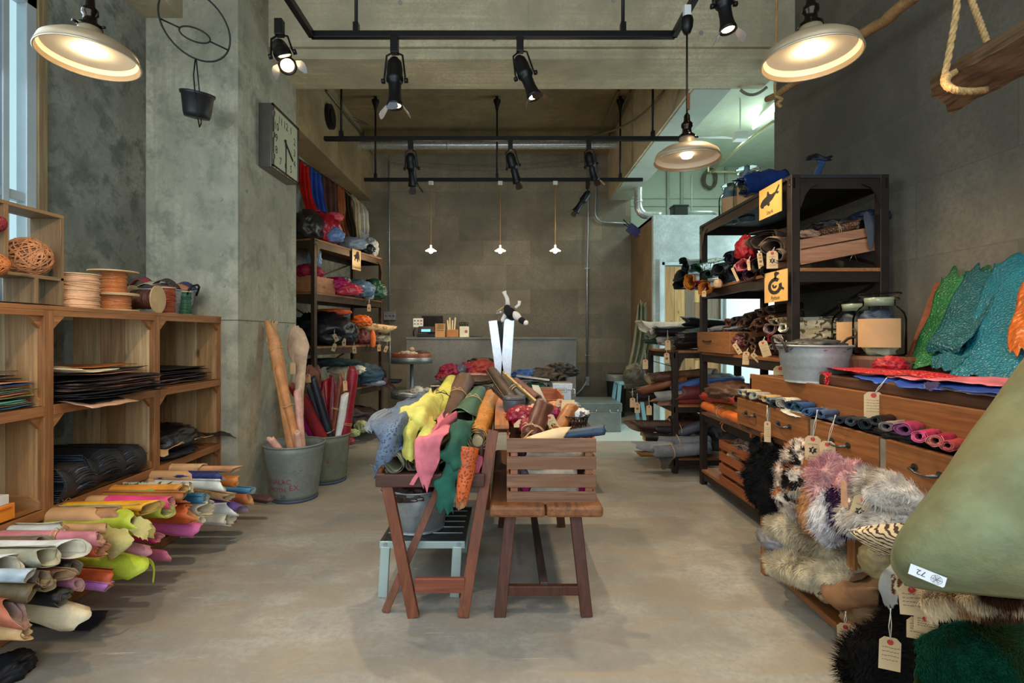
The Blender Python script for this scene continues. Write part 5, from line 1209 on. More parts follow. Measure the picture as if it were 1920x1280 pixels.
MB().box(K(790, 601) + V((0, -.009, 0)), (.03, .002, .02)).build('red_logo', plain('logo_orange', (206, 84, 40), .6), t)
MB().tube([K(776, 630), K(775, 622), K(779, 614)], .01, 6).build('cable', BLACK, t)
t = thing('tablet_computer', 'dark tablet on a stand with its back to the shop on the counter', 'tablet', K(810, 628))
MB().box(K(811, 604, 7.5), (.31, .015, .20), Matrix.Rotation(.25, 3, 'X')).build('tablet', plain('dark_aluminium', (66, 62, 58), .35, .6), t, bevel=.006)
MB().box(K(811, 622, 7.52), (.12, .10, .14)).build('stand', plain('dark_aluminium', (66, 62, 58), .35, .6), t)
KR = plain('kraft_card', (190, 142, 92), .7)
t = thing('card_box', 'kraft card box standing on the counter beside the reader', 'box', K(826, 630))
MB().bb(X_(817, CY), X_(835, CY), 7.33, 7.43, z0, z0 + .195).build('box', KR, t, bevel=.003)
m = MB()
for py in (609, 612, 615, 619): m.box(K(826, py, 7.327), (.09, .002, .008))
m.build('print', PENCIL, t)
t = thing('pen_holder', 'tan leather pen holder with papers on the counter', 'pen holder', K(848, 630))
MB().bb(X_(838, CY), X_(860, CY), 7.36, 7.46, z0, z0 + .11).build('case', plain('tan_case', (176, 118, 66), .6), t, bevel=.006)
m = MB()
for i, px in enumerate((841, 844, 848, 852)): m.beam(K(px, 620), K(px + (i - 1.5) * 1.2, 600 - (i % 2) * 5), .02, .004, (0, 1, 0))
m.build('papers', plain('papers', (228, 206, 160), .7), t)
t = thing('tool_cup', 'pale printed tin holding scissors on the counter', 'cup', K(870, 630))
MB().bb(X_(862, CY), X_(879, CY), 7.36, 7.46, z0, z0 + .155).build('tin', plain('cream_tin', (222, 220, 190), .4), t, bevel=.006)
MB().disc(K(874, 621, 7.357), .022, (0, 1, 0), .003, 12).build('red_print', plain('tin_red', (190, 80, 80), .5), t)
m = MB()
for i, px in enumerate((864, 868, 872, 876)): m.tube([K(px, 615), K(px + (i - 1.5), 606 + i % 2 * 2)], .012, 6); m.tube([K(px, 606) + V((math.cos(a) * .018, 0, math.sin(a) * .018)) for a in [2 * PI * j / 10 for j in range(10)]], .005, 5, closed=True)
m.build('scissors', IRON, t)
solo('pen', MB().tube([K(882, 631), K(905, 631)], .012, 8), plain('dark_teal', (40, 56, 54), .5), 'dark object lying flat on the counter right of the tin', 'pen')
# round stand
t = thing('tiered_stand', 'two-tier round metal stand left of the counter', 'stand', W(772, 790, Y=6.4))
cx = X_(772, 6.4); m2_ = galv((130, 140, 138), .4, .8)
for z, lb in ((.90, 'upper'), (.47, 'lower')):
    MB().lathe([(.001, 0), (.25, 0), (.256, .0), (.256, .075), (.25, .075), (.248, .008), (.001, .008)], (cx, 6.4, z), 40).build('tray', m2_, t)
MB().tube([(cx, 6.4, .03), (cx, 6.4, .9)], .022, 12).build('pole', m2_, t)
MB().lathe([(.2, 0), (.19, .02), (.03, .04), (.022, .06)], (cx, 6.4, 0), 32).build('base', m2_, t)
solo('leather_basket', MB().lathe([(.24, .0), (.245, .05), (.22, .05), (.215, .0)], (cx, 6.4, .975), 30), leather((120, 62, 40)), 'brown leather ring lying on the upper round tray', 'leather goods')
bundle('fringed cream leather trim on the upper round tray', (cx - .03, 6.28, 1.01), (.22, .12, .08), (176, 160, 140), amp=.5)
bundle('dark folded leather on the upper round tray', (cx + .12, 6.38, 1.01), (.22, .16, .09), (60, 34, 30))
bundle('pale round scrap on top of the upper round tray', (cx + .0, 6.4, 1.07), (.07, .07, .06), (176, 150, 116), amp=.1)
bundle('white scraps on the lower round tray', (cx + .08, 6.3, .56), (.16, .14, .11), (200, 194, 180), amp=.5)
bundle('grey-white scraps right on the lower round tray', (cx + .2, 6.33, .55), (.12, .12, .09), (170, 168, 160), amp=.5)
bundle('shiny pale offcuts at the front of the lower round tray', (cx - .05, 6.2, .53), (.18, .07, .04), (220, 200, 190), amp=.4, rough=.2)
# trunk, stool, bin
t = thing('metal_chest', 'galvanised metal trunk with lid on the floor behind the crate', 'trunk', (1.2, 6.85, 0))
xa_, xb_ = X_(1083, 6.6), X_(1165, 6.6)
MB().bb(xa_ - .05, xb_, 6.6, 7.25, 0, .30).build('body', galv((150, 158, 156), .45, .6), t, bevel=.01)
MB().bb(xa_ - .06, xb_ + .01, 6.59, 7.26, .26, .375).build('lid', galv((130, 144, 140), .45, .6), t, bevel=.01)
for px in (1110, 1150):
    q = W(px, 769, Y=6.57); MB().tube([q + V((-.05, 0, .02)), q + V((-.05, -.02, 0)), q + V((-.04, -.02, -.025)), q + V((.04, -.02, -.025)), q + V((.05, -.02, 0)), q + V((.05, 0, .02))], .006, 6).build('handle', CHROME, t)
t = thing('metal_stool', 'pale blue metal stool beside the trunk', 'stool', (1.5, 6.9, 0))
sb = plain('pale_blue_paint', (120, 168, 180), .35, .1, .04); sy = 7.0; cx_ = X_(1176, sy)
zt2 = CH - (716 - VY) / F * sy
MB().bb(cx_ - .15, cx_ + .15, sy - .15, sy + .15, zt2 - .03, zt2).build('seat', sb, t, bevel=.012)
for sx_ in (-1, 1):
    for sy_ in (-1, 1): MB().beam((cx_ + sx_ * .20, sy + sy_ * .20, 0), (cx_ + sx_ * .13, sy + sy_ * .13, zt2 - .02), .05, .02, (0, 1, 0)).build('leg', sb, t, bevel=.004)
t = thing('rubbish_bin', 'dark green rubbish bin with a bag behind the blue stool', 'bin', (1.9, 8.0, 0))
cb = V((X_(1156, 7.9), 7.9, 0))
MB().lathe([(.001, 0), (.12, 0), (.16, .62), (.165, .62), (.165, .64), (.15, .64), (.14, .5)], cb, 28).build('bin', plain('dark_green_bin', (48, 56, 50), .5), t)
MB().lathe([(.168, .55), (.172, .60), (.17, .65), (.15, .655)], cb, 28).build('bag', plain('bag_plastic', (140, 146, 142), .3), t)
# rear table with baskets, behind the benches
t = thing('work_table', 'dark low table holding wire baskets behind the two front stands', 'table', (.03, 4.4, 0))
MB().bb(-.62, .66, 3.95, 4.85, .50, .54).build('top', wood((86, 60, 44), 0, .6), t, bevel=.004)
for x in (-.55, .59):
    for y in (4.02, 4.78): MB().bb(x - .03, x + .03, y - .03, y + .03, 0, .5).build('leg', wood((86, 56, 40), 2, .6, 1, False), t)
def wirebox(label, x0, x1, y0, y1, z0, z1, n=12):
    t = thing('wire_basket', label, 'basket', ((x0 + x1) / 2, (y0 + y1) / 2, z0)); m = MB(); r_ = .0025
    nx = n; nz = 5; ny = 8
    for i in range(nx + 1):
        x = x0 + (x1 - x0) * i / nx
        for y in (y0, y1): m.tube([(x, y, z0), (x, y, z1)], r_, 4, sm=False)
    for j in range(nz + 1):
        z = z0 + (z1 - z0) * j / nz
        m.tube([(x0, y0, z), (x1, y0, z), (x1, y1, z), (x0, y1, z)], r_ if j < nz else .005, 4, closed=True, sm=False)
    for i in range(1, ny):
        y = y0 + (y1 - y0) * i / ny
        for x in (x0, x1): m.tube([(x, y, z0), (x, y, z1)], r_, 4, sm=False)
    m.build('wire_mesh', galv((150, 150, 145), .4, .8), t)
    MB().bb(x0, x1, y0, y1, z0, z0 + .008).build('floor_mesh', IRON, t); return t
wirebox('wide wire basket of red and brown skins behind the coloured rolls', -.60, -.02, 4.05, 4.6, .545, .845)
wirebox('wire basket of dark skins left of the small metal bin', .02, .36, 4.0, 4.5, .545, .84, 8)
G3 = 'skins heaped on the rear work table'
for lab, px, py, Y_, d, rgb, kk in (
 ('raspberry skins at the left of the wire basket heap', 846, 697, 4.3, (.18, .2, .12), (140, 24, 50), dict(amp=.5)),
 ('crimson folded skin on the wire basket heap', 884, 690, 4.35, (.2, .2, .10), (150, 26, 50), dict(amp=.5)),
 ('rust-red skin on the right of the basket heap', 905, 689, 4.3, (.20, .2, .12), (176, 62, 44), dict(amp=.5)),
 ('dark green-black skin on top of the basket heap', 905, 680, 4.45, (.24, .2, .08), (34, 36, 38), dict(amp=.45)),
 ('small grey skin among the raspberry ones', 866, 694, 4.25, (.08, .1, .09), (96, 92, 104), dict(amp=.4)),
 ('second crimson skin low left in the basket heap', 832, 706, 4.25, (.12, .2, .06), (136, 26, 40), dict(amp=.5)),
 ('wide brown skin spread across the basket rim', 880, 712, 4.15, (.44, .3, .08), (84, 66, 50), dict(amp=.25)),
 ('dark brown mass of skins filling the wire basket', 865, 740, 4.3, (.5, .44, .22), (40, 32, 28), dict(amp=.3)),
 ('blue skin folded at the centre right of the rear table', 986, 702, 4.3, (.22, .22, .10), (66, 104, 160), dict(amp=.3)),
 ('olive brown skin lying over the blue one', 1020, 702, 4.35, (.34, .3, .11), (74, 62, 48), dict(amp=.45)),
 ('black furry skin at the right of the rear table', 1050, 695, 4.45, (.26, .3, .12), (40, 36, 34), dict(amp=.5)),
 ('green skin inside the right wire basket', 1002, 730, 4.2, (.2, .2, .10), (44, 92, 62), dict(amp=.4)),
 ('black skins filling the right wire basket', 1000, 752, 4.25, (.32, .4, .22), (28, 28, 30), dict(amp=.3)),
 ('flat peach skin on the crimson ones', 890, 702, 4.18, (.2, .1, .03), (206, 140, 130), dict(amp=.2))):
    bundle(lab, W(px, py, Y=Y_), d, rgb, group=G3, **kk)
solo('leather_strip', MB().beam(W(968, 704, Y=4.12), W(1030, 712, Y=4.12), .05, .012), leather((196, 190, 176)), 'pale strip under the blue folded skin', 'leather strip')
roll('dark roll end on the far right of the rear table', W(1056, 712, Y=4.2), W(1040, 690, Y=4.7), .04, (60, 54, 50), group=G3)
t = thing('small_metal_bin', 'small galvanised bin with a label holder behind the crate', 'bin', (.45, 4.1, .54))
xa_, xb_ = X_(1037, 4.0), X_(1072, 4.0)
MB().bb(xa_, xb_, 4.0, 4.6, .545, .85).build('body', galv((206, 210, 210), .3, .8), t, bevel=.006)
MB().bb(xa_ - .006, xb_ + .008, 3.99, 4.61, .82, .873).build('lid_rim', galv((206, 210, 210), .3, .8), t, bevel=.005)
m = MB(); q = W(1052, 731, Y=3.99); m.box(q, (.085, .01, .035)); m.build('label_holder', CHROME, t, bevel=.002); MB().box(q + V((0, -.006, 0)), (.06, .004, .016)).build('label', plain('label_paper', (160, 140, 100), .6), t)
MB().tube([W(1073, 728, Y=4.05), W(1078, 731, Y=4.05), W(1078, 738, Y=4.05), W(1073, 740, Y=4.05)], .005, 6).build('handle', CHROME, t)
# upright galvanised gutters and plush calf
def gutter(label, tp, bp, wp, Y_, skew=0):
    a = W(*tp, Y=Y_); b_ = W(*bp, Y=Y_); d = (a - b_).normalized(); wd = wp * Y_ / F; m = MB()
    u = V((1, 0, 0)) - d * d.x; u.normalize(); n = d.cross(u)
    L = (a - b_).length + .15; o = a - d * L / 2
    mt = Matrix((u, n, d)).transposed()
    m.box(o, (wd, .003, L), mt)
    for sg in (-1, 1): m.box(o + u * sg * wd / 2 - n * .02 * (-1 if n.y < 0 else 1) * -1, (.003, .04, L), mt)
    return solo('steel_channel', m, galv((214, 220, 226), .28, .7), label, 'metal channel', 'upright steel channels')
gutter('left upright galvanised channel on the rear table', (924, 601), (938, 706), 15, 3.93)
gutter('right upright galvanised channel below the plush calf', (955, 598), (948, 708), 18, 3.93)
solo('dark_slat', MB().beam(W(936, 602, Y=3.99), W(942, 700, Y=3.99), .05, .01, (0, 1, 0)), IRON, 'dark slat between the two upright galvanised channels', 'slat')
t = thing('plush_calf', 'black and white plush calf head lying over the right channel', 'plush toy', W(962, 588, Y=3.9))
pw = plain('plush_white', (236, 232, 224), .9, 0, .06, 60, .5, 200); pb = plain('plush_black', (22, 22, 24), .95, 0, .2, 60, .5, 200)
hc = W(958, 588, Y=3.9)
def blob(c, d, ax=(0, 0, 1), n=18): return MB().lathe([(.001, -1 * d[2])] + [(d[0] * math.cos(a), d[2] * math.sin(a)) for a in [-1.3 + 2.6 * i / 9 for i in range(10)]] + [(.001, d[2])], c, n, 0, ax)
blob(hc, (.042, 0, .055), (.6, 0, -.8)).build('head', pb, t); blob(W(968, 592, Y=3.88), (.03, 0, .045), (.75, 0, -.65)).build('blaze', pw, t)
blob(W(979, 601, Y=3.87), (.024, 0, .035), (.8, 0, -.5)).build('muzzle', pb, t); blob(W(986, 605, Y=3.86), (.020, 0, .02), (.8, 0, -.5)).build('nose', pw, t)
blob(W(952, 582, Y=3.86), (.03, 0, .05), (.2, -.5, -.9)).build('ear', pb, t)
MB().tube([W(952, 572, Y=3.9), W(951, 560, Y=3.9), W(947, 552, Y=3.9), W(945, 546, Y=3.9)], [.02, .016, .014, .018], 10).build('horn', pw, t)
MB().tube([W(966, 577, Y=3.9), W(973, 571, Y=3.9), W(974, 564, Y=3.9)], [.012, .012, .014], 10).build('horn', pw, t)
MB().tube([W(948, 590, Y=3.9), W(942, 600, Y=3.9), W(943, 603, Y=3.9)], [.02, .014, .014], 10).build('arm', pw, t)
MB().tube([W(946, 574, Y=3.9), W(938, 580, Y=3.9), W(932, 583, Y=3.9)], .006, 6).build('rope', CORD, t)
m = MB()
for k_ in range(3): m.tube([W(925 + k_ * 3, 600, Y=3.9), W(930 + k_ * 2, 588 - 3 * k_, Y=3.9), W(945, 585, Y=3.88)], .0018, 5)
m.build('wire', CHROME, t)
# ================================================================== FRONT LEFT: FOLDING RACK WITH COLOURED ROLLS
RW = (122, 66, 36); RWL = (170, 106, 58)
rw = lambda ax=2: wood(RW, ax, .6, 1, False)
t = thing('folding_stand', 'reddish wooden folding stand with crossed legs heaped with coloured hide rolls', 'stand', (-.32, 2.5, 0))
q = lambda px, py, Y: W(px, py, Y=Y)
# tray board
MB().bb(-.60, -.10, 2.36, 3.75, .565, .60).build('tray_board', wood((78, 48, 38), 1, .6), t, bevel=.006)
MB().bb(-.61, -.575, 2.36, 3.75, .60, .625).build('side_rail', rw(1), t, bevel=.003)
MB().bb(-.60, -.10, 2.335, 2.362, .555, .615).build('front_lip', wood((84, 52, 42), 0, .6), t, bevel=.006)
# right side: sloping deck-chair rail
MB().beam(q(941, 800, 2.42), q(938, 738, 3.9), .068, .022).build('top_rail', wood(RWL, 1, .6), t, bevel=.003)
m = MB(); a = q(930, 806, 2.46); m.bb(-.13, -.115, 2.46, 3.8, .62, .80); m.build('side_panel', wood((96, 62, 50), 1, .6), t)
MB().beam(q(925, 806, 2.44), q(868, 1156, 2.27), .05, .028, (0, 1, 0)).build('leg', rw(2), t, bevel=.003)
MB().beam(q(725, 904, 2.36), q(776, 1157, 2.27), .05, .028, (0, 1, 0)).build('leg', rw(2), t, bevel=.003)
MB().beam(q(826, 905, 2.50), q(722, 1147, 2.31), .035, .022, (0, 1, 0)).build('leg', rw(2), t, bevel=.003)
MB().beam(q(778, 1096, 2.29), q(872, 1096, 2.29), .022, .066).build('cross_bar', wood((140, 78, 56), 0, .6, 1, False), t, bevel=.003)
for px, Yb in ((740, 3.7), (906, 3.7)): MB().beam((X_(px, 3.0) , 3.68, .57), (X_(px, 3.0), 3.68, 0.0), .04, .03).build('leg', rw(2), t, bevel=.003)
MB().tube([q(716, 902, 2.38), q(712, 908, 2.4), q(712, 918, 2.4), q(722, 926, 2.4)], .004, 6).build('wire_handle', CHROME, t)
# metal step stool + tub below
t = thing('step_stool', 'pale green metal step stool under the folding stand', 'step stool', (-.4, 2.7, 0))
pg = plain('pale_green_metal', (172, 190, 186), .4, .35, .06)
x0, x1 = X_(712, 2.46), X_(872, 2.46); zs = CH - (1016 - VY) / F * 2.46
MB().bb(x0, x1, 2.46, 2.95, zs - .004, zs + .004).build('step_plate', plain('ribbed_dark', (62, 66, 62), .5, .5, .2, 30), t)
m = MB(); m.bb(x0, x1, 2.452, 2.462, zs - .028, zs + .006); m.bb(x0, x0 + .008, 2.46, 2.95, zs - .028, zs); m.bb(x1 - .008, x1, 2.46, 2.95, zs - .028, zs); m.bb(x0, x1, 2.94, 2.95, zs - .028, zs); m.build('apron', pg, t, bevel=.002)
for a, b_ in ((714, 732), (849, 866)):
    for y in (2.46, 2.93): 
        dx = -.01 if a == 714 else -.012
        MB().beam((X_((a + b_) / 2, 2.46), y, zs - .02), (X_((a + b_) / 2, 2.46) + dx, y + (-.015 if y < 2.6 else .02), 0), .045, .018, (0, 1, 0)).build('leg', pg, t, bevel=.003)
m = MB()
for px in (722, 860): m.disc(q(px, 1020, 2.45), .009, (0, 1, 0), .008, 14)
m.build('bolt', galv(), t)
m = MB()
for k in range(5): m.tube([(x0 + .02, 2.56 + .08 * k, zs + .006), (x1 - .02, 2.56 + .08 * k, zs + .006)], .003, 5)
m.build('tread_rib', pg, t)
tub('galvanised tub of brown offcuts on the step stool', (X_(783, 2.66), 2.66, zs + .006), .165, .215, .84, handles=False)
bundle('dark brown leather offcuts inside the tub on the step stool', (X_(778, 2.64), 2.62, zs + .20), (.24, .24, .09), (64, 40, 32), amp=.35)
# coloured rolls on the stand
G4 = 'hide rolls on the folding stand'
def R4(label, tp, bp, r, rgb, **k): return roll(label, q(*tp), q(*bp), r, rgb, group=G4, **k)
YE = (216, 214, 92); PK = (232, 100, 122); GN = (42, 92, 66); OC = (196, 128, 44)
R4('lime yellow hide roll tied with black cord, its folds spilling forward', (800, 800, 2.62), (850, 718, 3.75), .072, YE, rb=.07, bend=.02, ruf=.7, skew=.5, flare=.35, lift=.3, turns=1.9, cord=.42, cordm=INK)
R4('brown crumpled hide roll between the yellow and pink ones', (832, 800, 2.75), (872, 716, 3.7), .05, (96, 66, 50), rb=.072, ruf=.6, cord=.55)
R4('slim coral pink roll leading into the hanging pink flap', (838, 800, 2.62), (872, 752, 3.4), .033, PK, rb=.036, ruf=.5, lift=.3)
R4('forest green hide roll tied with pale cord', (868, 792, 2.66), (899, 738, 3.5), .066, GN, rb=.055, ruf=.8, lift=.2, cord=.5, flare=.15)
R4('ochre textured hide roll with a cardboard core, against the rail', (896, 822, 2.47), (921, 742, 3.5), .060, OC, rb=.052, turns=3.3, skew=.15, ruf=.3, rgb2=(120, 80, 30), pat='ostrich', inner=leather((206, 190, 140), .8))
solo('cardboard_tube', MB().lathe([(.020, 0), (.026, 0), (.026, .30), (.020, .30), (.020, 0)], q(895, 828, 2.445), 28, 0, (.02, 1, .10)), plain('card_tube', (176, 160, 120), .7), 'cardboard tube in the mouth of the ochre roll', 'cardboard tube')
R4('khaki hide roll with an open scrolled mouth at the front left', (736, 868, 2.38), (800, 812, 3.1), .056, (176, 166, 130), turns=2.6, flare=.1, skew=.5, ruf=.3, inner=leather((160, 156, 130), .8))
R4('grey-brown roll end behind the khaki one', (768, 872, 2.42), (815, 820, 3.1), .032, (130, 122, 100), turns=2.4)
R4('grey hide roll under the blue ostrich skin', (752, 800, 2.8), (812, 760, 3.6), .055, (120, 130, 150), ruf=.6)
R4('brown roll behind the blue skin, tied with cord', (790, 770, 2.9), (838, 728, 3.7), .04, (140, 90, 66), cord=.4)
R4('black roll pushed under the yellow hide', (780, 868, 2.40), (820, 820, 3.0), .042, (28, 30, 34), ruf=.6)
R4('orange leather roll below the ochre one at the rail', (893, 880, 2.42), (900, 830, 3.2), .045, (190, 84, 46))
R4('magenta roll end at the right corner of the stand', (893, 895, 2.42), (900, 850, 3.0), .035, (176, 60, 100), ruf=.6)
R4('dark teal roll low in the middle of the stand', (835, 880, 2.45), (860, 830, 3.1), .045, (26, 66, 56), ruf=.4)
def flap(label, rows, rgb, pat=None, inner=None, rough=.6, **k):
    m_ = leather(rgb, rough, pat); k.setdefault('nu', 34); k.setdefault('nv', 22)
    return solo('hide_flap', sheet([pz(*r) for r in rows], **k), [m_, inner or inner_of(rgb, .25)], label, 'hide flap', solid=.0035)
BL = (94, 112, 136)
flap('blue-grey ostrich hide draped over the left front of the stand', [
  ((812, 735, 3.35), (795, 738, 3.3), (775, 745, 3.2), (752, 752, 3.1)),
  ((800, 760, 2.9), (778, 752, 2.9), (752, 760, 2.85), (722, 772, 2.8)),
  ((775, 800, 2.55), (758, 780, 2.42), (735, 790, 2.40), (696, 800, 2.50)),
  ((757, 832, 2.42), (742, 830, 2.33), (722, 832, 2.31), (704, 835, 2.36)),
  ((756, 838, 2.37), (728, 864, 2.31), (708, 866, 2.30), (698, 868, 2.32)),
  ((722, 866, 2.33), (706, 884, 2.31), (702, 890, 2.31), (690, 872, 2.33))], BL, 'ostrich', rag=.10, rip=.016, rf=9, inner=leather((84, 108, 140), .8))
flap('pointed blue ostrich lobe at the far left of the stand', [((722, 768, 2.75), (735, 775, 2.7)), ((700, 780, 2.7), (712, 790, 2.6)), ((684, 806, 2.65), (696, 812, 2.5))], BL, 'ostrich', rag=.05, fold=.01)
flap('lime yellow hide collar curling out above its roll', [
  ((795, 742, 2.95), (815, 732, 2.95), (832, 748, 2.9)), ((770, 762, 2.62), (800, 755, 2.55), (822, 782, 2.6)), ((752, 770, 2.52), (788, 785, 2.42), (812, 800, 2.50)), ((752, 778, 2.52), (778, 800, 2.44), (808, 816, 2.46))], YE, rag=.08, rip=.014, rf=10)
flap('lime yellow hide hanging down in a squared fold', [
  ((758, 782, 2.50), (775, 786, 2.44), (800, 792, 2.44)), ((756, 800, 2.42), (768, 812, 2.36), (780, 812, 2.40)), ((760, 828, 2.38), (770, 832, 2.34), (782, 834, 2.37)), ((758, 848, 2.37), (769, 852, 2.33), (781, 850, 2.36)), ((762, 858, 2.37), (770, 862, 2.34), (780, 858, 2.36))], (200, 200, 78), rag=.09, rip=.010, rf=12)
flap('lime yellow hide side fold hanging beside the pink flap', [
  ((800, 775, 2.5), (815, 790, 2.5), (822, 800, 2.52)), ((795, 800, 2.42), (806, 815, 2.38), (812, 812, 2.42)), ((784, 818, 2.38), (796, 822, 2.36), (806, 818, 2.4)), ((782, 826, 2.36), (790, 824, 2.36), (797, 819, 2.38))], YE, rag=.05)
flap('coral pink hide flap hanging to a point over the front edge', [
  ((822, 782, 2.55), (836, 778, 2.52), (850, 790, 2.55)), ((812, 808, 2.38), (826, 812, 2.35), (842, 806, 2.38)), ((782, 822, 2.33), (805, 818, 2.29), (832, 818, 2.31)), ((780, 850, 2.31), (800, 850, 2.28), (828, 852, 2.30)), ((782, 880, 2.31), (800, 885, 2.28), (822, 875, 2.29)), ((792, 900, 2.30), (800, 918, 2.29), (808, 902, 2.29))], (236, 104, 136), rag=.09, rip=.012, rf=12)
flap('small pink corner peeping left of the pink flap', [((784, 884, 2.33), (796, 880, 2.33)), ((774, 898, 2.32), (784, 896, 2.31)), ((768, 908, 2.32), (776, 910, 2.31))], (226, 96, 130), rag=.06)
flap('upper pink fold wrapping round the slim pink roll', [((812, 818, 2.4), (824, 802, 2.42)), ((826, 796, 2.44), (838, 788, 2.46)), ((846, 780, 2.5), (860, 776, 2.52))], (222, 88, 112), rag=.08, fold=.02)
flap('forest green hide folds hanging from the green roll', [
  ((836, 792, 2.55), (856, 780, 2.52), (888, 795, 2.5)), ((846, 805, 2.42), (862, 800, 2.38), (884, 808, 2.4)), ((838, 832, 2.34), (858, 822, 2.30), (880, 828, 2.34)), ((820, 850, 2.31), (846, 850, 2.27), (873, 850, 2.30)), ((826, 858, 2.31), (848, 880, 2.27), (868, 880, 2.28))], GN, rag=.06, rip=.022, rf=10, inner=leather((26, 84, 66), .8))
flap('long green hide tail hanging lowest from the stand', [
  ((838, 860, 2.31), (852, 855, 2.30), (872, 845, 2.31)), ((828, 890, 2.30), (845, 885, 2.28), (862, 880, 2.29)), ((815, 905, 2.30), (838, 905, 2.28), (858, 905, 2.29)), ((822, 925, 2.30), (838, 930, 2.28), (853, 935, 2.29)), ((820, 958, 2.30), (838, 960, 2.28), (850, 968, 2.29))], (38, 86, 64), rag=.10, rip=.012, rf=12, inner=leather((20, 92, 76), .8))
R4('orange ostrich hide roll hanging point-down over the front', (866, 948, 2.27), (880, 838, 2.33), .022, (204, 96, 46), rb=.052, pat='ostrich', skew=1.2, ruf=.9, turns=2.0)
flap('magenta-pink hide edge behind the orange roll', [((882, 866, 2.40), (896, 850, 2.42)), ((886, 880, 2.38), (906, 862, 2.40)), ((876, 905, 2.36), (898, 886, 2.38))], (176, 58, 98), rag=.06)
# ================================================================== FRONT RIGHT: BENCH WITH CRATE
t = thing('wooden_bench', 'low old wooden bench with splayed legs under the slatted crate', 'bench', (.17, 2.7, 0))
zb_ = .49
for k, (a, b_) in enumerate(((918, 1023), (1025, 1132))):
    MB().bb(X_(a, 2.27), X_(b_, 2.27), 2.27, 3.40, zb_ - .052, zb_).build('top_plank', wood((134, 86, 50), 1, .5, .8), t, bevel=.014)
lw = wood((84, 46, 32), 2, .6, 1, False)
for (a, b_, y) in (((957, 965), (937, 1157), 2.36), ((1079, 965), (1100, 1155), 2.36)):
    p0 = q(a[0] if False else a[0], 965, 2.36) if False else q(a[0], a[1], 2.34); p1 = q(b_[0], b_[1], 2.28)
    MB().beam(p0, p1, .052, .035, (0, 1, 0)).build('leg', lw, t, bevel=.004)
    p0b = V((p0.x, 3.28, p0.z)); p1b = V((p1.x + .0, 3.34, 0)); MB().beam(p0b, p1b, .052, .035, (0, 1, 0)).build('leg', lw, t, bevel=.004)
MB().beam(q(950, 1105, 2.30), q(1090, 1105, 2.30), .03, .042).build('stretcher', lw, t, bevel=.003)
MB().beam(V((X_(1020, 2.32), 2.30, .115)), V((X_(1020, 2.32), 3.3, .115)), .035, .05).build('long_stretcher', wood((70, 56, 50), 1, .6, 1, False), t, bevel=.003)
MB().beam((X_(950, 2.3), 3.31, .11), (X_(1090, 2.3), 3.31, .11), .03, .042).build('stretcher', lw, t, bevel=.003)
# crate
t = thing('slatted_crate', 'weathered slatted wooden crate on the bench full of hide rolls', 'crate', (.2, 2.5, zb_))
cx0, cx1, cy0, cy1 = X_(950, 2.33), X_(1118, 2.33), 2.33, 2.86
cw = (128, 92, 68)
zy = lambda py: CH - (py - VY) / F * 2.33
for k, (a, b_) in enumerate(((822, 848), (856, 880), (890, 914), (922, 946))):
    m = MB(); m.bb(cx0, cx1, cy0, cy0 + .012, zy(b_), zy(a)); m.build('front_slat', wood(cw, 0, .6, 1, k % 2 == 0), t, bevel=.002)
    for x in (cx0, cx1 - .012): MB().bb(x, x + .012, cy0 + .012, cy1 - .012, zy(b_), zy(a)).build('side_slat', wood((150, 98, 66), 1, .6), t, bevel=.002)
    MB().bb(cx0, cx1, cy1 - .012, cy1, zy(b_), zy(a) ).build('back_slat', wood(cw, 0, .6), t, bevel=.002)
for x in (cx0 + .018, cx1 - .048):
    for y in (cy0 + .012, cy1 - .03): MB().bb(x, x + .032, y, y + .018, zy(946), zy(824)).build('corner_post', wood((158, 104, 74), 2, .6, 1, False), t)
MB().bb(cx0 + .012, cx1 - .012, cy0 + .012, cy1 - .012, zb_ + .002, zb_ + .012).build('bottom', wood(cw, 0, .6), t)
# visible contents between the slats
GC = 'rolls and scraps packed in the crate'
def R5(label, tp, bp, r, rgb, **k): return roll(label, q(*tp), q(*bp), r, rgb, group=GC, **k)
cr_ = (226, 214, 190)
for lab, py, x0_, x1_, rgb in (('cream wrapped roll seen through the top slat gap', 852, 985, 1092, (206, 196, 176)), ('white roll with cord seen through the middle slat gap', 884, 990, 1080, (226, 218, 196)), ('cream roll seen through the bottom slat gap', 918, 990, 1085, (224, 214, 192)),
    ('black scrap seen at the left of the top slat gap', 851, 972, 990, (30, 30, 36)), ('magenta scrap seen at the bottom right slat gap', 918, 1078, 1098, (190, 30, 120)), ('magenta scrap seen at the bottom left slat gap', 917, 975, 992, (190, 30, 120)), ('purple-grey scrap seen in the middle slat gap', 884, 966, 990, (110, 100, 116))):
    R5(lab, (x0_, py, 2.43), (x1_, py + 2, 2.45), .030, rgb, ruf=.3)
bundle('brown leather offcuts filling the body of the crate', (.22, 2.65, .52), (.36, .34, .20), (70, 46, 40), amp=.2)
R5('dark brown roll leaning forward, topmost at the front of the crate', (1018, 762, 2.55), (995, 822, 2.42), .052, (84, 44, 32), rough=.35, turns=2.0, skew=.25, cord=.80, inner=leather((190, 140, 90), .7))
R5('caramel roll leaning right of the dark brown one', (1070, 766, 2.62), (1036, 820, 2.46), .036, (150, 92, 42), rough=.4, turns=2.2, skew=.4, cord=.8)
R5('navy roll half wrapped in cream paper across the front of the crate', (1132, 806, 2.40), (985, 826, 2.40), .026, (34, 60, 84), kraft=.0, rough=.5, turns=2.2, skew=.3, rb=.018)
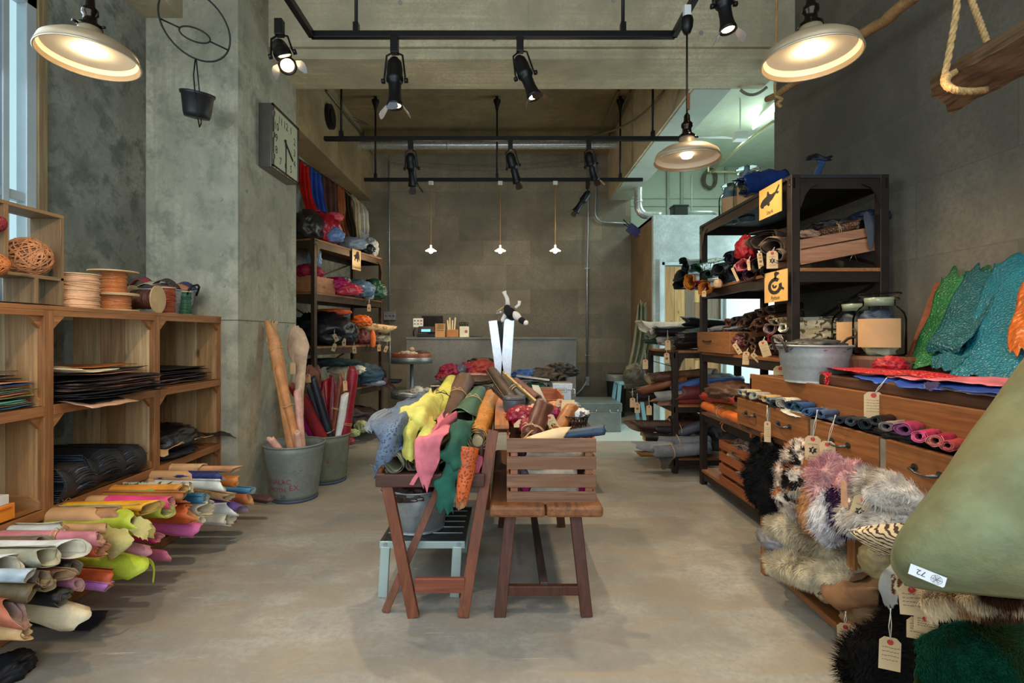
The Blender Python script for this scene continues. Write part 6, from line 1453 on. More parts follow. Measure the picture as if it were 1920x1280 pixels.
solo('paper_wrap', sheet([pz((978, 823, 2.38), (1010, 812, 2.36), (1045, 802, 2.37), (1072, 800, 2.39)), pz((978, 826, 2.36), (1010, 822, 2.34), (1040, 816, 2.345), (1062, 812, 2.36)), pz((980, 827, 2.36), (1010, 827, 2.345), (1040, 826, 2.345), (1055, 826, 2.36))], rag=.01), plain('cream_paper', (232, 200, 152), .6), 'cream paper wrapped round the butt of the navy roll', 'paper wrap', solid=.001)
R5('dark slate roll end behind the navy one', (1134, 800, 2.50), (1080, 808, 2.52), .016, (52, 56, 64), turns=2.2)
bundle('raspberry crocodile skin at the left of the crate', q(976, 782, 2.58), (.14, .16, .11), (150, 24, 48), amp=.3, pat='croc', group=GC)
bundle('second raspberry skin low behind the brown roll', q(990, 800, 2.5), (.08, .1, .09), (140, 20, 44), amp=.3, group=GC)
bundle('peach and black scraps behind the brown roll', q(1000, 772, 2.7), (.10, .1, .07), (206, 140, 110), amp=.4, group=GC)
bundle('black skin scraps in the centre of the crate', q(1008, 768, 2.75), (.14, .12, .08), (26, 24, 26), amp=.5, group=GC)
bundle('orange-tan scrap in the middle of the crate', q(1040, 764, 2.75), (.10, .08, .06), (196, 126, 70), amp=.4, group=GC)
bundle('magenta card-like skin between brown and caramel rolls', q(1036, 774, 2.62), (.09, .06, .07), (146, 20, 70), amp=.2, rough=.3, group=GC)
bundle('white patterned snakeskin curled at the right of the crate', q(1084, 776, 2.62), (.11, .10, .06), (206, 206, 204), amp=.25, pat='python', rgb2=(90, 90, 92), group=GC)
bundle('grey-white snakeskin behind the curled one', q(1074, 764, 2.75), (.08, .1, .06), (150, 150, 150), amp=.3, pat='python', rgb2=(60, 60, 62), group=GC)
t = thing('mesh_basket', 'small black mesh basket at the right end of the crate', 'basket', q(1080, 790, 2.55))
bc = q(1080, 798, 2.55); m = MB()
for i in range(22):
    a = 2 * PI * i / 22; m.tube([bc + V((.05 * math.cos(a), .04 * math.sin(a), 0)), bc + V((.062 * math.cos(a + .25), .05 * math.sin(a + .25), .05))], .0016, 4, sm=False); m.tube([bc + V((.05 * math.cos(a), .04 * math.sin(a), 0)), bc + V((.062 * math.cos(a - .25), .05 * math.sin(a - .25), .05))], .0016, 4, sm=False)
for z, r_ in ((0, .05), (.025, .056), (.05, .062)): m.tube([bc + V((r_ * math.cos(a), r_ * .8 * math.sin(a), z)) for a in [2 * PI * i / 24 for i in range(24)]], .0025, 5, closed=True)
m.build('mesh', BLACK, t)
solo('kraft_tag', MB().prism([(-.035, -.055), (.03, -.06), (.035, .05), (-.03, .055)], q(1063, 770, 2.60), (1, .0, .1), (.12, .35, 1), .001), TAGP, 'manila tag with a stamp behind the caramel roll', 'hang tag')
write_t = thing('kraft_tag', 'blank manila tag standing by the peach scraps at crate left', 'hang tag', q(974, 795, 2.5)); MB().prism([(-.03, -.01), (.03, -.01), (.035, .02), (.015, .045), (-.03, .005)], q(975, 797, 2.49), (1, 0, 0), (0, .3, 1), .001).build('card', TAGP, write_t)
hangtag('manila tag with star stamp lying between the two leaning rolls', q(1028, 778, 2.5), q(1030, 782, 2.48), .045, .10, .45)
hangtag('manila tag standing upright behind the caramel roll with star stamp', q(1050, 758, 2.66), q(1051, 752, 2.66), .045, .09, -.1)
t = thing('wooden_tray', 'shallow wooden tray behind the crate', 'box', q(1030, 745, 3.0))
m = MB(); x0, x1 = X_(995, 3.0), X_(1056, 3.0); zt_ = CH - (739 - VY) / F * 3.0
m.bb(x0, x1, 2.96, 2.972, zt_ - .07, zt_ - .025); m.bb(x0, x1, 3.32, 3.332, zt_ - .07, zt_); m.bb(x1 - .012, x1, 2.96, 3.33, zt_ - .07, zt_ - .0); m.bb(x0, x0 + .012, 2.96, 3.33, zt_ - .07, zt_); m.bb(x0, x1, 2.96, 3.33, zt_ - .075, zt_ - .07)
m.build('body', wood((160, 92, 56), 0, .6), t, bevel=.002)
t = thing('wooden_box', 'wooden box standing on the bench behind the crate', 'box', (.2, 3.1, zb_))
m = MB(); m.bb(X_(958, 2.92), X_(1075, 2.92), 2.92, 3.36, zb_, zt_ - .077); m.build('body', wood((120, 78, 52), 0, .6), t, bevel=.003)
R5('dark olive brown roll leaning up left out of the crate rear', (925, 698, 3.25), (962, 752, 2.85), .036, (66, 50, 38), skew=1.2, ruf=.6)
R5('near-black roll leaning up left beside the ruler', (943, 708, 3.15), (985, 752, 2.85), .030, (40, 40, 46), turns=2.2, skew=.2, cord=.6)
R5('short dark brown roll end below the olive one', (930, 728, 3.1), (952, 748, 2.9), .026, (50, 34, 30), turns=2.2)
R5('burgundy brown roll leaning in front of the tray', (968, 716, 3.1), (1008, 748, 2.85), .026, (92, 50, 44), skew=.6)
t = thing('framed_strip', 'long gilt-patterned strip with a metal edge leaning across the crate rear', 'strip', q(1000, 760, 2.8))
MB().beam(q(944, 702, 3.12), q(1008, 760, 2.78), .05, .012, (0, 1, .5)).build('strip', leather((176, 144, 86), .5, 'python', (104, 96, 50)), t)
MB().beam(q(942, 707, 3.12), q(1004, 765, 2.78), .008, .02, (0, 1, .5)).build('metal_edge', CHROME, t)
solo('cream_card', MB().prism([(-.03, -.05), (.03, -.06), (.02, .05), (-.02, .05)], q(1010, 738, 2.95), (1, 0, -.1), (-.4, .1, 1), .002), plain('cream_card2', (222, 206, 172), .6), 'cream card standing in the tray behind the crate', 'card')
q0 = q(964, 758, 2.75)
t = thing('round_pouch', 'slate round leather pouch at the rear left of the crate', 'pouch', q0)
MB().lathe([(.001, -.04), (.05, -.04), (.06, -.02), (.062, .025), (.056, .04), (.05, .045), (.001, .043)], q0, 28).build('body', leather((62, 66, 74), .4), t)
MB().tube([q0 + V((.06 * math.cos(a), .06 * math.sin(a), .03)) for a in [2 * PI * i / 26 for i in range(26)]], .003, 6, closed=True).build('zip', INK, t)
m = MB()
for i in range(3): m.tube([q(998 + i * 1.5, 806, 2.4), q(992, 812, 2.37), q(984 - i, 822, 2.35), q(975, 824, 2.345)], .003, 5)
m.tube([q(1030, 797, 2.42), q(1038, 806, 2.39), q(1034, 812, 2.37), q(1045, 806, 2.37), q(1056, 806, 2.38)], .003, 5)
solo('leather_lace', m, leather((206, 150, 100)), 'tan leather laces trailing over the crate front', 'lace')
# ================================================================== RIGHT METAL RACK
RLV = (.13, .61, 1.11, 1.635, 2.17)
tR, A_, B_, dR, nR = rack('tall dark metal rack with wooden boards against the right wall', (1.63, 2.93), (1.63, 4.33), .56, RLV, 1, wd=.05, mat=plain('blackened_iron', (50, 40, 34), .5, .45, .2), top=plain('sheet_top', (44, 46, 48), .6, .3), rail=.06)
def casters(p): MB().lathe([(.001, -.012), (.03, -.012), (.03, .012), (.001, .012)], p, 16, 0, (1, 0, 0)).build('caster', BLACK, tR)
for y in (2.96, 4.30):
    for x in (1.66, 2.16): casters((x, y, .03))
SHARK = [[(-.38, -.06), (-.34, -.14), (-.26, -.17), (-.22, -.12), (-.1, -.11), (-.06, -.17), (0, -.15), (-.02, -.08), (.1, -.03), (.22, .08), (.3, .05), (.34, .09), (.28, .13), (.36, .26), (.33, .29), (.2, .14), (.06, .12), (-.02, .16), (-.06, .25), (-.1, .24), (-.12, .13), (-.26, .08), (-.34, .02)]]
def arcband(c, r0, r1, a0, a1, n=14):
    o = [(c[0] + r1 * math.cos(a0 + (a1 - a0) * i / n), c[1] + r1 * math.sin(a0 + (a1 - a0) * i / n) * .9) for i in range(n + 1)]
    return o + [(c[0] + r0 * math.cos(a0 + (a1 - a0) * i / n), c[1] + r0 * math.sin(a0 + (a1 - a0) * i / n) * .9) for i in range(n, -1, -1)]
PYTH = [arcband((-.02, -.02), .15, .26, .9, 6.6), arcband((-.03, -.0), .03, .09, 2.6, 6.2), [(-.04, .17), (.03, .17), (.04, .26), (.14, .30), (.12, .35), (.0, .38), (-.05, .33), (-.03, .25)], [(.2, -.12), (.3, -.16), (.32, -.11), (.24, -.06)]]
# signs hang on the aisle face of the rack (facing -X)
def rsign(label, px0, px1, pyt, word, shape, h_=None):
    y0 = 1.615 * F / (px1 - VX); y1 = 1.615 * F / (px0 - VX); ztop = CH - (pyt[1] - VY) / F * y0; zbot = CH - (pyt[3] - VY) / F * y0
    return sign(label, (1.60, (y0 + y1) / 2, (ztop + zbot) / 2), (0, -1, 0), (0, 0, 1), (y1 - y0), ztop - zbot, word, shape)
rsign('amber SHARK card with a fish silhouette on the rack top rail', 1428, 1470, (353, 335, 412, 395), 'Shark', SHARK)
rsign('amber PYTHON card with a coiled snake silhouette on the right rack', 1438, 1481, (514, 503, 572, 563), 'Python', PYTH)
# jars
GLM, nt, b = newmat('clear_glass'); tr_ = nt.nodes.new('ShaderNodeBsdfTransparent'); tr_.inputs[0].default_value = (.93, .97, .95, 1); gl_ = nt.nodes.new('ShaderNodeBsdfGlossy'); gl_.inputs['Roughness'].default_value = .04; lw_ = nt.nodes.new('ShaderNodeLayerWeight'); lw_.inputs[0].default_value = .08; mx_ = nt.nodes.new('ShaderNodeMixShader'); nt.links.new(lw_.outputs['Fresnel'], mx_.inputs[0]); nt.links.new(tr_.outputs[0], mx_.inputs[1]); nt.links.new(gl_.outputs[0], mx_.inputs[2]); nt.links.new(mx_.outputs[0], nt.nodes['Material Output'].inputs[0]); b.inputs['Transmission Weight'].default_value = .0; b.inputs['Roughness'].default_value = .05
b.inputs['Base Color'].default_value = (.80, .88, .84, 1); b.inputs['Alpha'].default_value = .09; b.inputs['Specular IOR Level'].default_value = .9
def jar(label, c, r, h, contents=None, lab=True, ldir=(0, -1, 0), big=True, seed=0):
    c = V(c); t = thing('glass_jar', label, 'jar', c)
    pr = [(.001, .0), (r * .92, 0), (r, .03 * h), (r, .58 * h), (r * .93, .68 * h), (r * .72, .77 * h), (r * .60, .80 * h), (r * .60, .90 * h)]
    MB().lathe(pr, c, 40).build('glass_body', GLM, t)
    MB().lathe([(r * .60, .87 * h), (r * .74, .885 * h), (r * .76, .90 * h), (r * .74, .915 * h), (r * .60, .92 * h)], c, 36).build('mouth_rim', GLM, t)
    MB().lathe([(.001, .79 * h), (r * .52, .79 * h), (r * .57, .92 * h), (.001, .921 * h)], c, 36).build('stopper', plain('frosted_glass', (150, 150, 128), .25, 0, .05), t)
    MB().lathe([(r * .57, .93 * h), (r * .80, .965 * h), (r * .84, .985 * h), (r * .8, 1.0 * h), (.001, 1.0 * h)], c, 36).build('stopper_disc', GLM, t)
    if contents:
        rnd = random.Random(seed)
        for k, rgb in enumerate(contents):
            z = .03 * h + .62 * h * (k + .5) / len(contents); m = lump(c + V((rnd.uniform(-.25, .25) * r, rnd.uniform(-.25, .25) * r, z)), (r * 1.15, r * 1.15, h * .62 / len(contents) * 2.0), rgb, seed + k, .45, n=2)
            m.build('scraps', leather(rgb, .5), t)
    if lab:
        ld = V(ldir).normalized(); rr = r * 1.012; a0 = math.atan2(ld.y, ld.x); rows = []
        for j in range(2):
            rows.append([c + V((rr * math.cos(a0 + x), rr * math.sin(a0 + x), h * (.13 + .45 * j))) for x in [-.85 + 1.7 * i / 12 for i in range(13)]])
        MB().grid([rows[0], rows[1]]).build('paper_label', KRAFT, t)
    return t
def lab_dir(c): d = V((0, 0, CH)) - V(c); d.z = 0; return d.normalized()
for lb, px, py, X__, r_, h_, ct, s_ in (('left glass jar of scraps on the log slice, kraft label', 1603, 657, 1.93, .112, .295, ((120, 60, 60), (80, 70, 64), (60, 60, 70)), 1), ('right glass jar of scraps on the log slice, larger kraft label', 1648, 660, 1.86, .112, .31, ((190, 176, 150), (84, 92, 104), (120, 110, 104), (50, 60, 84)), 6)):
    yy = X__ * F / (px - VX); jar(lb, (X__, yy, 1.150), r_, h_, ct, True, lab_dir((X__, yy, 0)), seed=s_)
for lb, px, s_ in (('glass jar at the far end of the right rack top', 1374, 3), ('glass jar with tall stopper behind the blue roll on the rack top', 1402, 4)):
    X__ = 1.80 if s_ == 3 else 1.86; yy = X__ * F / (px - VX); jar(lb, (X__, yy, 2.172), .105, .27 if s_ == 3 else .36, ((110, 130, 140),), True, (-.4, -1, 0), seed=s_)
# rack top: blue rolls, fin
G6 = 'skins on the right metal rack'
def RX(label, tp, bp, r, rgb, Xt=1.6, Xb=2.05, **k):
    a = W(tp[0], tp[1], X=Xt); b_ = W(bp[0], bp[1], X=Xb)
    k.setdefault('group', G6); k.setdefault('turns', 2.6); k.setdefault('noisea', .13); k.setdefault('ruf', .6); k.setdefault('inner', leather(tuple(int(c * .8) for c in rgb), .8))
    return roll(label, a, b_, r * a.y / F, rgb, **k)
RX('big glossy blue skin roll on top of the right rack', (1392, 350), (1470, 336), 22, (32, 56, 116), Xt=1.76, Xb=2.1, rough=.2, rb=.07, skew=.3)
bundle('dark green-black skin end in the mouth of the blue roll', W(1400, 352, X=1.80), (.1, .1, .1), (40, 44, 30), rough=.3, group=G6)
t = thing('dried_fin', 'dark blue-brown curved fin-like skin standing on the rack top by the wall', 'dried skin', W(1535, 320, Y=3.3))
fy = 3.35
MB().grid(surf([pz((1520, 368, fy), (1530, 368, fy)), pz((1526, 325, fy), (1540, 325, fy)), pz((1534, 308, fy), (1546, 310, fy)), pz((1528, 298, fy), (1549, 304, fy)), pz((1514, 298, fy - .05), (1552, 296, fy))], 16, 8, .08, .01, 12, 3)).build('stalk', leather((52, 80, 116), .3), t, solid=.008)
MB().grid(surf([pz((1513, 300, fy - .08), (1515, 292, fy - .08)), pz((1528, 298, fy), (1530, 288, fy)), pz((1545, 302, fy), (1545, 294, fy)), pz((1561, 299, fy + .05), (1560, 291, fy + .05))], 16, 6, .1, .01, 12, 5)).build('crest', leather((44, 40, 42), .35), t, solid=.008)
# second shelf z 1.635
for lab, tp, bp, r, rgb, k in (
 ('black skin roll flared at the far end of the second right shelf', (1282, 497), (1345, 492), 9, (24, 26, 26), dict(skew=1.4, flare=.5, ruf=1, Xt=1.5)),
 ('dark olive skin flap below the black flared one', (1275, 515), (1340, 510), 8, (52, 56, 44), dict(skew=1.4, flare=.6, ruf=1, Xt=1.49)),
 ('bright green scaly skin roll on the second right shelf', (1306, 503), (1360, 490), 10, (40, 104, 64), dict(pat='croc', skew=1.2, Xt=1.54)),
 ('lowest black skin pointing left at the far end of the second right shelf', (1274, 532), (1330, 538), 8, (26, 24, 22), dict(skew=1.8, flare=.3, Xt=1.5)),
 ('mustard orange suede roll at the far end of the second right shelf', (1292, 528), (1345, 520), 11, (204, 128, 36), dict(skew=1.2, flare=.4, ruf=.6, Xt=1.52, inner=leather((206, 132, 40), .8))),
 ('second mustard orange roll nearer the camera', (1320, 540), (1365, 528), 10, (206, 130, 44), dict(skew=1.3, flare=.4, ruf=.6, Xt=1.52, inner=leather((200, 124, 40), .8))),
 ('red skin roll squeezed between the mustard ones', (1304, 534), (1350, 528), 7, (150, 30, 44), dict(Xt=1.54)),
 ('deep green skin roll behind the second mustard one', (1326, 514), (1375, 508), 8, (24, 70, 56), dict(Xt=1.55)),
 ('dark grey-green skin roll in the middle of the second right shelf', (1346, 505), (1395, 496), 12, (48, 58, 52), dict(ruf=.8, Xt=1.55)),
 ('navy slate skin roll piled in the middle of the second right shelf', (1366, 484), (1410, 480), 13, (52, 56, 78), dict(ruf=.8, skew=1.2)),
 ('black skin roll low in the middle of the second right shelf', (1356, 522), (1405, 512), 10, (22, 24, 26), {}),
 ('dark navy skin roll below the slate one', (1372, 508), (1420, 500), 11, (28, 34, 44), {}),
 ('pink leather roll in the middle of the second right shelf', (1392, 498), (1440, 490), 12, (186, 84, 100), dict(inner=leather((206, 110, 120), .7))),
 ('maroon skin roll low beside the pink one', (1386, 518), (1435, 508), 10, (96, 24, 28), {}),
 ('plum skin roll under the pink one', (1405, 515), (1450, 505), 12, (84, 44, 58), {}),
 ('dark olive skin roll behind the tags on the second right shelf', (1420, 496), (1460, 486), 13, (56, 54, 38), {}),
 ('dark brown skin roll low behind the star tag', (1436, 508), (1475, 500), 11, (50, 38, 32), {}),
 ('large taupe suede roll lying high on the second right shelf', (1428, 452), (1490, 448), 20, (92, 70, 54), dict(skew=1.4, ruf=.6, rough=.8)),
 ('beige taupe suede roll beside the upright', (1446, 462), (1500, 458), 17, (140, 116, 90), dict(skew=1.0, ruf=.6, rough=.8)),
 ('grey-beige suede roll below the beige one', (1456, 480), (1505, 474), 13, (112, 98, 84), dict(rough=.8))):
    RX(lab, tp, bp, r, rgb, **k)
bundle('crimson crumpled skin standing on the pink roll', W(1398, 468, X=1.66), (.12, .14, .16), (166, 26, 34), amp=.5, group=G6)
bundle('pale peach corner of skin beside a hanging tag', W(1346, 532, X=1.52), (.06, .05, .07), (196, 160, 120), amp=.15, group=G6)
t = thing('wooden_box', 'pale pink-brown wooden box tilted at the near end of the second right shelf', 'box', (1.85, 3.05, 1.64))
by = 3.02; o = [(1503, 453), (1641, 432), (1650, 463), (1503, 494)]
pw_ = wood((176, 128, 98), 0, .65, 1, False)
for (p0, p1, p2, p3) in (((1502, 449), (1636, 425), (1642, 441), (1502, 466)), ((1502, 469), (1642, 444), (1650, 464), (1502, 493))):
    a = [W(p[0], p[1], Y=by) for p in (p0, p1, p2, p3)]; m = MB(); m.add(a + [p + V((0, .012, 0)) for p in a], [(0, 1, 2, 3), (7, 6, 5, 4), (0, 4, 5, 1), (1, 5, 6, 2), (2, 6, 7, 3), (3, 7, 4, 0)]); m.build('front_board', pw_, t)
a = [W(1502, 493, Y=by), W(1650, 464, Y=by)]; d_ = V((0, .38, 0)); m = MB()
up_ = V((0, 0, .13))
for s0, s1 in ((a[0], a[0] + d_), (a[1], a[1] + d_)): m.add([s0, s1, s1 + up_, s0 + up_], [(0, 1, 2, 3)])
m.add([a[0], a[1], a[1] + d_, a[0] + d_], [(0, 1, 2, 3)]); m.add([a[0] + d_, a[1] + d_, a[1] + d_ + up_, a[0] + d_ + up_], [(0, 1, 2, 3)]); m.build('tray', pw_, t, solid=.01)
MB().tube([W(1592, 490, Y=3.06), W(1600, 474, Y=3.05), W(1608, 490, Y=3.06)], .003, 5).build('prop', CHROME, t)
roll('brown snakeskin roll tied with string in the tilted box', W(1612, 419, Y=3.06), W(1535, 440, Y=3.15), .03, (110, 72, 50), pat='snake', cord=.5, group=G6)
bundle('navy skin heaped at the right end of the tilted box', W(1630, 408, Y=3.12), (.2, .2, .08), (34, 44, 66), amp=.3, group=G6)
bundle('dark brown skins along the back of the tilted box', W(1580, 424, Y=3.2), (.36, .2, .07), (44, 36, 34), amp=.4, group=G6)
bundle('knotted pale strings at the left end of the tilted box', W(1515, 440, Y=3.06), (.12, .08, .05), (150, 120, 96), amp=.6, group=G6)
flap('navy skin tail hanging in a point over the tilted box', [((1618, 402, 3.04), (1630, 396, 3.04), (1642, 400, 3.04)), ((1622, 425, 3.00), (1632, 425, 3.0), (1642, 425, 3.0)), ((1629, 467, 2.995), (1631, 468, 2.995), (1634, 467, 2.995))], (42, 54, 80), rag=.04)
flap('second navy skin tail hanging at the right upright', [((1640, 400, 3.06), (1648, 402, 3.06), (1656, 408, 3.06)), ((1642, 430, 3.02), (1650, 432, 3.02), (1657, 435, 3.02)), ((1646, 452, 3.01), (1650, 450, 3.01), (1655, 445, 3.01))], (34, 46, 72), rag=.04)
# third shelf z 1.11
BR = (78, 54, 40)
G7 = 'brown skin rolls on the third right shelf'
n7 = ['upper left of the brown heap', 'beside the far wooden box', 'centre, with a hollow mouth', 'pale-tipped and pointing at the camera', 'low left under the heap', 'crossing behind the red roll', 'small, above the leaning tag', 'lowest left near the box', 'thin, low beneath the others', 'thin, lowest by the tag strings', 'short, under the red roll', 'slim, below the centre', 'topmost, at the ridge of the heap', 'second at the ridge of the heap', 'third at the ridge, nearest the upright', 'tan, in front of the ridge', 'dark, behind the far end']
br = [((1364, 606), (1420, 600), 8, (104, 64, 44)), ((1362, 617), (1410, 614), 7, (92, 52, 40)), ((1412, 616), (1470, 604), 9, (84, 52, 36)), ((1421, 606), (1478, 590), 9, (96, 66, 46)), ((1378, 626), (1440, 618), 8, (70, 46, 36)), ((1390, 606), (1450, 596), 9, (74, 52, 40)), ((1388, 632), (1440, 628), 8, (88, 62, 46)), ((1362, 634), (1410, 632), 7, (48, 40, 36)), ((1398, 644), (1450, 640), 6, (66, 44, 32)), ((1412, 650), (1460, 646), 6, (84, 56, 38)), ((1436, 655), (1480, 650), 6, (92, 62, 42)), ((1410, 638), (1460, 632), 7, (72, 50, 38)), ((1400, 594), (1470, 580), 8, (58, 42, 34)), ((1424, 586), (1490, 574), 8, (66, 46, 34)), ((1444, 580), (1500, 572), 8, (48, 36, 30)), ((1444, 598), (1500, 588), 9, (112, 82, 56)), ((1376, 600), (1430, 592), 6, (52, 38, 32))]
for nn_, (tp, bp, r, rgb) in zip(n7, br): RX('brown skin roll on the third right shelf, ' + nn_, tp, bp, r, rgb, group=G7, pat='snake', rough=.4, ruf=.6, Xt=1.66, turns=3, inner=leather(tuple(int(c * 1.2) for c in rgb), .8))
G8 = 'patterned skin rolls on the third right shelf'
for lab, tp, bp, r, rgb, k in (
 ('glossy dark red roll with a greyish mouth on the third right shelf', (1442, 616), (1480, 612), 11, (122, 40, 44), dict(rough=.25, Xt=1.62, inner=leather((176, 150, 146), .6), skew=.6)),
 ('bright red glossy roll just below the dark red one', (1446, 634), (1480, 631), 8, (166, 20, 24), dict(rough=.2, Xt=1.62)),
 ('spotted cream python roll lying above the red ones', (1452, 604), (1500, 598), 8, (206, 186, 140), dict(pat='python', rgb2=(60, 50, 40), Xt=1.62)),
 ('cream python roll with a white round mouth left of the upright', (1467, 614), (1510, 610), 9, (200, 186, 146), dict(pat='python', rgb2=(44, 38, 32), inner=leather((226, 220, 200), .7), Xt=1.60)),
 ('pale python roll with white mouth just below the round-mouthed one', (1458, 636), (1500, 632), 9, (196, 180, 140), dict(pat='python', rgb2=(60, 50, 40), inner=leather((222, 214, 190), .7), Xt=1.60)),
 ('small pale roll end beside the star-tag strings', (1446, 650), (1480, 648), 5, (206, 196, 170), dict(Xt=1.61)),
 ('small pale roll end next to the tub handle', (1453, 652), (1490, 650), 5, (210, 200, 180), dict(Xt=1.60))):
    RX(lab, tp, bp, r, rgb, group=G8, **k)
for lab, px0, px1, py, py1, rr, rgb, rgb2, Yx in (
 ('speckled cream python roll right of the upright, upper', 1492, 1572, 610, 606, 10, (206, 190, 156), (96, 80, 60), 3.02),
 ('dotted sand python roll right of the upright, middle', 1492, 1570, 624, 620, 8, (190, 168, 128), (80, 66, 48), 3.0),
 ('pale python roll right of the upright behind the tub', 1492, 1545, 634, 632, 8, (186, 172, 140), (90, 76, 58), 2.98),
 ('black-blotched cream roll end by the jar', 1538, 1572, 630, 626, 8, (206, 190, 150), (24, 22, 20), 2.97),
 ('grey-blue spotted python roll at the back right of the upright', 1500, 1560, 600, 598, 6, (150, 156, 150), (60, 60, 60), 3.1)):
    roll(lab, W(px1, py1, Y=Yx), W(px0, py, Y=Yx), rr * Yx / F, rgb, pat='python', rgb2=rgb2, group=G8, ruf=.5)
t = thing('wooden_drawer_box', 'wooden drawer box with a black pull at the far end of the third right shelf', 'box', (1.7, 4.1, 1.112))
ya_, yb_ = 1.60 * F / (1368 - VX), 4.30
MB().bb(1.60, 2.0, ya_, yb_, 1.112, 1.275).build('body', wood((150, 96, 52), 1, .6), t, bevel=.003)
MB().tube([(1.60, 4.16, 1.205), (1.585, 4.14, 1.20), (1.585, 4.02, 1.20), (1.60, 4.0, 1.205)], .006, 6).build('pull', INK, t)
bundle('papers and grey skins lying on the wooden drawer box', (1.74, 4.02, 1.30), (.2, .5, .05), (150, 156, 160), amp=.3, group=G6)
bundle('small maroon scraps at the near end of the drawer box', (1.66, 3.68, 1.20), (.08, .12, .1), (96, 44, 44), amp=.4, group=G6)
# fourth shelf z .61 : orange roll etc.
G9 = 'rolls on the fourth right shelf'
for lab, tp, bp, r, rgb, Y0, Y1, X0, X1, k in (
 ('bright orange tied roll lying along the fourth right shelf', (1322, 760), (1400, 792), 9, (240, 122, 48), 4.2, 3.35, 1.63, 1.68, dict(turns=2.2, cord=.45)),
 ('mustard skin roll behind the bright orange one', (1342, 756), (1400, 776), 8, (150, 104, 40), 4.1, 3.4, 1.75, 1.8, {}),
 ('grey-cream roll end lying on the mustard one', (1362, 750), (1400, 762), 7, (180, 160, 140), 3.95, 3.4, 1.75, 1.8, {}),
 ('cream-tipped brown roll on the fourth right shelf', (1344, 744), (1395, 750), 7, (120, 78, 48), 4.1, 3.5, 1.8, 1.85, dict(inner=leather((206, 196, 170), .7))),
 ('vivid red-orange roll at the back of the fourth right shelf', (1322, 742), (1385, 748), 9, (176, 52, 34), 4.2, 3.5, 1.9, 1.9, {})):
    roll(lab, W(tp[0], tp[1], Y=Y0), W(bp[0], bp[1], Y=Y1), r * Y0 / F, rgb, group=G9, **k)
bundle('pointed brown hide rising behind the drawer on the fourth right shelf', W(1375, 735, Y=3.75), (.3, .5, .14), (84, 56, 40), amp=.4, group=G9)
roll('cobalt blue roll at the back of the rack behind the red one', W(1326, 718, Y=4.45), W(1392, 712, Y=4.5), .035, (66, 100, 170), group=G9)
roll('white roll seen through the rack at the far upright', W(1340, 697, Y=4.6), W(1318, 696, Y=4.7), .032, (190, 188, 176), group=G9)
bundle('grey cloth skin seen through the rack below the white roll', W(1352, 706, Y=4.6), (.22, .2, .06), (146, 150, 150), amp=.3, group=G9)
bundle('long dark hide bulk under the fourth right shelf', (1.9, 3.9, .40), (.44, .7, .4), (34, 38, 46), amp=.25, group=G9)
bundle('slate blue hide hanging back from the fourth right shelf', (1.85, 4.15, .48), (.3, .34, .2), (58, 68, 84), amp=.3, group=G9)
solo('cord_hank', cordring(W(1350, 797, Y=3.95), W(1372, 803, Y=3.75), .03, .5, .003), leather((206, 120, 70)), 'orange cord loop hanging under the fourth right shelf', 'cord')
# bottom shelf crates
for k, (ya_, yb_, dz, lab) in enumerate(((3.30, 3.86, .0, 'far slatted crate of pale offcuts on the bottom right shelf'), (2.80, 3.25, -.02, 'near slatted crate on the bottom right shelf beside the black fur'))):
    t = thing('slatted_crate', lab, 'crate', (1.8, ya_, .135)); x0, x1 = 1.60, 2.0; H0 = .40
    for i in range(4):
        z0, z1 = .14 + i * .083 * 1.05, .14 + i * .083 * 1.05 + .062
        mm = wood((150, 84, 44), 1, .6, 1, False)
        MB().bb(x0, x0 + .012, ya_, yb_, z0, z1).build('side_slat', mm, t, bevel=.002); MB().bb(x1 - .012, x1, ya_, yb_, z0, z1).build('side_slat', mm, t)
        MB().bb(x0 + .012, x1 - .012, ya_, ya_ + .012, z0, z1).build('end_slat', wood((110, 54, 30), 0, .6, 1, False), t, bevel=.002); MB().bb(x0 + .012, x1 - .012, yb_ - .012, yb_, z0, z1).build('end_slat', mm, t)
    for x in (x0 + .013, x1 - .03):
        for y in (ya_ + .013, yb_ - .03): MB().bb(x, x + .018, y, y + .018, .14, .46).build('corner_post', mm, t)
bundle('tangle of pale ragged offcuts in the far slatted crate', (1.78, 3.58, .44), (.30, .44, .14), (140, 116, 100), amp=.6, fq=4, pat='python', rgb2=(44, 38, 36))
bundle('small pale shells of skin at the side of the far slatted crate', (1.66, 3.72, .36), (.1, .1, .1), (190, 160, 130), amp=.4)
bundle('dark offcuts inside the near slatted crate', (1.8, 3.02, .32), (.30, .36, .2), (60, 40, 32), amp=.4)
# hang tags on the right racks
for lab, px, py, X__, w_, h_, an, st in (
 ('white manila tag with black star stamp on the second right shelf', 1448, 474, 1.58, .062, .105, 0, True), ('narrow star-stamped tag left of the white star tag', 1424, 477, 1.58, .03, .10, .12, True), ('thin tag seen edge-on near the pink roll', 1403, 490, 1.58, .018, .07, .1, False),
 ('bent tag sticking out below the second right shelf', 1374, 505, 1.55, .018, .10, .4, False), ('small peach tag under the mustard rolls', 1320, 548, 1.5, .03, .045, 0, False),
 ('star-stamped tag leaning left below the brown rolls', 1378, 647, 1.58, .03, .08, .55, True), ('written tag hanging below the third right shelf', 1399, 662, 1.62, .042, .09, -.05, False), ('large written tag leaning under the red rolls', 1430, 642, 1.56, .05, .10, .3, False), ('small star tag behind the large leaning tag', 1412, 665, 1.61, .03, .07, .75, True),
 ('half-hidden tag beside the tub handle', 1470, 650, 1.56, .03, .05, 0, False), ('tag lying against the tub base on the drawer unit', 1463, 690, 1.52, .07, .05, 0, False)):
    c = W(px, py, X=X__); hangtag(lab, c + V((.012, .0, .035)), c, w_, h_, an, star=st, turn=-.25)
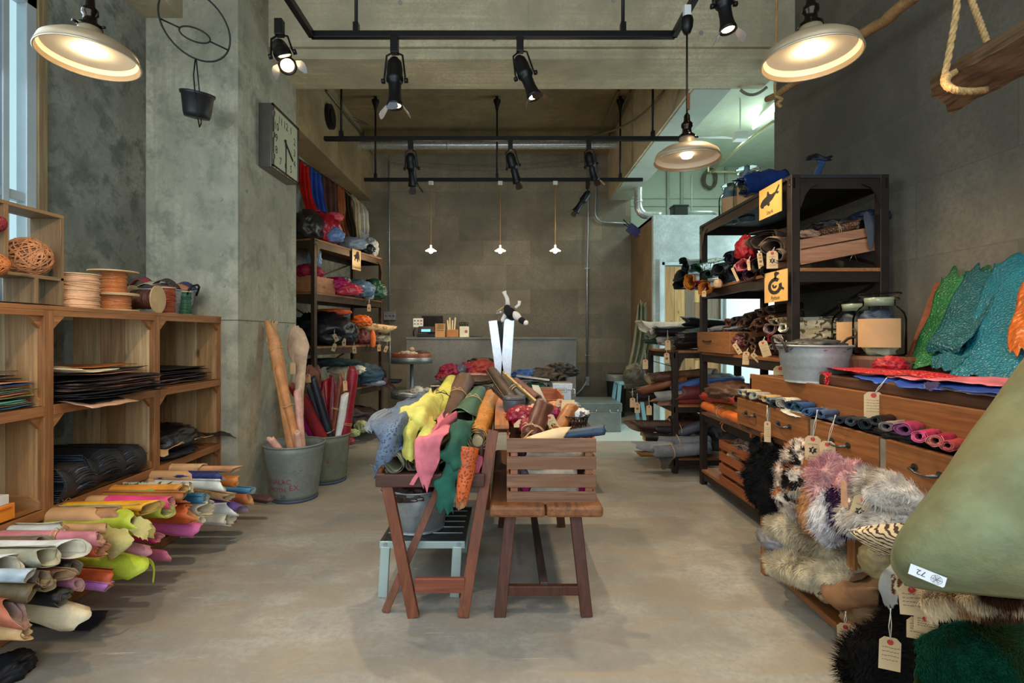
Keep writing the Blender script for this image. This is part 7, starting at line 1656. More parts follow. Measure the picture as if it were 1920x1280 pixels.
# ================================================================== SECOND RACK BEHIND (left of the first)
t2_, A2, B2, d2, n2 = rack('second dark metal rack standing farther back beyond the first', (1.50, 4.62), (1.50, 5.45), .62, (.14, .62, 1.11), 1, wd=.05, mat=plain('blackened_iron', (50, 40, 34), .5, .45, .2), brace=False, rail=.05)
m = MB(); 
for z in (.98, .75): m.tube([(1.53, 5.43, z), (1.53, 4.66, z - .02)], .004, 5)
m.build('tension_wire', BLACK, t2_)
G10 = 'rolls on the second right rack'
for lab, tp, bp, r, rgb, Y0, k in (
 ('white skin roll with a flared lip reaching farthest left', (1205, 613), (1262, 612), 9, (220, 214, 196), 4.95, dict(flare=.5, skew=1.4, ruf=.6)),
 ('long black leather roll under the white flared one', (1222, 623), (1300, 620), 9, (18, 18, 20), 4.9, dict(rough=.3, flare=.3, ruf=.7)),
 ('black leather roll with a curled tip above the box', (1282, 603), (1345, 608), 9, (20, 21, 24), 4.75, dict(rough=.3, ruf=.9)),
 ('pale grey roll end among the black ones', (1232, 637), (1268, 640), 7, (150, 146, 138), 4.9, dict(ruf=.5)),
 ('second pale grey roll end beside it', (1244, 640), (1280, 643), 6, (160, 156, 148), 4.85, dict(ruf=.5)),
 ('thick black leather roll low at the front of the second rack', (1258, 644), (1310, 640), 12, (16, 16, 18), 4.75, dict(rough=.35, ruf=.6)),
 ('black roll with tan cut edge on the second rack', (1280, 634), (1330, 630), 9, (24, 24, 26), 4.72, dict(rough=.3, inner=leather((206, 170, 110), .7))),
 ('dark green crumpled skin at the left tip of the second rack', (1214, 636), (1250, 640), 8, (26, 66, 44), 5.0, dict(ruf=1.2)),
 ('long brown roll with a tan middle on the lower deck of the second rack', (1214, 709), (1300, 700), 8, (110, 74, 44), 4.85, dict(cord=.3)),
 ('dark chestnut roll mouth at the left of the second rack', (1218, 709), (1245, 707), 10, (70, 38, 26), 4.8, {}),
 ('rust suede roll drooping left below the long brown one', (1202, 732), (1262, 716), 8, (120, 68, 40), 4.8, dict(ruf=1.1, skew=1.4)),
 ('dark olive roll in the middle of the second rack', (1225, 728), (1290, 724), 7, (50, 50, 34), 4.9, {}),
 ('light grey roll with an oval mouth on the second rack', (1230, 744), (1275, 740), 9, (140, 140, 132), 4.7, {}),
 ('brick red roll draped at the front of the second rack', (1248, 748), (1305, 746), 12, (146, 56, 52), 4.7, dict(ruf=.9, skew=1.2)),
 ('cobalt blue roll curving over the brick red one', (1262, 729), (1310, 716), 8, (60, 92, 156), 4.72, dict(ruf=.5)),
 ('dusty maroon roll right of the cobalt one', (1272, 738), (1312, 736), 13, (104, 44, 46), 4.66, dict(ruf=.4)),
 ('black roll at the left below the rust suede one', (1178, 728), (1240, 726), 9, (28, 30, 26), 5.1, dict(ruf=.6)),
 ('dark olive-black wide roll beside the blue stool', (1186, 742), (1240, 742), 11, (26, 26, 24), 5.0, {}),
 ('large dark brown hide roll low on the second rack', (1182, 797), (1300, 800), 11, (66, 36, 24), 4.75, dict(skew=1.3, cord=.5, rough=.4)),
 ('black roll tied with cord under the brown hide', (1230, 806), (1310, 806), 11, (22, 20, 20), 4.72, dict(cord=.4)),
 ('tan-mouthed dark roll at the lower left of the second rack', (1205, 818), (1250, 822), 8, (30, 26, 22), 4.65, dict(inner=leather((196, 160, 90), .6))),
 ('grey denim-like roll, upper of the pair near the floor', (1228, 829), (1305, 828), 10, (112, 116, 122), 4.6, dict(cord=.4, ruf=.3, rough=.8)),
 ('grey denim-like roll, lower of the pair near the floor', (1228, 848), (1305, 842), 11, (108, 112, 120), 4.5, dict(cord=.3, ruf=.4, rough=.8)),
 ('pale grey ragged roll end at the lower left', (1204, 838), (1235, 838), 10, (134, 138, 142), 4.55, dict(ruf=1.3, skew=1.4)),
 ('small tan roll end lowest at the left', (1195, 850), (1230, 850), 5, (130, 90, 44), 4.55, dict(skew=1)),
 ('slate roll slanting up behind the denim pair', (1250, 820), (1310, 800), 9, (70, 76, 86), 4.7, {})):
    a = W(tp[0], tp[1], Y=Y0); b_ = W(bp[0], bp[1], Y=Y0); b_ = b_ + (b_ - a).normalized() * .12
    roll(lab, a, b_, r * Y0 / F * 1.1, rgb, group=G10, **k)
flap('black ragged hide corner hanging to the floor under the denim rolls', [((1225, 850, 4.5), (1250, 856, 4.5), (1278, 852, 4.5)), ((1238, 862, 4.48), (1250, 866, 4.48), (1262, 862, 4.48)), ((1240, 878, 4.47), (1246, 880, 4.47), (1252, 876, 4.47))], (22, 22, 24), rag=.06)
bundle('mass of black leather filling the upper deck of the second rack', (1.82, 5.0, 1.21), (.5, .6, .22), (18, 18, 20), rough=.35, amp=.25, group=G10)
bundle('mass of dark hides filling the middle deck of the second rack', (1.85, 5.0, .74), (.5, .66, .24), (44, 34, 30), amp=.3, group=G10)
bundle('dark hides filling the lower deck of the second rack', (1.85, 5.0, .30), (.6, .7, .34), (30, 28, 30), amp=.3, group=G10)
flap('olive green hide hanging behind the second rack at left', [((1196, 572, 5.5), (1204, 566, 5.5), (1212, 575, 5.5)), ((1188, 640, 5.4), (1202, 640, 5.4), (1218, 640, 5.4)), ((1178, 690, 5.3), (1190, 695, 5.3), (1212, 690, 5.3)), ((1170, 730, 5.25), (1185, 738, 5.25), (1208, 735, 5.25))], (76, 88, 66), fold=.03, rag=.04)
solo('wooden_post', MB().beam(W(1211, 572, Y=5.56), W(1211, 740, Y=5.56), .06, .03, (0, 1, 0)), wood((120, 86, 56), 2, .6), 'brown wooden post behind the hanging olive hide', 'post')
bundle('khaki-bottomed dark sack beside the second rack', W(1190, 706, Y=5.2), (.22, .2, .26), (84, 80, 62), amp=.2)
for lab, px, py, Y_, st in (('written tag at the left end of the second rack, upper', 1210, 676, 4.8, False), ('star tag low at the left of the second rack', 1195, 758, 4.75, True), ('plain tag beside the star tag on the second rack', 1217, 762, 4.7, False), ('edge-on tag farthest left on the second rack', 1186, 748, 4.8, False), ('star tag in front of the planked door, left', 1250, 664, 4.7, True), ('star tag in front of the planked door, right', 1274, 678, 4.65, True), ('small tan tag on the white skin roll', 1252, 640, 4.7, False), ('square tag clipped on the black leather rolls', 1327, 600, 4.74, False)):
    c = W(px, py, Y=Y_); hangtag(lab, c + V((0, .01, .10)), c, .05, .09, 0, star=st)
# ================================================================== DRAWER UNIT, RIGHT FOREGROUND
UF, UB = 1.35, 2.28; UY0, UY1 = .55, 3.02
dw = (142, 88, 44)
t = thing('drawer_unit', 'long wooden drawer unit with stepped top along the right wall', 'drawer unit', (1.8, 2.0, 0))
# upper step
MB().bb(1.50, 1.522, UY0, 3.16, .955 - .09, 1.012).build('upper_front_board', wood(dw, 1, .6), t, bevel=.004)
MB().bb(1.522, UB, UY0, 3.16, .985, 1.006).build('top_board', wood((120, 90, 62), 1, .6, 1, False), t)
MB().bb(1.50, UB, 3.138, 3.16, .62, .985).build('end_board', wood(dw, 2, .6), t)
MB().bb(1.37, UB, UY0, 3.0, .70, .715).build('inner_shelf', wood((110, 70, 42), 1, .6), t)
dy = ((3.00, 2.66), (2.625, 2.30), (2.245, 1.86), (1.825, 1.46), (1.42, 1.05))
zt_, zb2 = .885, .735
for k, (ya_, yb_) in enumerate(dy):
    d = MB().bb(UF, UF + .02, yb_, ya_, zb2, zt_ + (.0, 0, -.005, -.005, 0)[k]); dr = d.build('drawer', wood(dw, 1, .55), t, bevel=.003)
    hy = ya_ + (yb_ - ya_) * (.5, .42, .45, .5, .5)[k]; hz = .81
    h = MB(); h.tube([(UF, hy + .05, hz + .004), (UF - .02, hy + .05, hz), (UF - .024, hy + .02, hz - .008), (UF - .024, hy - .02, hz - .008), (UF - .02, hy - .05, hz), (UF, hy - .05, hz + .004)], [.006, .006, .004, .004, .006, .006], 8)
    for s_ in (-1, 1): h.disc((UF - .002, hy + s_ * .05, hz + .004), .012, (1, 0, 0), .006, 12)
    h.build('pull', plain('pewter', (96, 98, 98), .35, .9), dr)
for y in (2.64, 2.27, 1.842, 1.44): MB().bb(UF + .004, UF + .018, y - .014, y + .014, zb2 - .01, zt_ - .01).build('stile', plain('grey_stile', (128, 116, 100), .7, 0, .2, 20), t)
MB().bb(UF + .02, UB, UY0, 3.02, zb2 - .02, zb2 - .004).build('drawer_floor', wood((110, 70, 42), 1, .6), t)
for y in (2.02, 1.0):
    MB().bb(UF + .005, UF + .045, y - .025, y + .02, 0.0, zb2).build('leg', wood((160, 104, 52), 2, .6, 1, False), t, bevel=.003)
    MB().bb(UF + .045, UB, y - .012, y + .008, 0.02, zb2 - .02).build('partition', wood((120, 78, 46), 2, .6), t)
MB().bb(UF + .005, UB, UY0, 2.70, .035, .065).build('base_board', wood((140, 88, 46), 1, .6), t, bevel=.003)
MB().bb(UF + .02, UB, UY0, 2.70, .395, .412).build('middle_shelf', wood((120, 76, 44), 1, .6), t)
# the post at x 1430 px in the photo
MB().bb(UF - .012, UF + .02, 2.66, 2.70, 0.0, .735).build('leg', wood((160, 104, 52), 2, .6, 1, False), t, bevel=.003)
# rolls lying on the drawers, ends facing the aisle
G11 = 'leather rolls on the drawer tops'
for lab, px, py, r, rgb, k in (
 ('pale grey small roll at the far end of the drawer-top row', 1388, 735, 6, (170, 176, 172), {}), ('cream round roll end second in the drawer-top row', 1397, 736, 7, (206, 190, 150), {}), ('dark slate roll end left of the cream-and-peach pair', 1405, 740, 6, (50, 52, 56), {}), ('pale green-grey roll end near the far drawers', 1413, 742, 8, (170, 176, 156), {}),
 ('peach roll end near the far drawers', 1426, 745, 6, (206, 150, 116), {}), ('yellow-cream roll end near the far drawers', 1434, 747, 7, (206, 176, 110), {}),
 ('light blue-grey roll over the second drawer', 1440, 751, 7, (120, 134, 140), {}), ('black roll between grey and white over the second drawer', 1452, 758, 9, (34, 36, 38), {}), ('white roll with round mouth over the second drawer', 1467, 755, 11, (228, 218, 194), dict(ruf=.5)),
 ('navy roll beside the white one', 1480, 759, 9, (34, 50, 84), {}), ('denim blue roll with teal mouth', 1494, 762, 9, (44, 84, 130), dict(inner=leather((50, 96, 110), .8))), ('long blue roll lying slantwise over the second drawer', 1512, 772, 9, (48, 88, 136), {}),
 ('steel blue roll end left of the tag strings', 1538, 776, 9, (70, 96, 130), {}), ('black-blue roll end over the third drawer, left', 1572, 788, 8, (30, 40, 50), {}), ('black-blue roll end over the third drawer, middle', 1594, 790, 9, (36, 46, 54), {}), ('large black-navy roll end over the third drawer', 1622, 795, 12, (24, 34, 42), {}),
 ('black roll with string behind the large navy one', 1640, 788, 10, (20, 20, 22), {}), ('grey-mauve oval roll end before the pinks', 1660, 799, 11, (150, 134, 130), {}), ('magenta-pink roll with a mauve mouth over the fourth drawer', 1692, 805, 14, (176, 50, 90), dict(inner=leather((166, 92, 136), .7))),
 ('hot pink roll beside the magenta one', 1722, 818, 13, (196, 54, 96), dict(inner=leather((206, 90, 130), .7))), ('crimson pink roll with peach mouth under the green hide', 1752, 826, 13, (170, 28, 70), dict(inner=leather((206, 120, 110), .7))), ('coral roll end nearest the green hide', 1776, 836, 11, (190, 70, 70), {})):
    a = W(px, py, X=1.345); r_ = r * a.y / F * 1.05; z = .718 + .14 + 0 
    b_ = a + V((.13, .10, -.01)); k.setdefault('turns', 3.3); k.setdefault('skew', .35); k.setdefault('ruf', .25); k.setdefault('squash', .85); k.setdefault('inner', leather(tuple(min(255, int(c * .75 + 24)) for c in rgb), .75))
    roll(lab, a, b_, r_, rgb, group=G11, **k)
solo('hide_flap', sheet([pz((1533, 764, 2.36), (1548, 764, 2.4), (1560, 768, 2.42)), pz((1535, 774, 2.32), (1556, 778, 2.34), (1578, 772, 2.36)), pz((1536, 784, 2.28), (1560, 790, 2.28), (1580, 786, 2.3))], rag=.05, rip=.01), leather((92, 112, 136)), 'crumpled blue-grey skin over the third drawer beside the tag strings', 'leather scrap', solid=.003)
bundle('black skins packed behind the pink rolls in the drawer', W(1690, 812, X=1.42), (.12, .4, .06), (18, 18, 20), amp=.3)
solo('leather_scrap', sheet([pz((1462, 770, 2.5), (1480, 762, 2.5)), pz((1480, 778, 2.42), (1500, 770, 2.42)), pz((1495, 782, 2.36), (1530, 782, 2.32))], rag=.08), leather((220, 216, 200)), 'white skin tip spilling over the second drawer front', 'leather scrap', solid=.003)
# tags on the drawers
for lab, tp, hp, w_, h_, st in (('narrow manila tag on long strings over the second drawer', (1438, 760), (1439, 794), .030, .105, False), ('star-stamped tag half behind the third drawer tag', (1532, 768), (1524, 822), .060, .11, True), ('star-stamped manila tag hanging over the third drawer', (1566, 778), (1551, 832), .055, .115, True), ('written manila tag hanging from the pink skins on the upper board', (1662, 708), (1638, 740), .065, .11, False)):
    X__ = 1.32 if 'upper' not in lab else 1.485
    hangtag(lab, W(tp[0], tp[1], X=X__), W(hp[0], hp[1], X=X__), w_, h_, .08 if 'over the third' in lab else 0, star=st, turn=-.55, lines=5)
# ---------------- things on the unit top
TZ = 1.007
p = W(1528, 0, Y=2.62)
tub('galvanised oval tub of dark skins with leather strap handles on the unit top', (p.x + .02, 2.66, TZ), .170, .19, .80, 1.0, mat=galv((170, 176, 176), .5, .55), hm=leather((70, 50, 42)))
bundle('dark grey skins heaped in the oval tub', (p.x + .02, 2.66, TZ + .175), (.28, .26, .08), (62, 58, 52), amp=.5)
t = thing('log_slice', 'thick round slice of log under the two glass jars', 'log slice', W(1640, 690, Y=2.4))
lc = V((1.90, 2.57, TZ)); rnd = random.Random(2); m = MB(); 
pr = [(.001, 0), (.20, 0), (.205, .02), (.2, .07), (.205, .125), (.195, .14), (.001, .141)]
m.lathe(pr, lc, 48, sm=False)
m.v = [V((lc.x + (p_.x - lc.x) * (1 + .08 * N3(p_ * 9)), lc.y + (p_.y - lc.y) * (1 + .08 * N3(p_ * 9)), p_.z)) for p_ in m.v]
m.build('log', wood((104, 66, 40), 2, .45, .6), t)
# dark thick board with skins
t = thing('thick_board', 'dark thick rough board lying on the unit top', 'board', (1.7, 2.0, TZ))
m = MB(); y0_ = 1.545 * F / (1512 - VX); m.bb(1.545, 2.05, .9, y0_, TZ, TZ + .052); m.build('board', wood((84, 52, 34), 1, .45), t, bevel=.008)
T2 = TZ + .054
def onb(px, py, z): return W(px, py, Z=z)
def flat(label, rows, rgb, pat=None, rough=.3, **k):
    k.setdefault('nu', 30); k.setdefault('nv', 16); k.setdefault('rip', .006); k.setdefault('rf', 14)
    return solo('flat_skin', sheet(rows, **k), [leather(rgb, rough, pat)] * 2, label, 'skin', solid=.003)
def L3(*a): return [V(x) for x in a]
flat('glossy red snakeskin draped over the board end in a hook', [L3((1.56, 2.50, 1.085), (1.62, 2.56, 1.08), (1.72, 2.58, 1.075)), L3((1.545, 2.38, 1.09), (1.62, 2.38, 1.095), (1.70, 2.36, 1.08)), L3((1.56, 2.22, 1.085), (1.64, 2.18, 1.10), (1.72, 2.14, 1.08)), L3((1.60, 2.02, 1.085), (1.66, 1.98, 1.105), (1.76, 1.98, 1.08)), L3((1.62, 1.86, 1.08), (1.68, 1.84, 1.085), (1.72, 1.84, 1.08))], (196, 30, 40), 'snake', .2, rag=.12)
flat('red skin tail hanging down off the board corner', [pz((1536, 699, 2.5), (1552, 696, 2.5)), pz((1547, 705, 2.46), (1560, 702, 2.46)), pz((1546, 716, 2.45), (1556, 716, 2.45)), pz((1546, 724, 2.45), (1550, 725, 2.45))], (190, 28, 38), 'snake', .2, rag=.06, rip=.003)
bundle('small red skin peak rising behind the flat red one', W(1670, 684, Y=2.3), (.12, .1, .07), (176, 30, 40), amp=.4)
flat('pink skin spread flat behind the tag strings', [L3((1.56, 2.10, 1.075), (1.66, 2.1, 1.08), (1.8, 2.1, 1.08)), L3((1.56, 1.98, 1.08), (1.68, 1.95, 1.085), (1.8, 1.9, 1.085)), L3((1.60, 1.80, 1.085), (1.7, 1.78, 1.10), (1.84, 1.74, 1.09)), L3((1.64, 1.66, 1.08), (1.74, 1.64, 1.10), (1.86, 1.62, 1.09))], (218, 116, 124), None, .35, rag=.12)
flat('royal blue skin corner hanging over the board, left', [L3((1.53, 2.26, 1.066), (1.62, 2.26, 1.07)), L3((1.52, 2.18, 1.064), (1.62, 2.14, 1.072)), L3((1.53, 2.10, 1.05), (1.62, 2.06, 1.07))], (44, 84, 170), None, .3, rag=.1)
flat('royal blue skin corner hanging over the board, right', [L3((1.52, 2.02, 1.062), (1.62, 2.02, 1.07), (1.75, 2.02, 1.07)), L3((1.50, 1.92, 1.048), (1.60, 1.90, 1.07), (1.75, 1.9, 1.072)), L3((1.53, 1.80, 1.055), (1.62, 1.78, 1.07), (1.75, 1.7, 1.07)), L3((1.56, 1.5, 1.066), (1.66, 1.5, 1.07), (1.8, 1.5, 1.07))], (42, 76, 160), None, .3, rag=.06)
flat('navy black flat skins at the near end of the board', [L3((1.53, 1.82, 1.058), (1.62, 1.82, 1.062), (1.8, 1.82, 1.062)), L3((1.52, 1.62, 1.055), (1.62, 1.62, 1.062), (1.8, 1.62, 1.062)), L3((1.52, 1.42, 1.06), (1.62, 1.42, 1.064), (1.8, 1.42, 1.064))], (22, 26, 44), None, .35, rag=.05)
flat('purple-grey skin corner hanging below the navy ones', [pz((1732, 718, 1.86), (1760, 716, 1.86)), pz((1735, 728, 1.84), (1762, 722, 1.84)), pz((1745, 734, 1.83), (1756, 730, 1.83))], (70, 62, 92), None, .35, rag=.1, rip=.002)
# slanted board with draped skins
t = thing('slanted_board', 'red-brown board leaning on the right wall under the draped skins', 'board', (2.0, 1.9, T2))
# display panel: leaning plane from (1.92,z1.06) to (2.26,z1.52)
o = V((1.90, 0, 1.062)); up_ = V((.34, 0, .46)); yl, yr = 2.40, 1.1
def SL(s_, y, lift=0): n_ = V((-.46, 0, .34)).normalized(); return V((o.x, y, o.z)) + up_ * s_ + n_ * lift
yA = lambda s_: 2.42 - .0 * s_
m = MB(); a = [SL(0, 2.47), SL(1, 2.68), SL(1, 1.6), SL(0, 1.6)]; n_ = V((-.46, 0, .34)).normalized() * .02
m.add(a + [p_ - n_ for p_ in a], [(0, 1, 2, 3), (7, 6, 5, 4), (0, 4, 5, 1), (1, 5, 6, 2), (2, 6, 7, 3), (3, 7, 4, 0)]); m.build('board', wood((120, 62, 34), 2, .5), t)
def drape(label, cols, rgb, pat='snake', rough=.26, **k):
    """cols: list over s (1 top .. 0 bottom) of (y_left, y_right, lift)"""
    rows = []
    for s_, yl_, yr_, lf in cols: rows.append([SL(s_, yl_ + (yr_ - yl_) * j / 3, lf + .012 * (j % 2)) for j in range(4)])
    k.setdefault('rag', .05); k.setdefault('rip', .006); k.setdefault('nu', 36); k.setdefault('nv', 24)
    return solo('draped_skin', sheet(rows, **k), [leather(rgb, rough, pat)] * 2, label, 'draped skin', 'snakeskins draped over the slanted board', solid=.003)
drape('emerald green snakeskin draped leftmost on the slanted board', [(1.04, 2.64, 2.36, .014), (.75, 2.56, 2.30, .016), (.45, 2.49, 2.24, .02), (.15, 2.44, 2.20, .03), (.03, 2.42, 2.26, .045)], (40, 112, 62), rag=.09)
drape('dark teal snakeskin with a curled bottom beside the green one', [(1.05, 2.49, 2.28, .022), (.75, 2.44, 2.22, .03), (.45, 2.38, 2.16, .04), (.25, 2.34, 2.13, .07), (.16, 2.32, 2.16, .05)], (22, 92, 100), rag=.06)
drape('small teal fold hanging beneath the curled teal skin', [(.25, 2.28, 2.12, .03), (.12, 2.28, 2.10, .05), (.02, 2.24, 2.12, .05)], (26, 100, 110), rag=.1)
drape('wide turquoise snakeskin in the centre of the slanted board', [(1.09, 2.36, 1.95, .03), (.8, 2.30, 1.93, .034), (.5, 2.24, 1.90, .036), (.2, 2.17, 1.84, .046), (-.06, 2.12, 1.80, .06)], (28, 120, 140), rag=.05)
drape('orange scaly skin hanging at the right end of the slanted board', [(.92, 2.12, 1.8, .06), (.7, 2.07, 1.8, .07), (.42, 1.99, 1.8, .08), (.3, 1.98, 1.8, .085), (.14, 1.90, 1.78, .09)], (224, 116, 42), 'croc', .4, rag=.09)
# ---------------- furs under the drawers
def FZ(px, py, X__): return W(px, py, X=X__)
BF = furmat((24, 24, 26)); 
furball('black curly fur bulging out at the far end under the drawers', FZ(1446, 900, 1.345), (.18, .28, .34), BF, 8000, .035, .0016, 1, amp=.3)
furball('second black fur below the drawers behind the mottled one', FZ(1480, 850, 1.55), (.3, .44, .26), BF, 4000, .03, .0016, 2, amp=.3)
furball('small black fur lobe dangling over the cubby post', FZ(1418, 905, 1.40), (.12, .16, .16), BF, 2500, .03, .0015, 3, amp=.35)
MOT = furmat((226, 212, 196), (36, 30, 28), 16, .55, (176, 110, 66))
furball('white, brown and black mottled rabbit fur under the third drawer', FZ(1512, 890, 1.335), (.20, .24, .22), MOT, 8500, .026, .0013, 4, amp=.35)
furball('lower mottled rabbit fur tuft hanging beside the black fur', FZ(1484, 925, 1.30), (.13, .14, .14), MOT, 4000, .024, .0013, 5, amp=.4)
PKF = furmat((214, 168, 166), (190, 140, 146), 7, .5)
furball('dusty pink fur bulging under the third drawer', FZ(1566, 903, 1.34), (.18, .19, .20), PKF, 7500, .03, .0013, 6, amp=.3)
furball('pink fur lobe at the right of the pink pelt', FZ(1600, 915, 1.32), (.10, .11, .17), PKF, 3500, .026, .0013, 7, amp=.3)
furball('white fur tail hanging below the pink fur', FZ(1558, 965, 1.28), (.12, .14, .16), furmat((222, 220, 222)), 4000, .03, .0013, 8, amp=.3)
furball('tan caramel fur tuft left of the white tail', FZ(1527, 955, 1.30), (.10, .12, .18), furmat((196, 140, 90)), 2600, .026, .0013, 9, amp=.3)
furball('dark purple fur between the pink and the grey-white furs', FZ(1585, 955, 1.30), (.12, .14, .2), furmat((44, 22, 56)), 3000, .022, .0014, 10, amp=.25)
GW = furmat((206, 200, 192), (170, 160, 150), 6, .5)
furball('upper grey-white fur right of the star tag', FZ(1680, 925, 1.36), (.24, .28, .14), GW, 6500, .03, .0013, 11, amp=.25)
furball('lower grey-white fur spilling toward the zebra hide', FZ(1660, 970, 1.32), (.26, .26, .14), GW, 6500, .03, .0013, 12, amp=.25)
hangtag('star-stamped tag leaning among the grey-white furs', FZ(1618, 930, 1.22), FZ(1619, 936, 1.22), .055, .10, -.25, star=True, turn=-.5)
solo('leather_patch', MB().prism([(-.02, -.045), (.02, -.045), (.02, .04), (-.005, .05)], FZ(1582, 925, 1.21), (0, -1, 0), (.1, .3, 1), .002), leather((206, 160, 128)), 'tan hide patch showing between the pink furs', 'leather scrap')
# big sheepskins
SH = furmat((216, 202, 172), (180, 166, 140), 4, .5)
def fz(*a): return [W(p_[0], p_[1], Y=p_[2]) for p_ in a]
pelt('large cream sheepskin bulging from the lower cubby, upper fold', [fz((1440, 965, 2.60), (1480, 955, 2.5), (1540, 975, 2.35), (1600, 1000, 2.2)), fz((1438, 985, 2.50), (1480, 985, 2.35), (1545, 1010, 2.18), (1612, 1040, 2.05)), fz((1460, 1015, 2.48), (1500, 1020, 2.32), (1550, 1045, 2.18), (1625, 1075, 2.05))], SH, 15000, .034, .0013, 21, side=1, nu=26, nv=34, rag=.06, rip=.012, rf=9)
pelt('large cream sheepskin bulging from the lower cubby, lower fold', [fz((1445, 1030, 2.5), (1500, 1040, 2.3), (1560, 1040, 2.18), (1630, 1060, 2.0)), fz((1438, 1055, 2.42), (1490, 1068, 2.22), (1560, 1080, 2.06), (1630, 1095, 1.92)), fz((1455, 1068, 2.42), (1510, 1090, 2.24), (1560, 1100, 2.1), (1625, 1105, 1.97))], SH, 15000, .034, .0013, 22, side=1, nu=26, nv=34, rag=.06, rip=.012, rf=9)
solo('sheepskin_lining', MB().prism([(0, 0), (.075, .05), (.085, -.045)], fz((1455, 1056, 2.33))[0], (1, 0, 0), (0, .25, 1), .003), leather((222, 212, 190), .8), 'white leather corner turned out of the lower sheepskin fold', 'leather scrap')
bundle('grey hide lining between the two sheepskin folds', fz((1452, 1012, 2.5))[0], (.14, .2, .1), (134, 130, 134), amp=.2)
flap('caramel suede hide folded below the sheepskins', [((1560, 1085, 2.12), (1600, 1075, 2.0), (1650, 1075, 1.88)), ((1558, 1110, 2.06), (1600, 1100, 1.9), (1652, 1100, 1.80)), ((1568, 1135, 2.06), (1610, 1128, 1.92), (1650, 1125, 1.84)), ((1580, 1148, 2.1), (1615, 1138, 1.98), (1650, 1132, 1.9))], (150, 96, 58), rough=.85, rip=.03, rf=7, rag=.06)
flap('brown-black suede opening above the caramel hide', [((1572, 1082, 2.10), (1600, 1076, 2.0), (1640, 1072, 1.9)), ((1574, 1096, 2.06), (1600, 1090, 1.94), (1618, 1086, 1.88))], (84, 48, 28), rough=.85, rag=.08)
flap('second olive-brown suede hide hanging beneath the caramel one', [((1580, 1145, 2.08), (1610, 1138, 1.98), (1652, 1135, 1.86)), ((1588, 1165, 2.06), (1615, 1160, 1.96), (1640, 1160, 1.86)), ((1600, 1185, 2.06), (1620, 1190, 2.0), (1634, 1180, 1.92))], (104, 74, 46), rough=.85, rip=.03, rf=8, rag=.08)
pelt('small spotted calfskin scrap under the sheepskins', [fz((1518, 1095, 2.22), (1556, 1100, 2.12)), fz((1530, 1112, 2.16), (1556, 1116, 2.08)), fz((1540, 1125, 2.18), (1558, 1130, 2.12))], furmat((206, 180, 140), (90, 46, 26), 30, .52), 2500, .008, .001, 25, nu=10, nv=10)
# zebra
zb = leather((232, 214, 176), .7, 'zebra', (58, 34, 26))
t = solo('zebra_hide', sheet([fz((1592, 995, 1.75), (1640, 986, 1.62), (1705, 982, 1.48)), fz((1596, 998, 1.68), (1645, 1000, 1.54), (1702, 1005, 1.44)), fz((1620, 1018, 1.64), (1655, 1020, 1.53), (1698, 1022, 1.44)), fz((1650, 1040, 1.62), (1672, 1038, 1.54), (1694, 1034, 1.46))], rag=.02, nu=30, nv=24), [leather((150, 156, 160), .8), zb], 'zebra-striped hide sticking out from behind the big green hide', 'hide', solid=.004)
solo('hide_lining', sheet([fz((1590, 998, 1.70), (1598, 993, 1.67), (1612, 994, 1.64)), fz((1592, 1006, 1.70), (1612, 1004, 1.65), (1640, 1020, 1.61)), fz((1618, 1012, 1.68), (1638, 1024, 1.63), (1652, 1042, 1.60))], rag=.04), [leather((156, 164, 170), .8)] * 2, 'pale grey underside curling below the zebra hide', 'hide', solid=.003)
bundle('olive hide bulge below the zebra hide', fz((1646, 1052, 1.7))[0], (.10, .12, .12), (140, 124, 84), amp=.15)
flap('ragged grey-blue hide edge beside the spotted piece', [((1672, 1058, 1.60), (1690, 1060, 1.55)), ((1654, 1080, 1.58), (1690, 1085, 1.52)), ((1652, 1110, 1.58), (1688, 1115, 1.52)), ((1664, 1138, 1.58), (1684, 1135, 1.52))], (142, 152, 160), rough=.8, rag=.1)
pelt('giraffe-patterned hide scrap beside the tags', [fz((1674, 1072, 1.52), (1692, 1078, 1.45), (1712, 1100, 1.4)), fz((1674, 1095, 1.5), (1686, 1100, 1.44), (1700, 1110, 1.4)), fz((1674, 1112, 1.5), (1682, 1114, 1.46), (1690, 1112, 1.42))], furmat((206, 190, 160), (84, 50, 34), 34, .5), 2000, .006, .001, 26, nu=12, nv=10)
# fur roll brown / white under the green hide
CF = furmat((214, 190, 150), (136, 84, 46), 5, .49, (64, 38, 24))
pelt('brown and white goat fur hanging under the big green hide', [fz((1728, 1105, 1.35), (1780, 1098, 1.30), (1850, 1100, 1.24), (1935, 1110, 1.2)), fz((1730, 1125, 1.31), (1785, 1118, 1.26), (1850, 1120, 1.2), (1935, 1128, 1.16)), fz((1738, 1148, 1.33), (1790, 1142, 1.28), (1850, 1150, 1.24), (1935, 1152, 1.2))], CF, 9000, .022, .0011, 27, nu=16, nv=30, droop=.5)
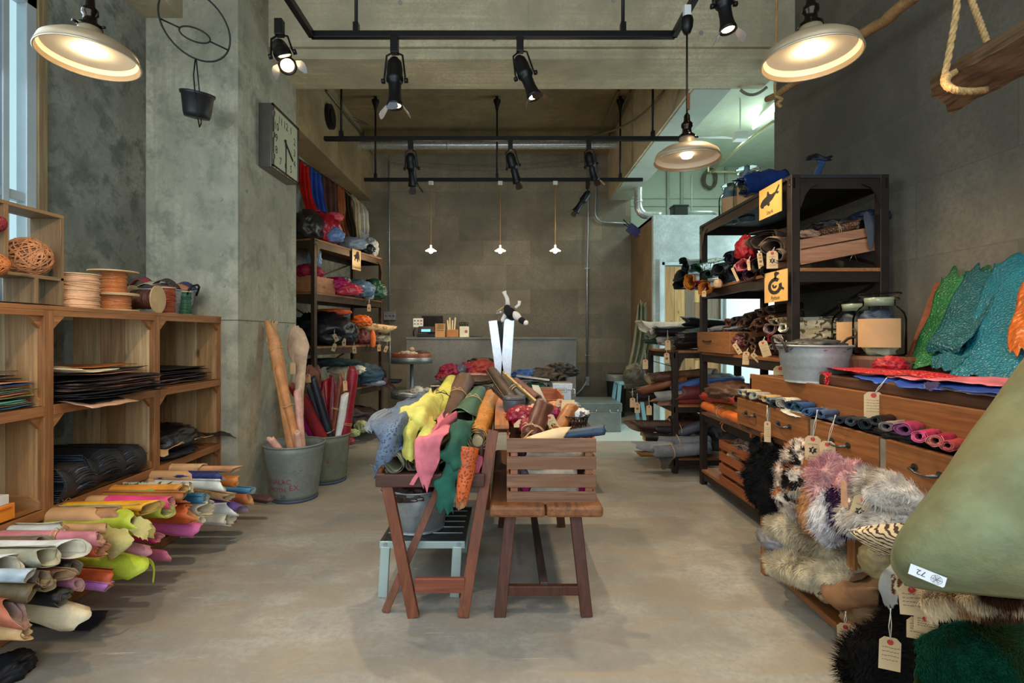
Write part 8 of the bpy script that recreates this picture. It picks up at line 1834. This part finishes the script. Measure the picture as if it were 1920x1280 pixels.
# black fur low, green felted hide
furball('large black fur hanging to the floor at the lower right', W(1692, 1285, Y=1.66), (.30, .34, .34), furmat((14, 14, 15)), 9000, .04, .0014, 28, amp=.25)
furball('black fur mass behind the tags at the lower right', W(1785, 1185, Y=1.68), (.42, .3, .24), furmat((14, 14, 15)), 8000, .035, .0014, 29, amp=.2)
furball('black fur at the very bottom right corner', W(1900, 1210, Y=1.5), (.4, .4, .5), furmat((14, 15, 15)), 8000, .035, .0014, 31, amp=.2)
pelt('bottle green dyed fur at the bottom right corner', [fz((1722, 1195, 1.36), (1790, 1165, 1.3), (1870, 1160, 1.25), (1930, 1150, 1.22)), fz((1718, 1240, 1.3), (1790, 1225, 1.24), (1870, 1215, 1.2), (1930, 1205, 1.18)), fz((1722, 1300, 1.28), (1790, 1300, 1.22), (1870, 1300, 1.18), (1930, 1300, 1.16))], furmat((18, 74, 56), (40, 54, 22), 4, .52), 12000, .014, .001, 30, nu=24, nv=30, droop=.4)
# tags bottom right
for lab, tp, hp, Y_, w_, h_, an in (('large written manila tag with a red ring, front of the cluster below the green hide', (1709, 1097, ), (1709, 1104), 1.38, .060, .082, .06), ('second written tag behind the large one', (1736, 1108), (1736, 1158), 1.40, .055, .05, 0), ('blank tag lower behind the large written one', (1722, 1160), (1722, 1165), 1.42, .055, .06, 0),
    ('written tag on a long white string before the black fur', (1669, 1140), (1669, 1202), 1.5, .054, .096, -.03), ('written tag hanging over the floor left of the black fur', (1585, 1146), (1585, 1174), 1.9, .056, .10, .06), ('shaded tag half behind the floor-side tag', (1603, 1172), (1604, 1186), 1.95, .046, .08, 0), ('dim reddish tag under the goat fur', (1816, 1150), (1816, 1155), 1.32, .04, .04, 0)):
    hangtag(lab, W(tp[0], tp[1], Y=Y_), W(hp[0], hp[1], Y=Y_), w_, h_, an, star=False, lines=4, turn=-.35)
# big green hide
gh = leather((124, 130, 94), .75, 'tan', (140, 122, 74))
t = thing('green_hide', 'very large smooth sage green hide roll filling the lower right foreground', 'hide', W(1800, 900, Y=1.2))
rows = [fz((1935, 660, 1.42), (1950, 640, 1.30), (1990, 600, 1.22), (2080, 560, 1.15)),
        fz((1838, 795, 1.34), (1858, 780, 1.22), (1950, 760, 1.12), (2080, 740, 1.05)),
        fz((1752, 915, 1.30), (1775, 905, 1.16), (1880, 900, 1.06), (2080, 890, 1.0)),
        fz((1690, 1000, 1.30), (1712, 1000, 1.14), (1850, 1000, 1.03), (2080, 1000, .97)),
        fz((1674, 1055, 1.30), (1700, 1060, 1.15), (1850, 1070, 1.04), (2080, 1090, .97)),
        fz((1700, 1095, 1.30), (1740, 1102, 1.2), (1850, 1112, 1.1), (2080, 1130, 1.0))]
MB().grid(surf(rows, 40, 34, .0, .002, 5, 3)).build('hide', [leather((120, 126, 90), .8), gh], t, solid=.006)
# its paper label 72 lies on the hide
st_ = plain('sticker_white', (236, 238, 242), .4, 0, .02); a0 = W(1708, 1055, Y=1.125); a1 = W(1776, 1082, Y=1.085); a3 = W(1709, 1073, Y=1.13)
u = (a1 - a0); u2 = u - V((0, 0, 0)); un = u.normalized(); dn_ = W(1709, 1076, Y=1.125) - a0; vn = -(dn_ - un * dn_.dot(un)).normalized(); L = u.length; Hs = .024
fn_ = un.cross(vn)
if fn_.y > 0: fn_ = -fn_
o_ = a0 + fn_ * .004
m = MB().prism([(0, 0), (L, 0), (L, -Hs * .85), (L * .96, -Hs), (0, -Hs)], o_, un, vn, -.0008 if un.cross(vn).y < 0 else .0008)
m.build('paper_label', st_, t)
m = MB(); write(m, '72', .017, o_ + un * L * .33 - vn * Hs * .45 + fn_ * .0006, -un, -vn, 0, .0)
for p_ in ('', ): pass
cc = o_ + un * L * .76 - vn * Hs * .5 + fn_ * .0008
for r_ in (.0095, .006, .003): m.tube([cc + (un * math.cos(a) + vn * math.sin(a)) * r_ for a in [2 * PI * i / 20 for i in range(20)]], .0003, 4, closed=True, sm=False)
for a in (0, 1.05, 2.1): m.tube([cc + (un * math.cos(a) + vn * math.sin(a)) * .0095, cc - (un * math.cos(a) + vn * math.sin(a)) * .0095], .0003, 4, sm=False)
m.build('printed_number', plain('grey_ink', (70, 70, 78), .6), t)
# ================================================================== HIGH RIGHT: HANGING PLANK AND POLE
t = thing('hanging_plank', 'thick weathered driftwood plank slung on rope at the upper right', 'plank', W(1830, 130, Y=1.9))
pm = wood((106, 82, 58), 1, .3, 1.2)
def slab(pts_top, th, name, parent, mat, seed=0):
    """rough plank between two outlines"""
    rows = surf(pts_top, 30, 8, .03, .010, 10, seed); lo = [[p_ - V((0, 0, th * (1 + .2 * N3(p_ * 8)))) for p_ in r] for r in rows]
    m = MB(); m.grid(rows[::-1], sm=False); m.grid(lo, sm=False)
    for j in (0, -1): m.grid([[r[j] for r in rows], [r[j] for r in lo]], sm=False)
    for i in (0, -1): m.grid([rows[i], lo[i]], sm=False)
    return m.build(name, mat, parent)
slab([[V((1.57, y_, 2.205)), V((1.705, y_ + .05, 2.15))] for y_ in (1.90, 1.7, 1.3, .9, .6)], .045, 'plank', t, pm)
rope = plain('jute_rope', (196, 158, 104), .9, 0, .2, 80, .8, 160)
def ropeobj(label, pts, r, parent=None):
    pp = [spl([V(x) for x in pts], i / 60) for i in range(61)]; m = MB()
    for s_ in range(3):
        q_ = []
        for i, p_ in enumerate(pp):
            a = i * .9 + s_ * 2.1; d_ = (pp[min(i + 1, 60)] - pp[max(i - 1, 0)]).normalized(); e1 = d_.orthogonal().normalized(); e2 = d_.cross(e1); q_.append(p_ + (e1 * math.cos(a) + e2 * math.sin(a)) * r * .55)
        m.tube(q_, r * .62, 6)
    return m.build('rope', rope, parent) if parent else solo('rope', m, rope, label, 'rope')
ropeobj('', [W(1815, -180, Y=1.78), W(1800, -60, Y=1.78), W(1793, 20, Y=1.78), W(1783, 80, Y=1.77), W(1773, 135, Y=1.76), W(1771, 155, Y=1.75), W(1784, 167, Y=1.72), W(1815, 172, Y=1.70), W(1850, 168, Y=1.78)], .010, t)
ropeobj('', [W(1792, 134, Y=1.80), W(1778, 144, Y=1.74), W(1776, 158, Y=1.72), W(1800, 170, Y=1.69), W(1845, 170, Y=1.76)], .010, t)
ropeobj('', [W(1790, -160, Y=1.86), W(1805, -70, Y=1.86), W(1822, 0, Y=1.86), W(1840, 50, Y=1.86), W(1857, 97, Y=1.86)], .010, t)
MB().tube([W(1815, -180, Y=1.78), (1.62, 1.80, 4.39)], .009, 8).build('upper_rope', rope, t); MB().tube([W(1790, -160, Y=1.86), (1.62, 1.84, 4.39)], .009, 8).build('upper_rope', rope, t)
t = thing('driftwood_pole', 'pale driftwood pole tied with rope behind the right pendant lamp', 'pole', W(1560, 90, Y=3.5))
pts = [W(1438, 188, Y=4.0), W(1490, 156, Y=3.6), W(1530, 130, Y=3.35), W(1628, 60, Y=2.9), W(1700, 5, Y=2.6), W(1740, -30, Y=2.45)]
MB().tube([spl(pts, i / 24) + V((.008 * math.sin(i * 1.7), 0, .008 * math.cos(i * 1.3))) for i in range(25)], [.022 + .012 * (i / 24) + .003 * math.sin(i * 2.3) for i in range(25)], 12).build('pole', wood((176, 138, 92), 0, .7), t)
ropeobj('', [(W(1457, 100, Y=3.85).x, 3.85, 4.38), W(1455, 120, Y=3.85), W(1453, 160, Y=3.84), W(1455, 178, Y=3.83), W(1464, 182, Y=3.85), W(1466, 172, Y=3.87)], .010, t)
ropeobj('', [W(1455, 180, Y=3.82), W(1466, 186, Y=3.8), W(1458, 194, Y=3.8), W(1464, 200, Y=3.8)], .012, t)
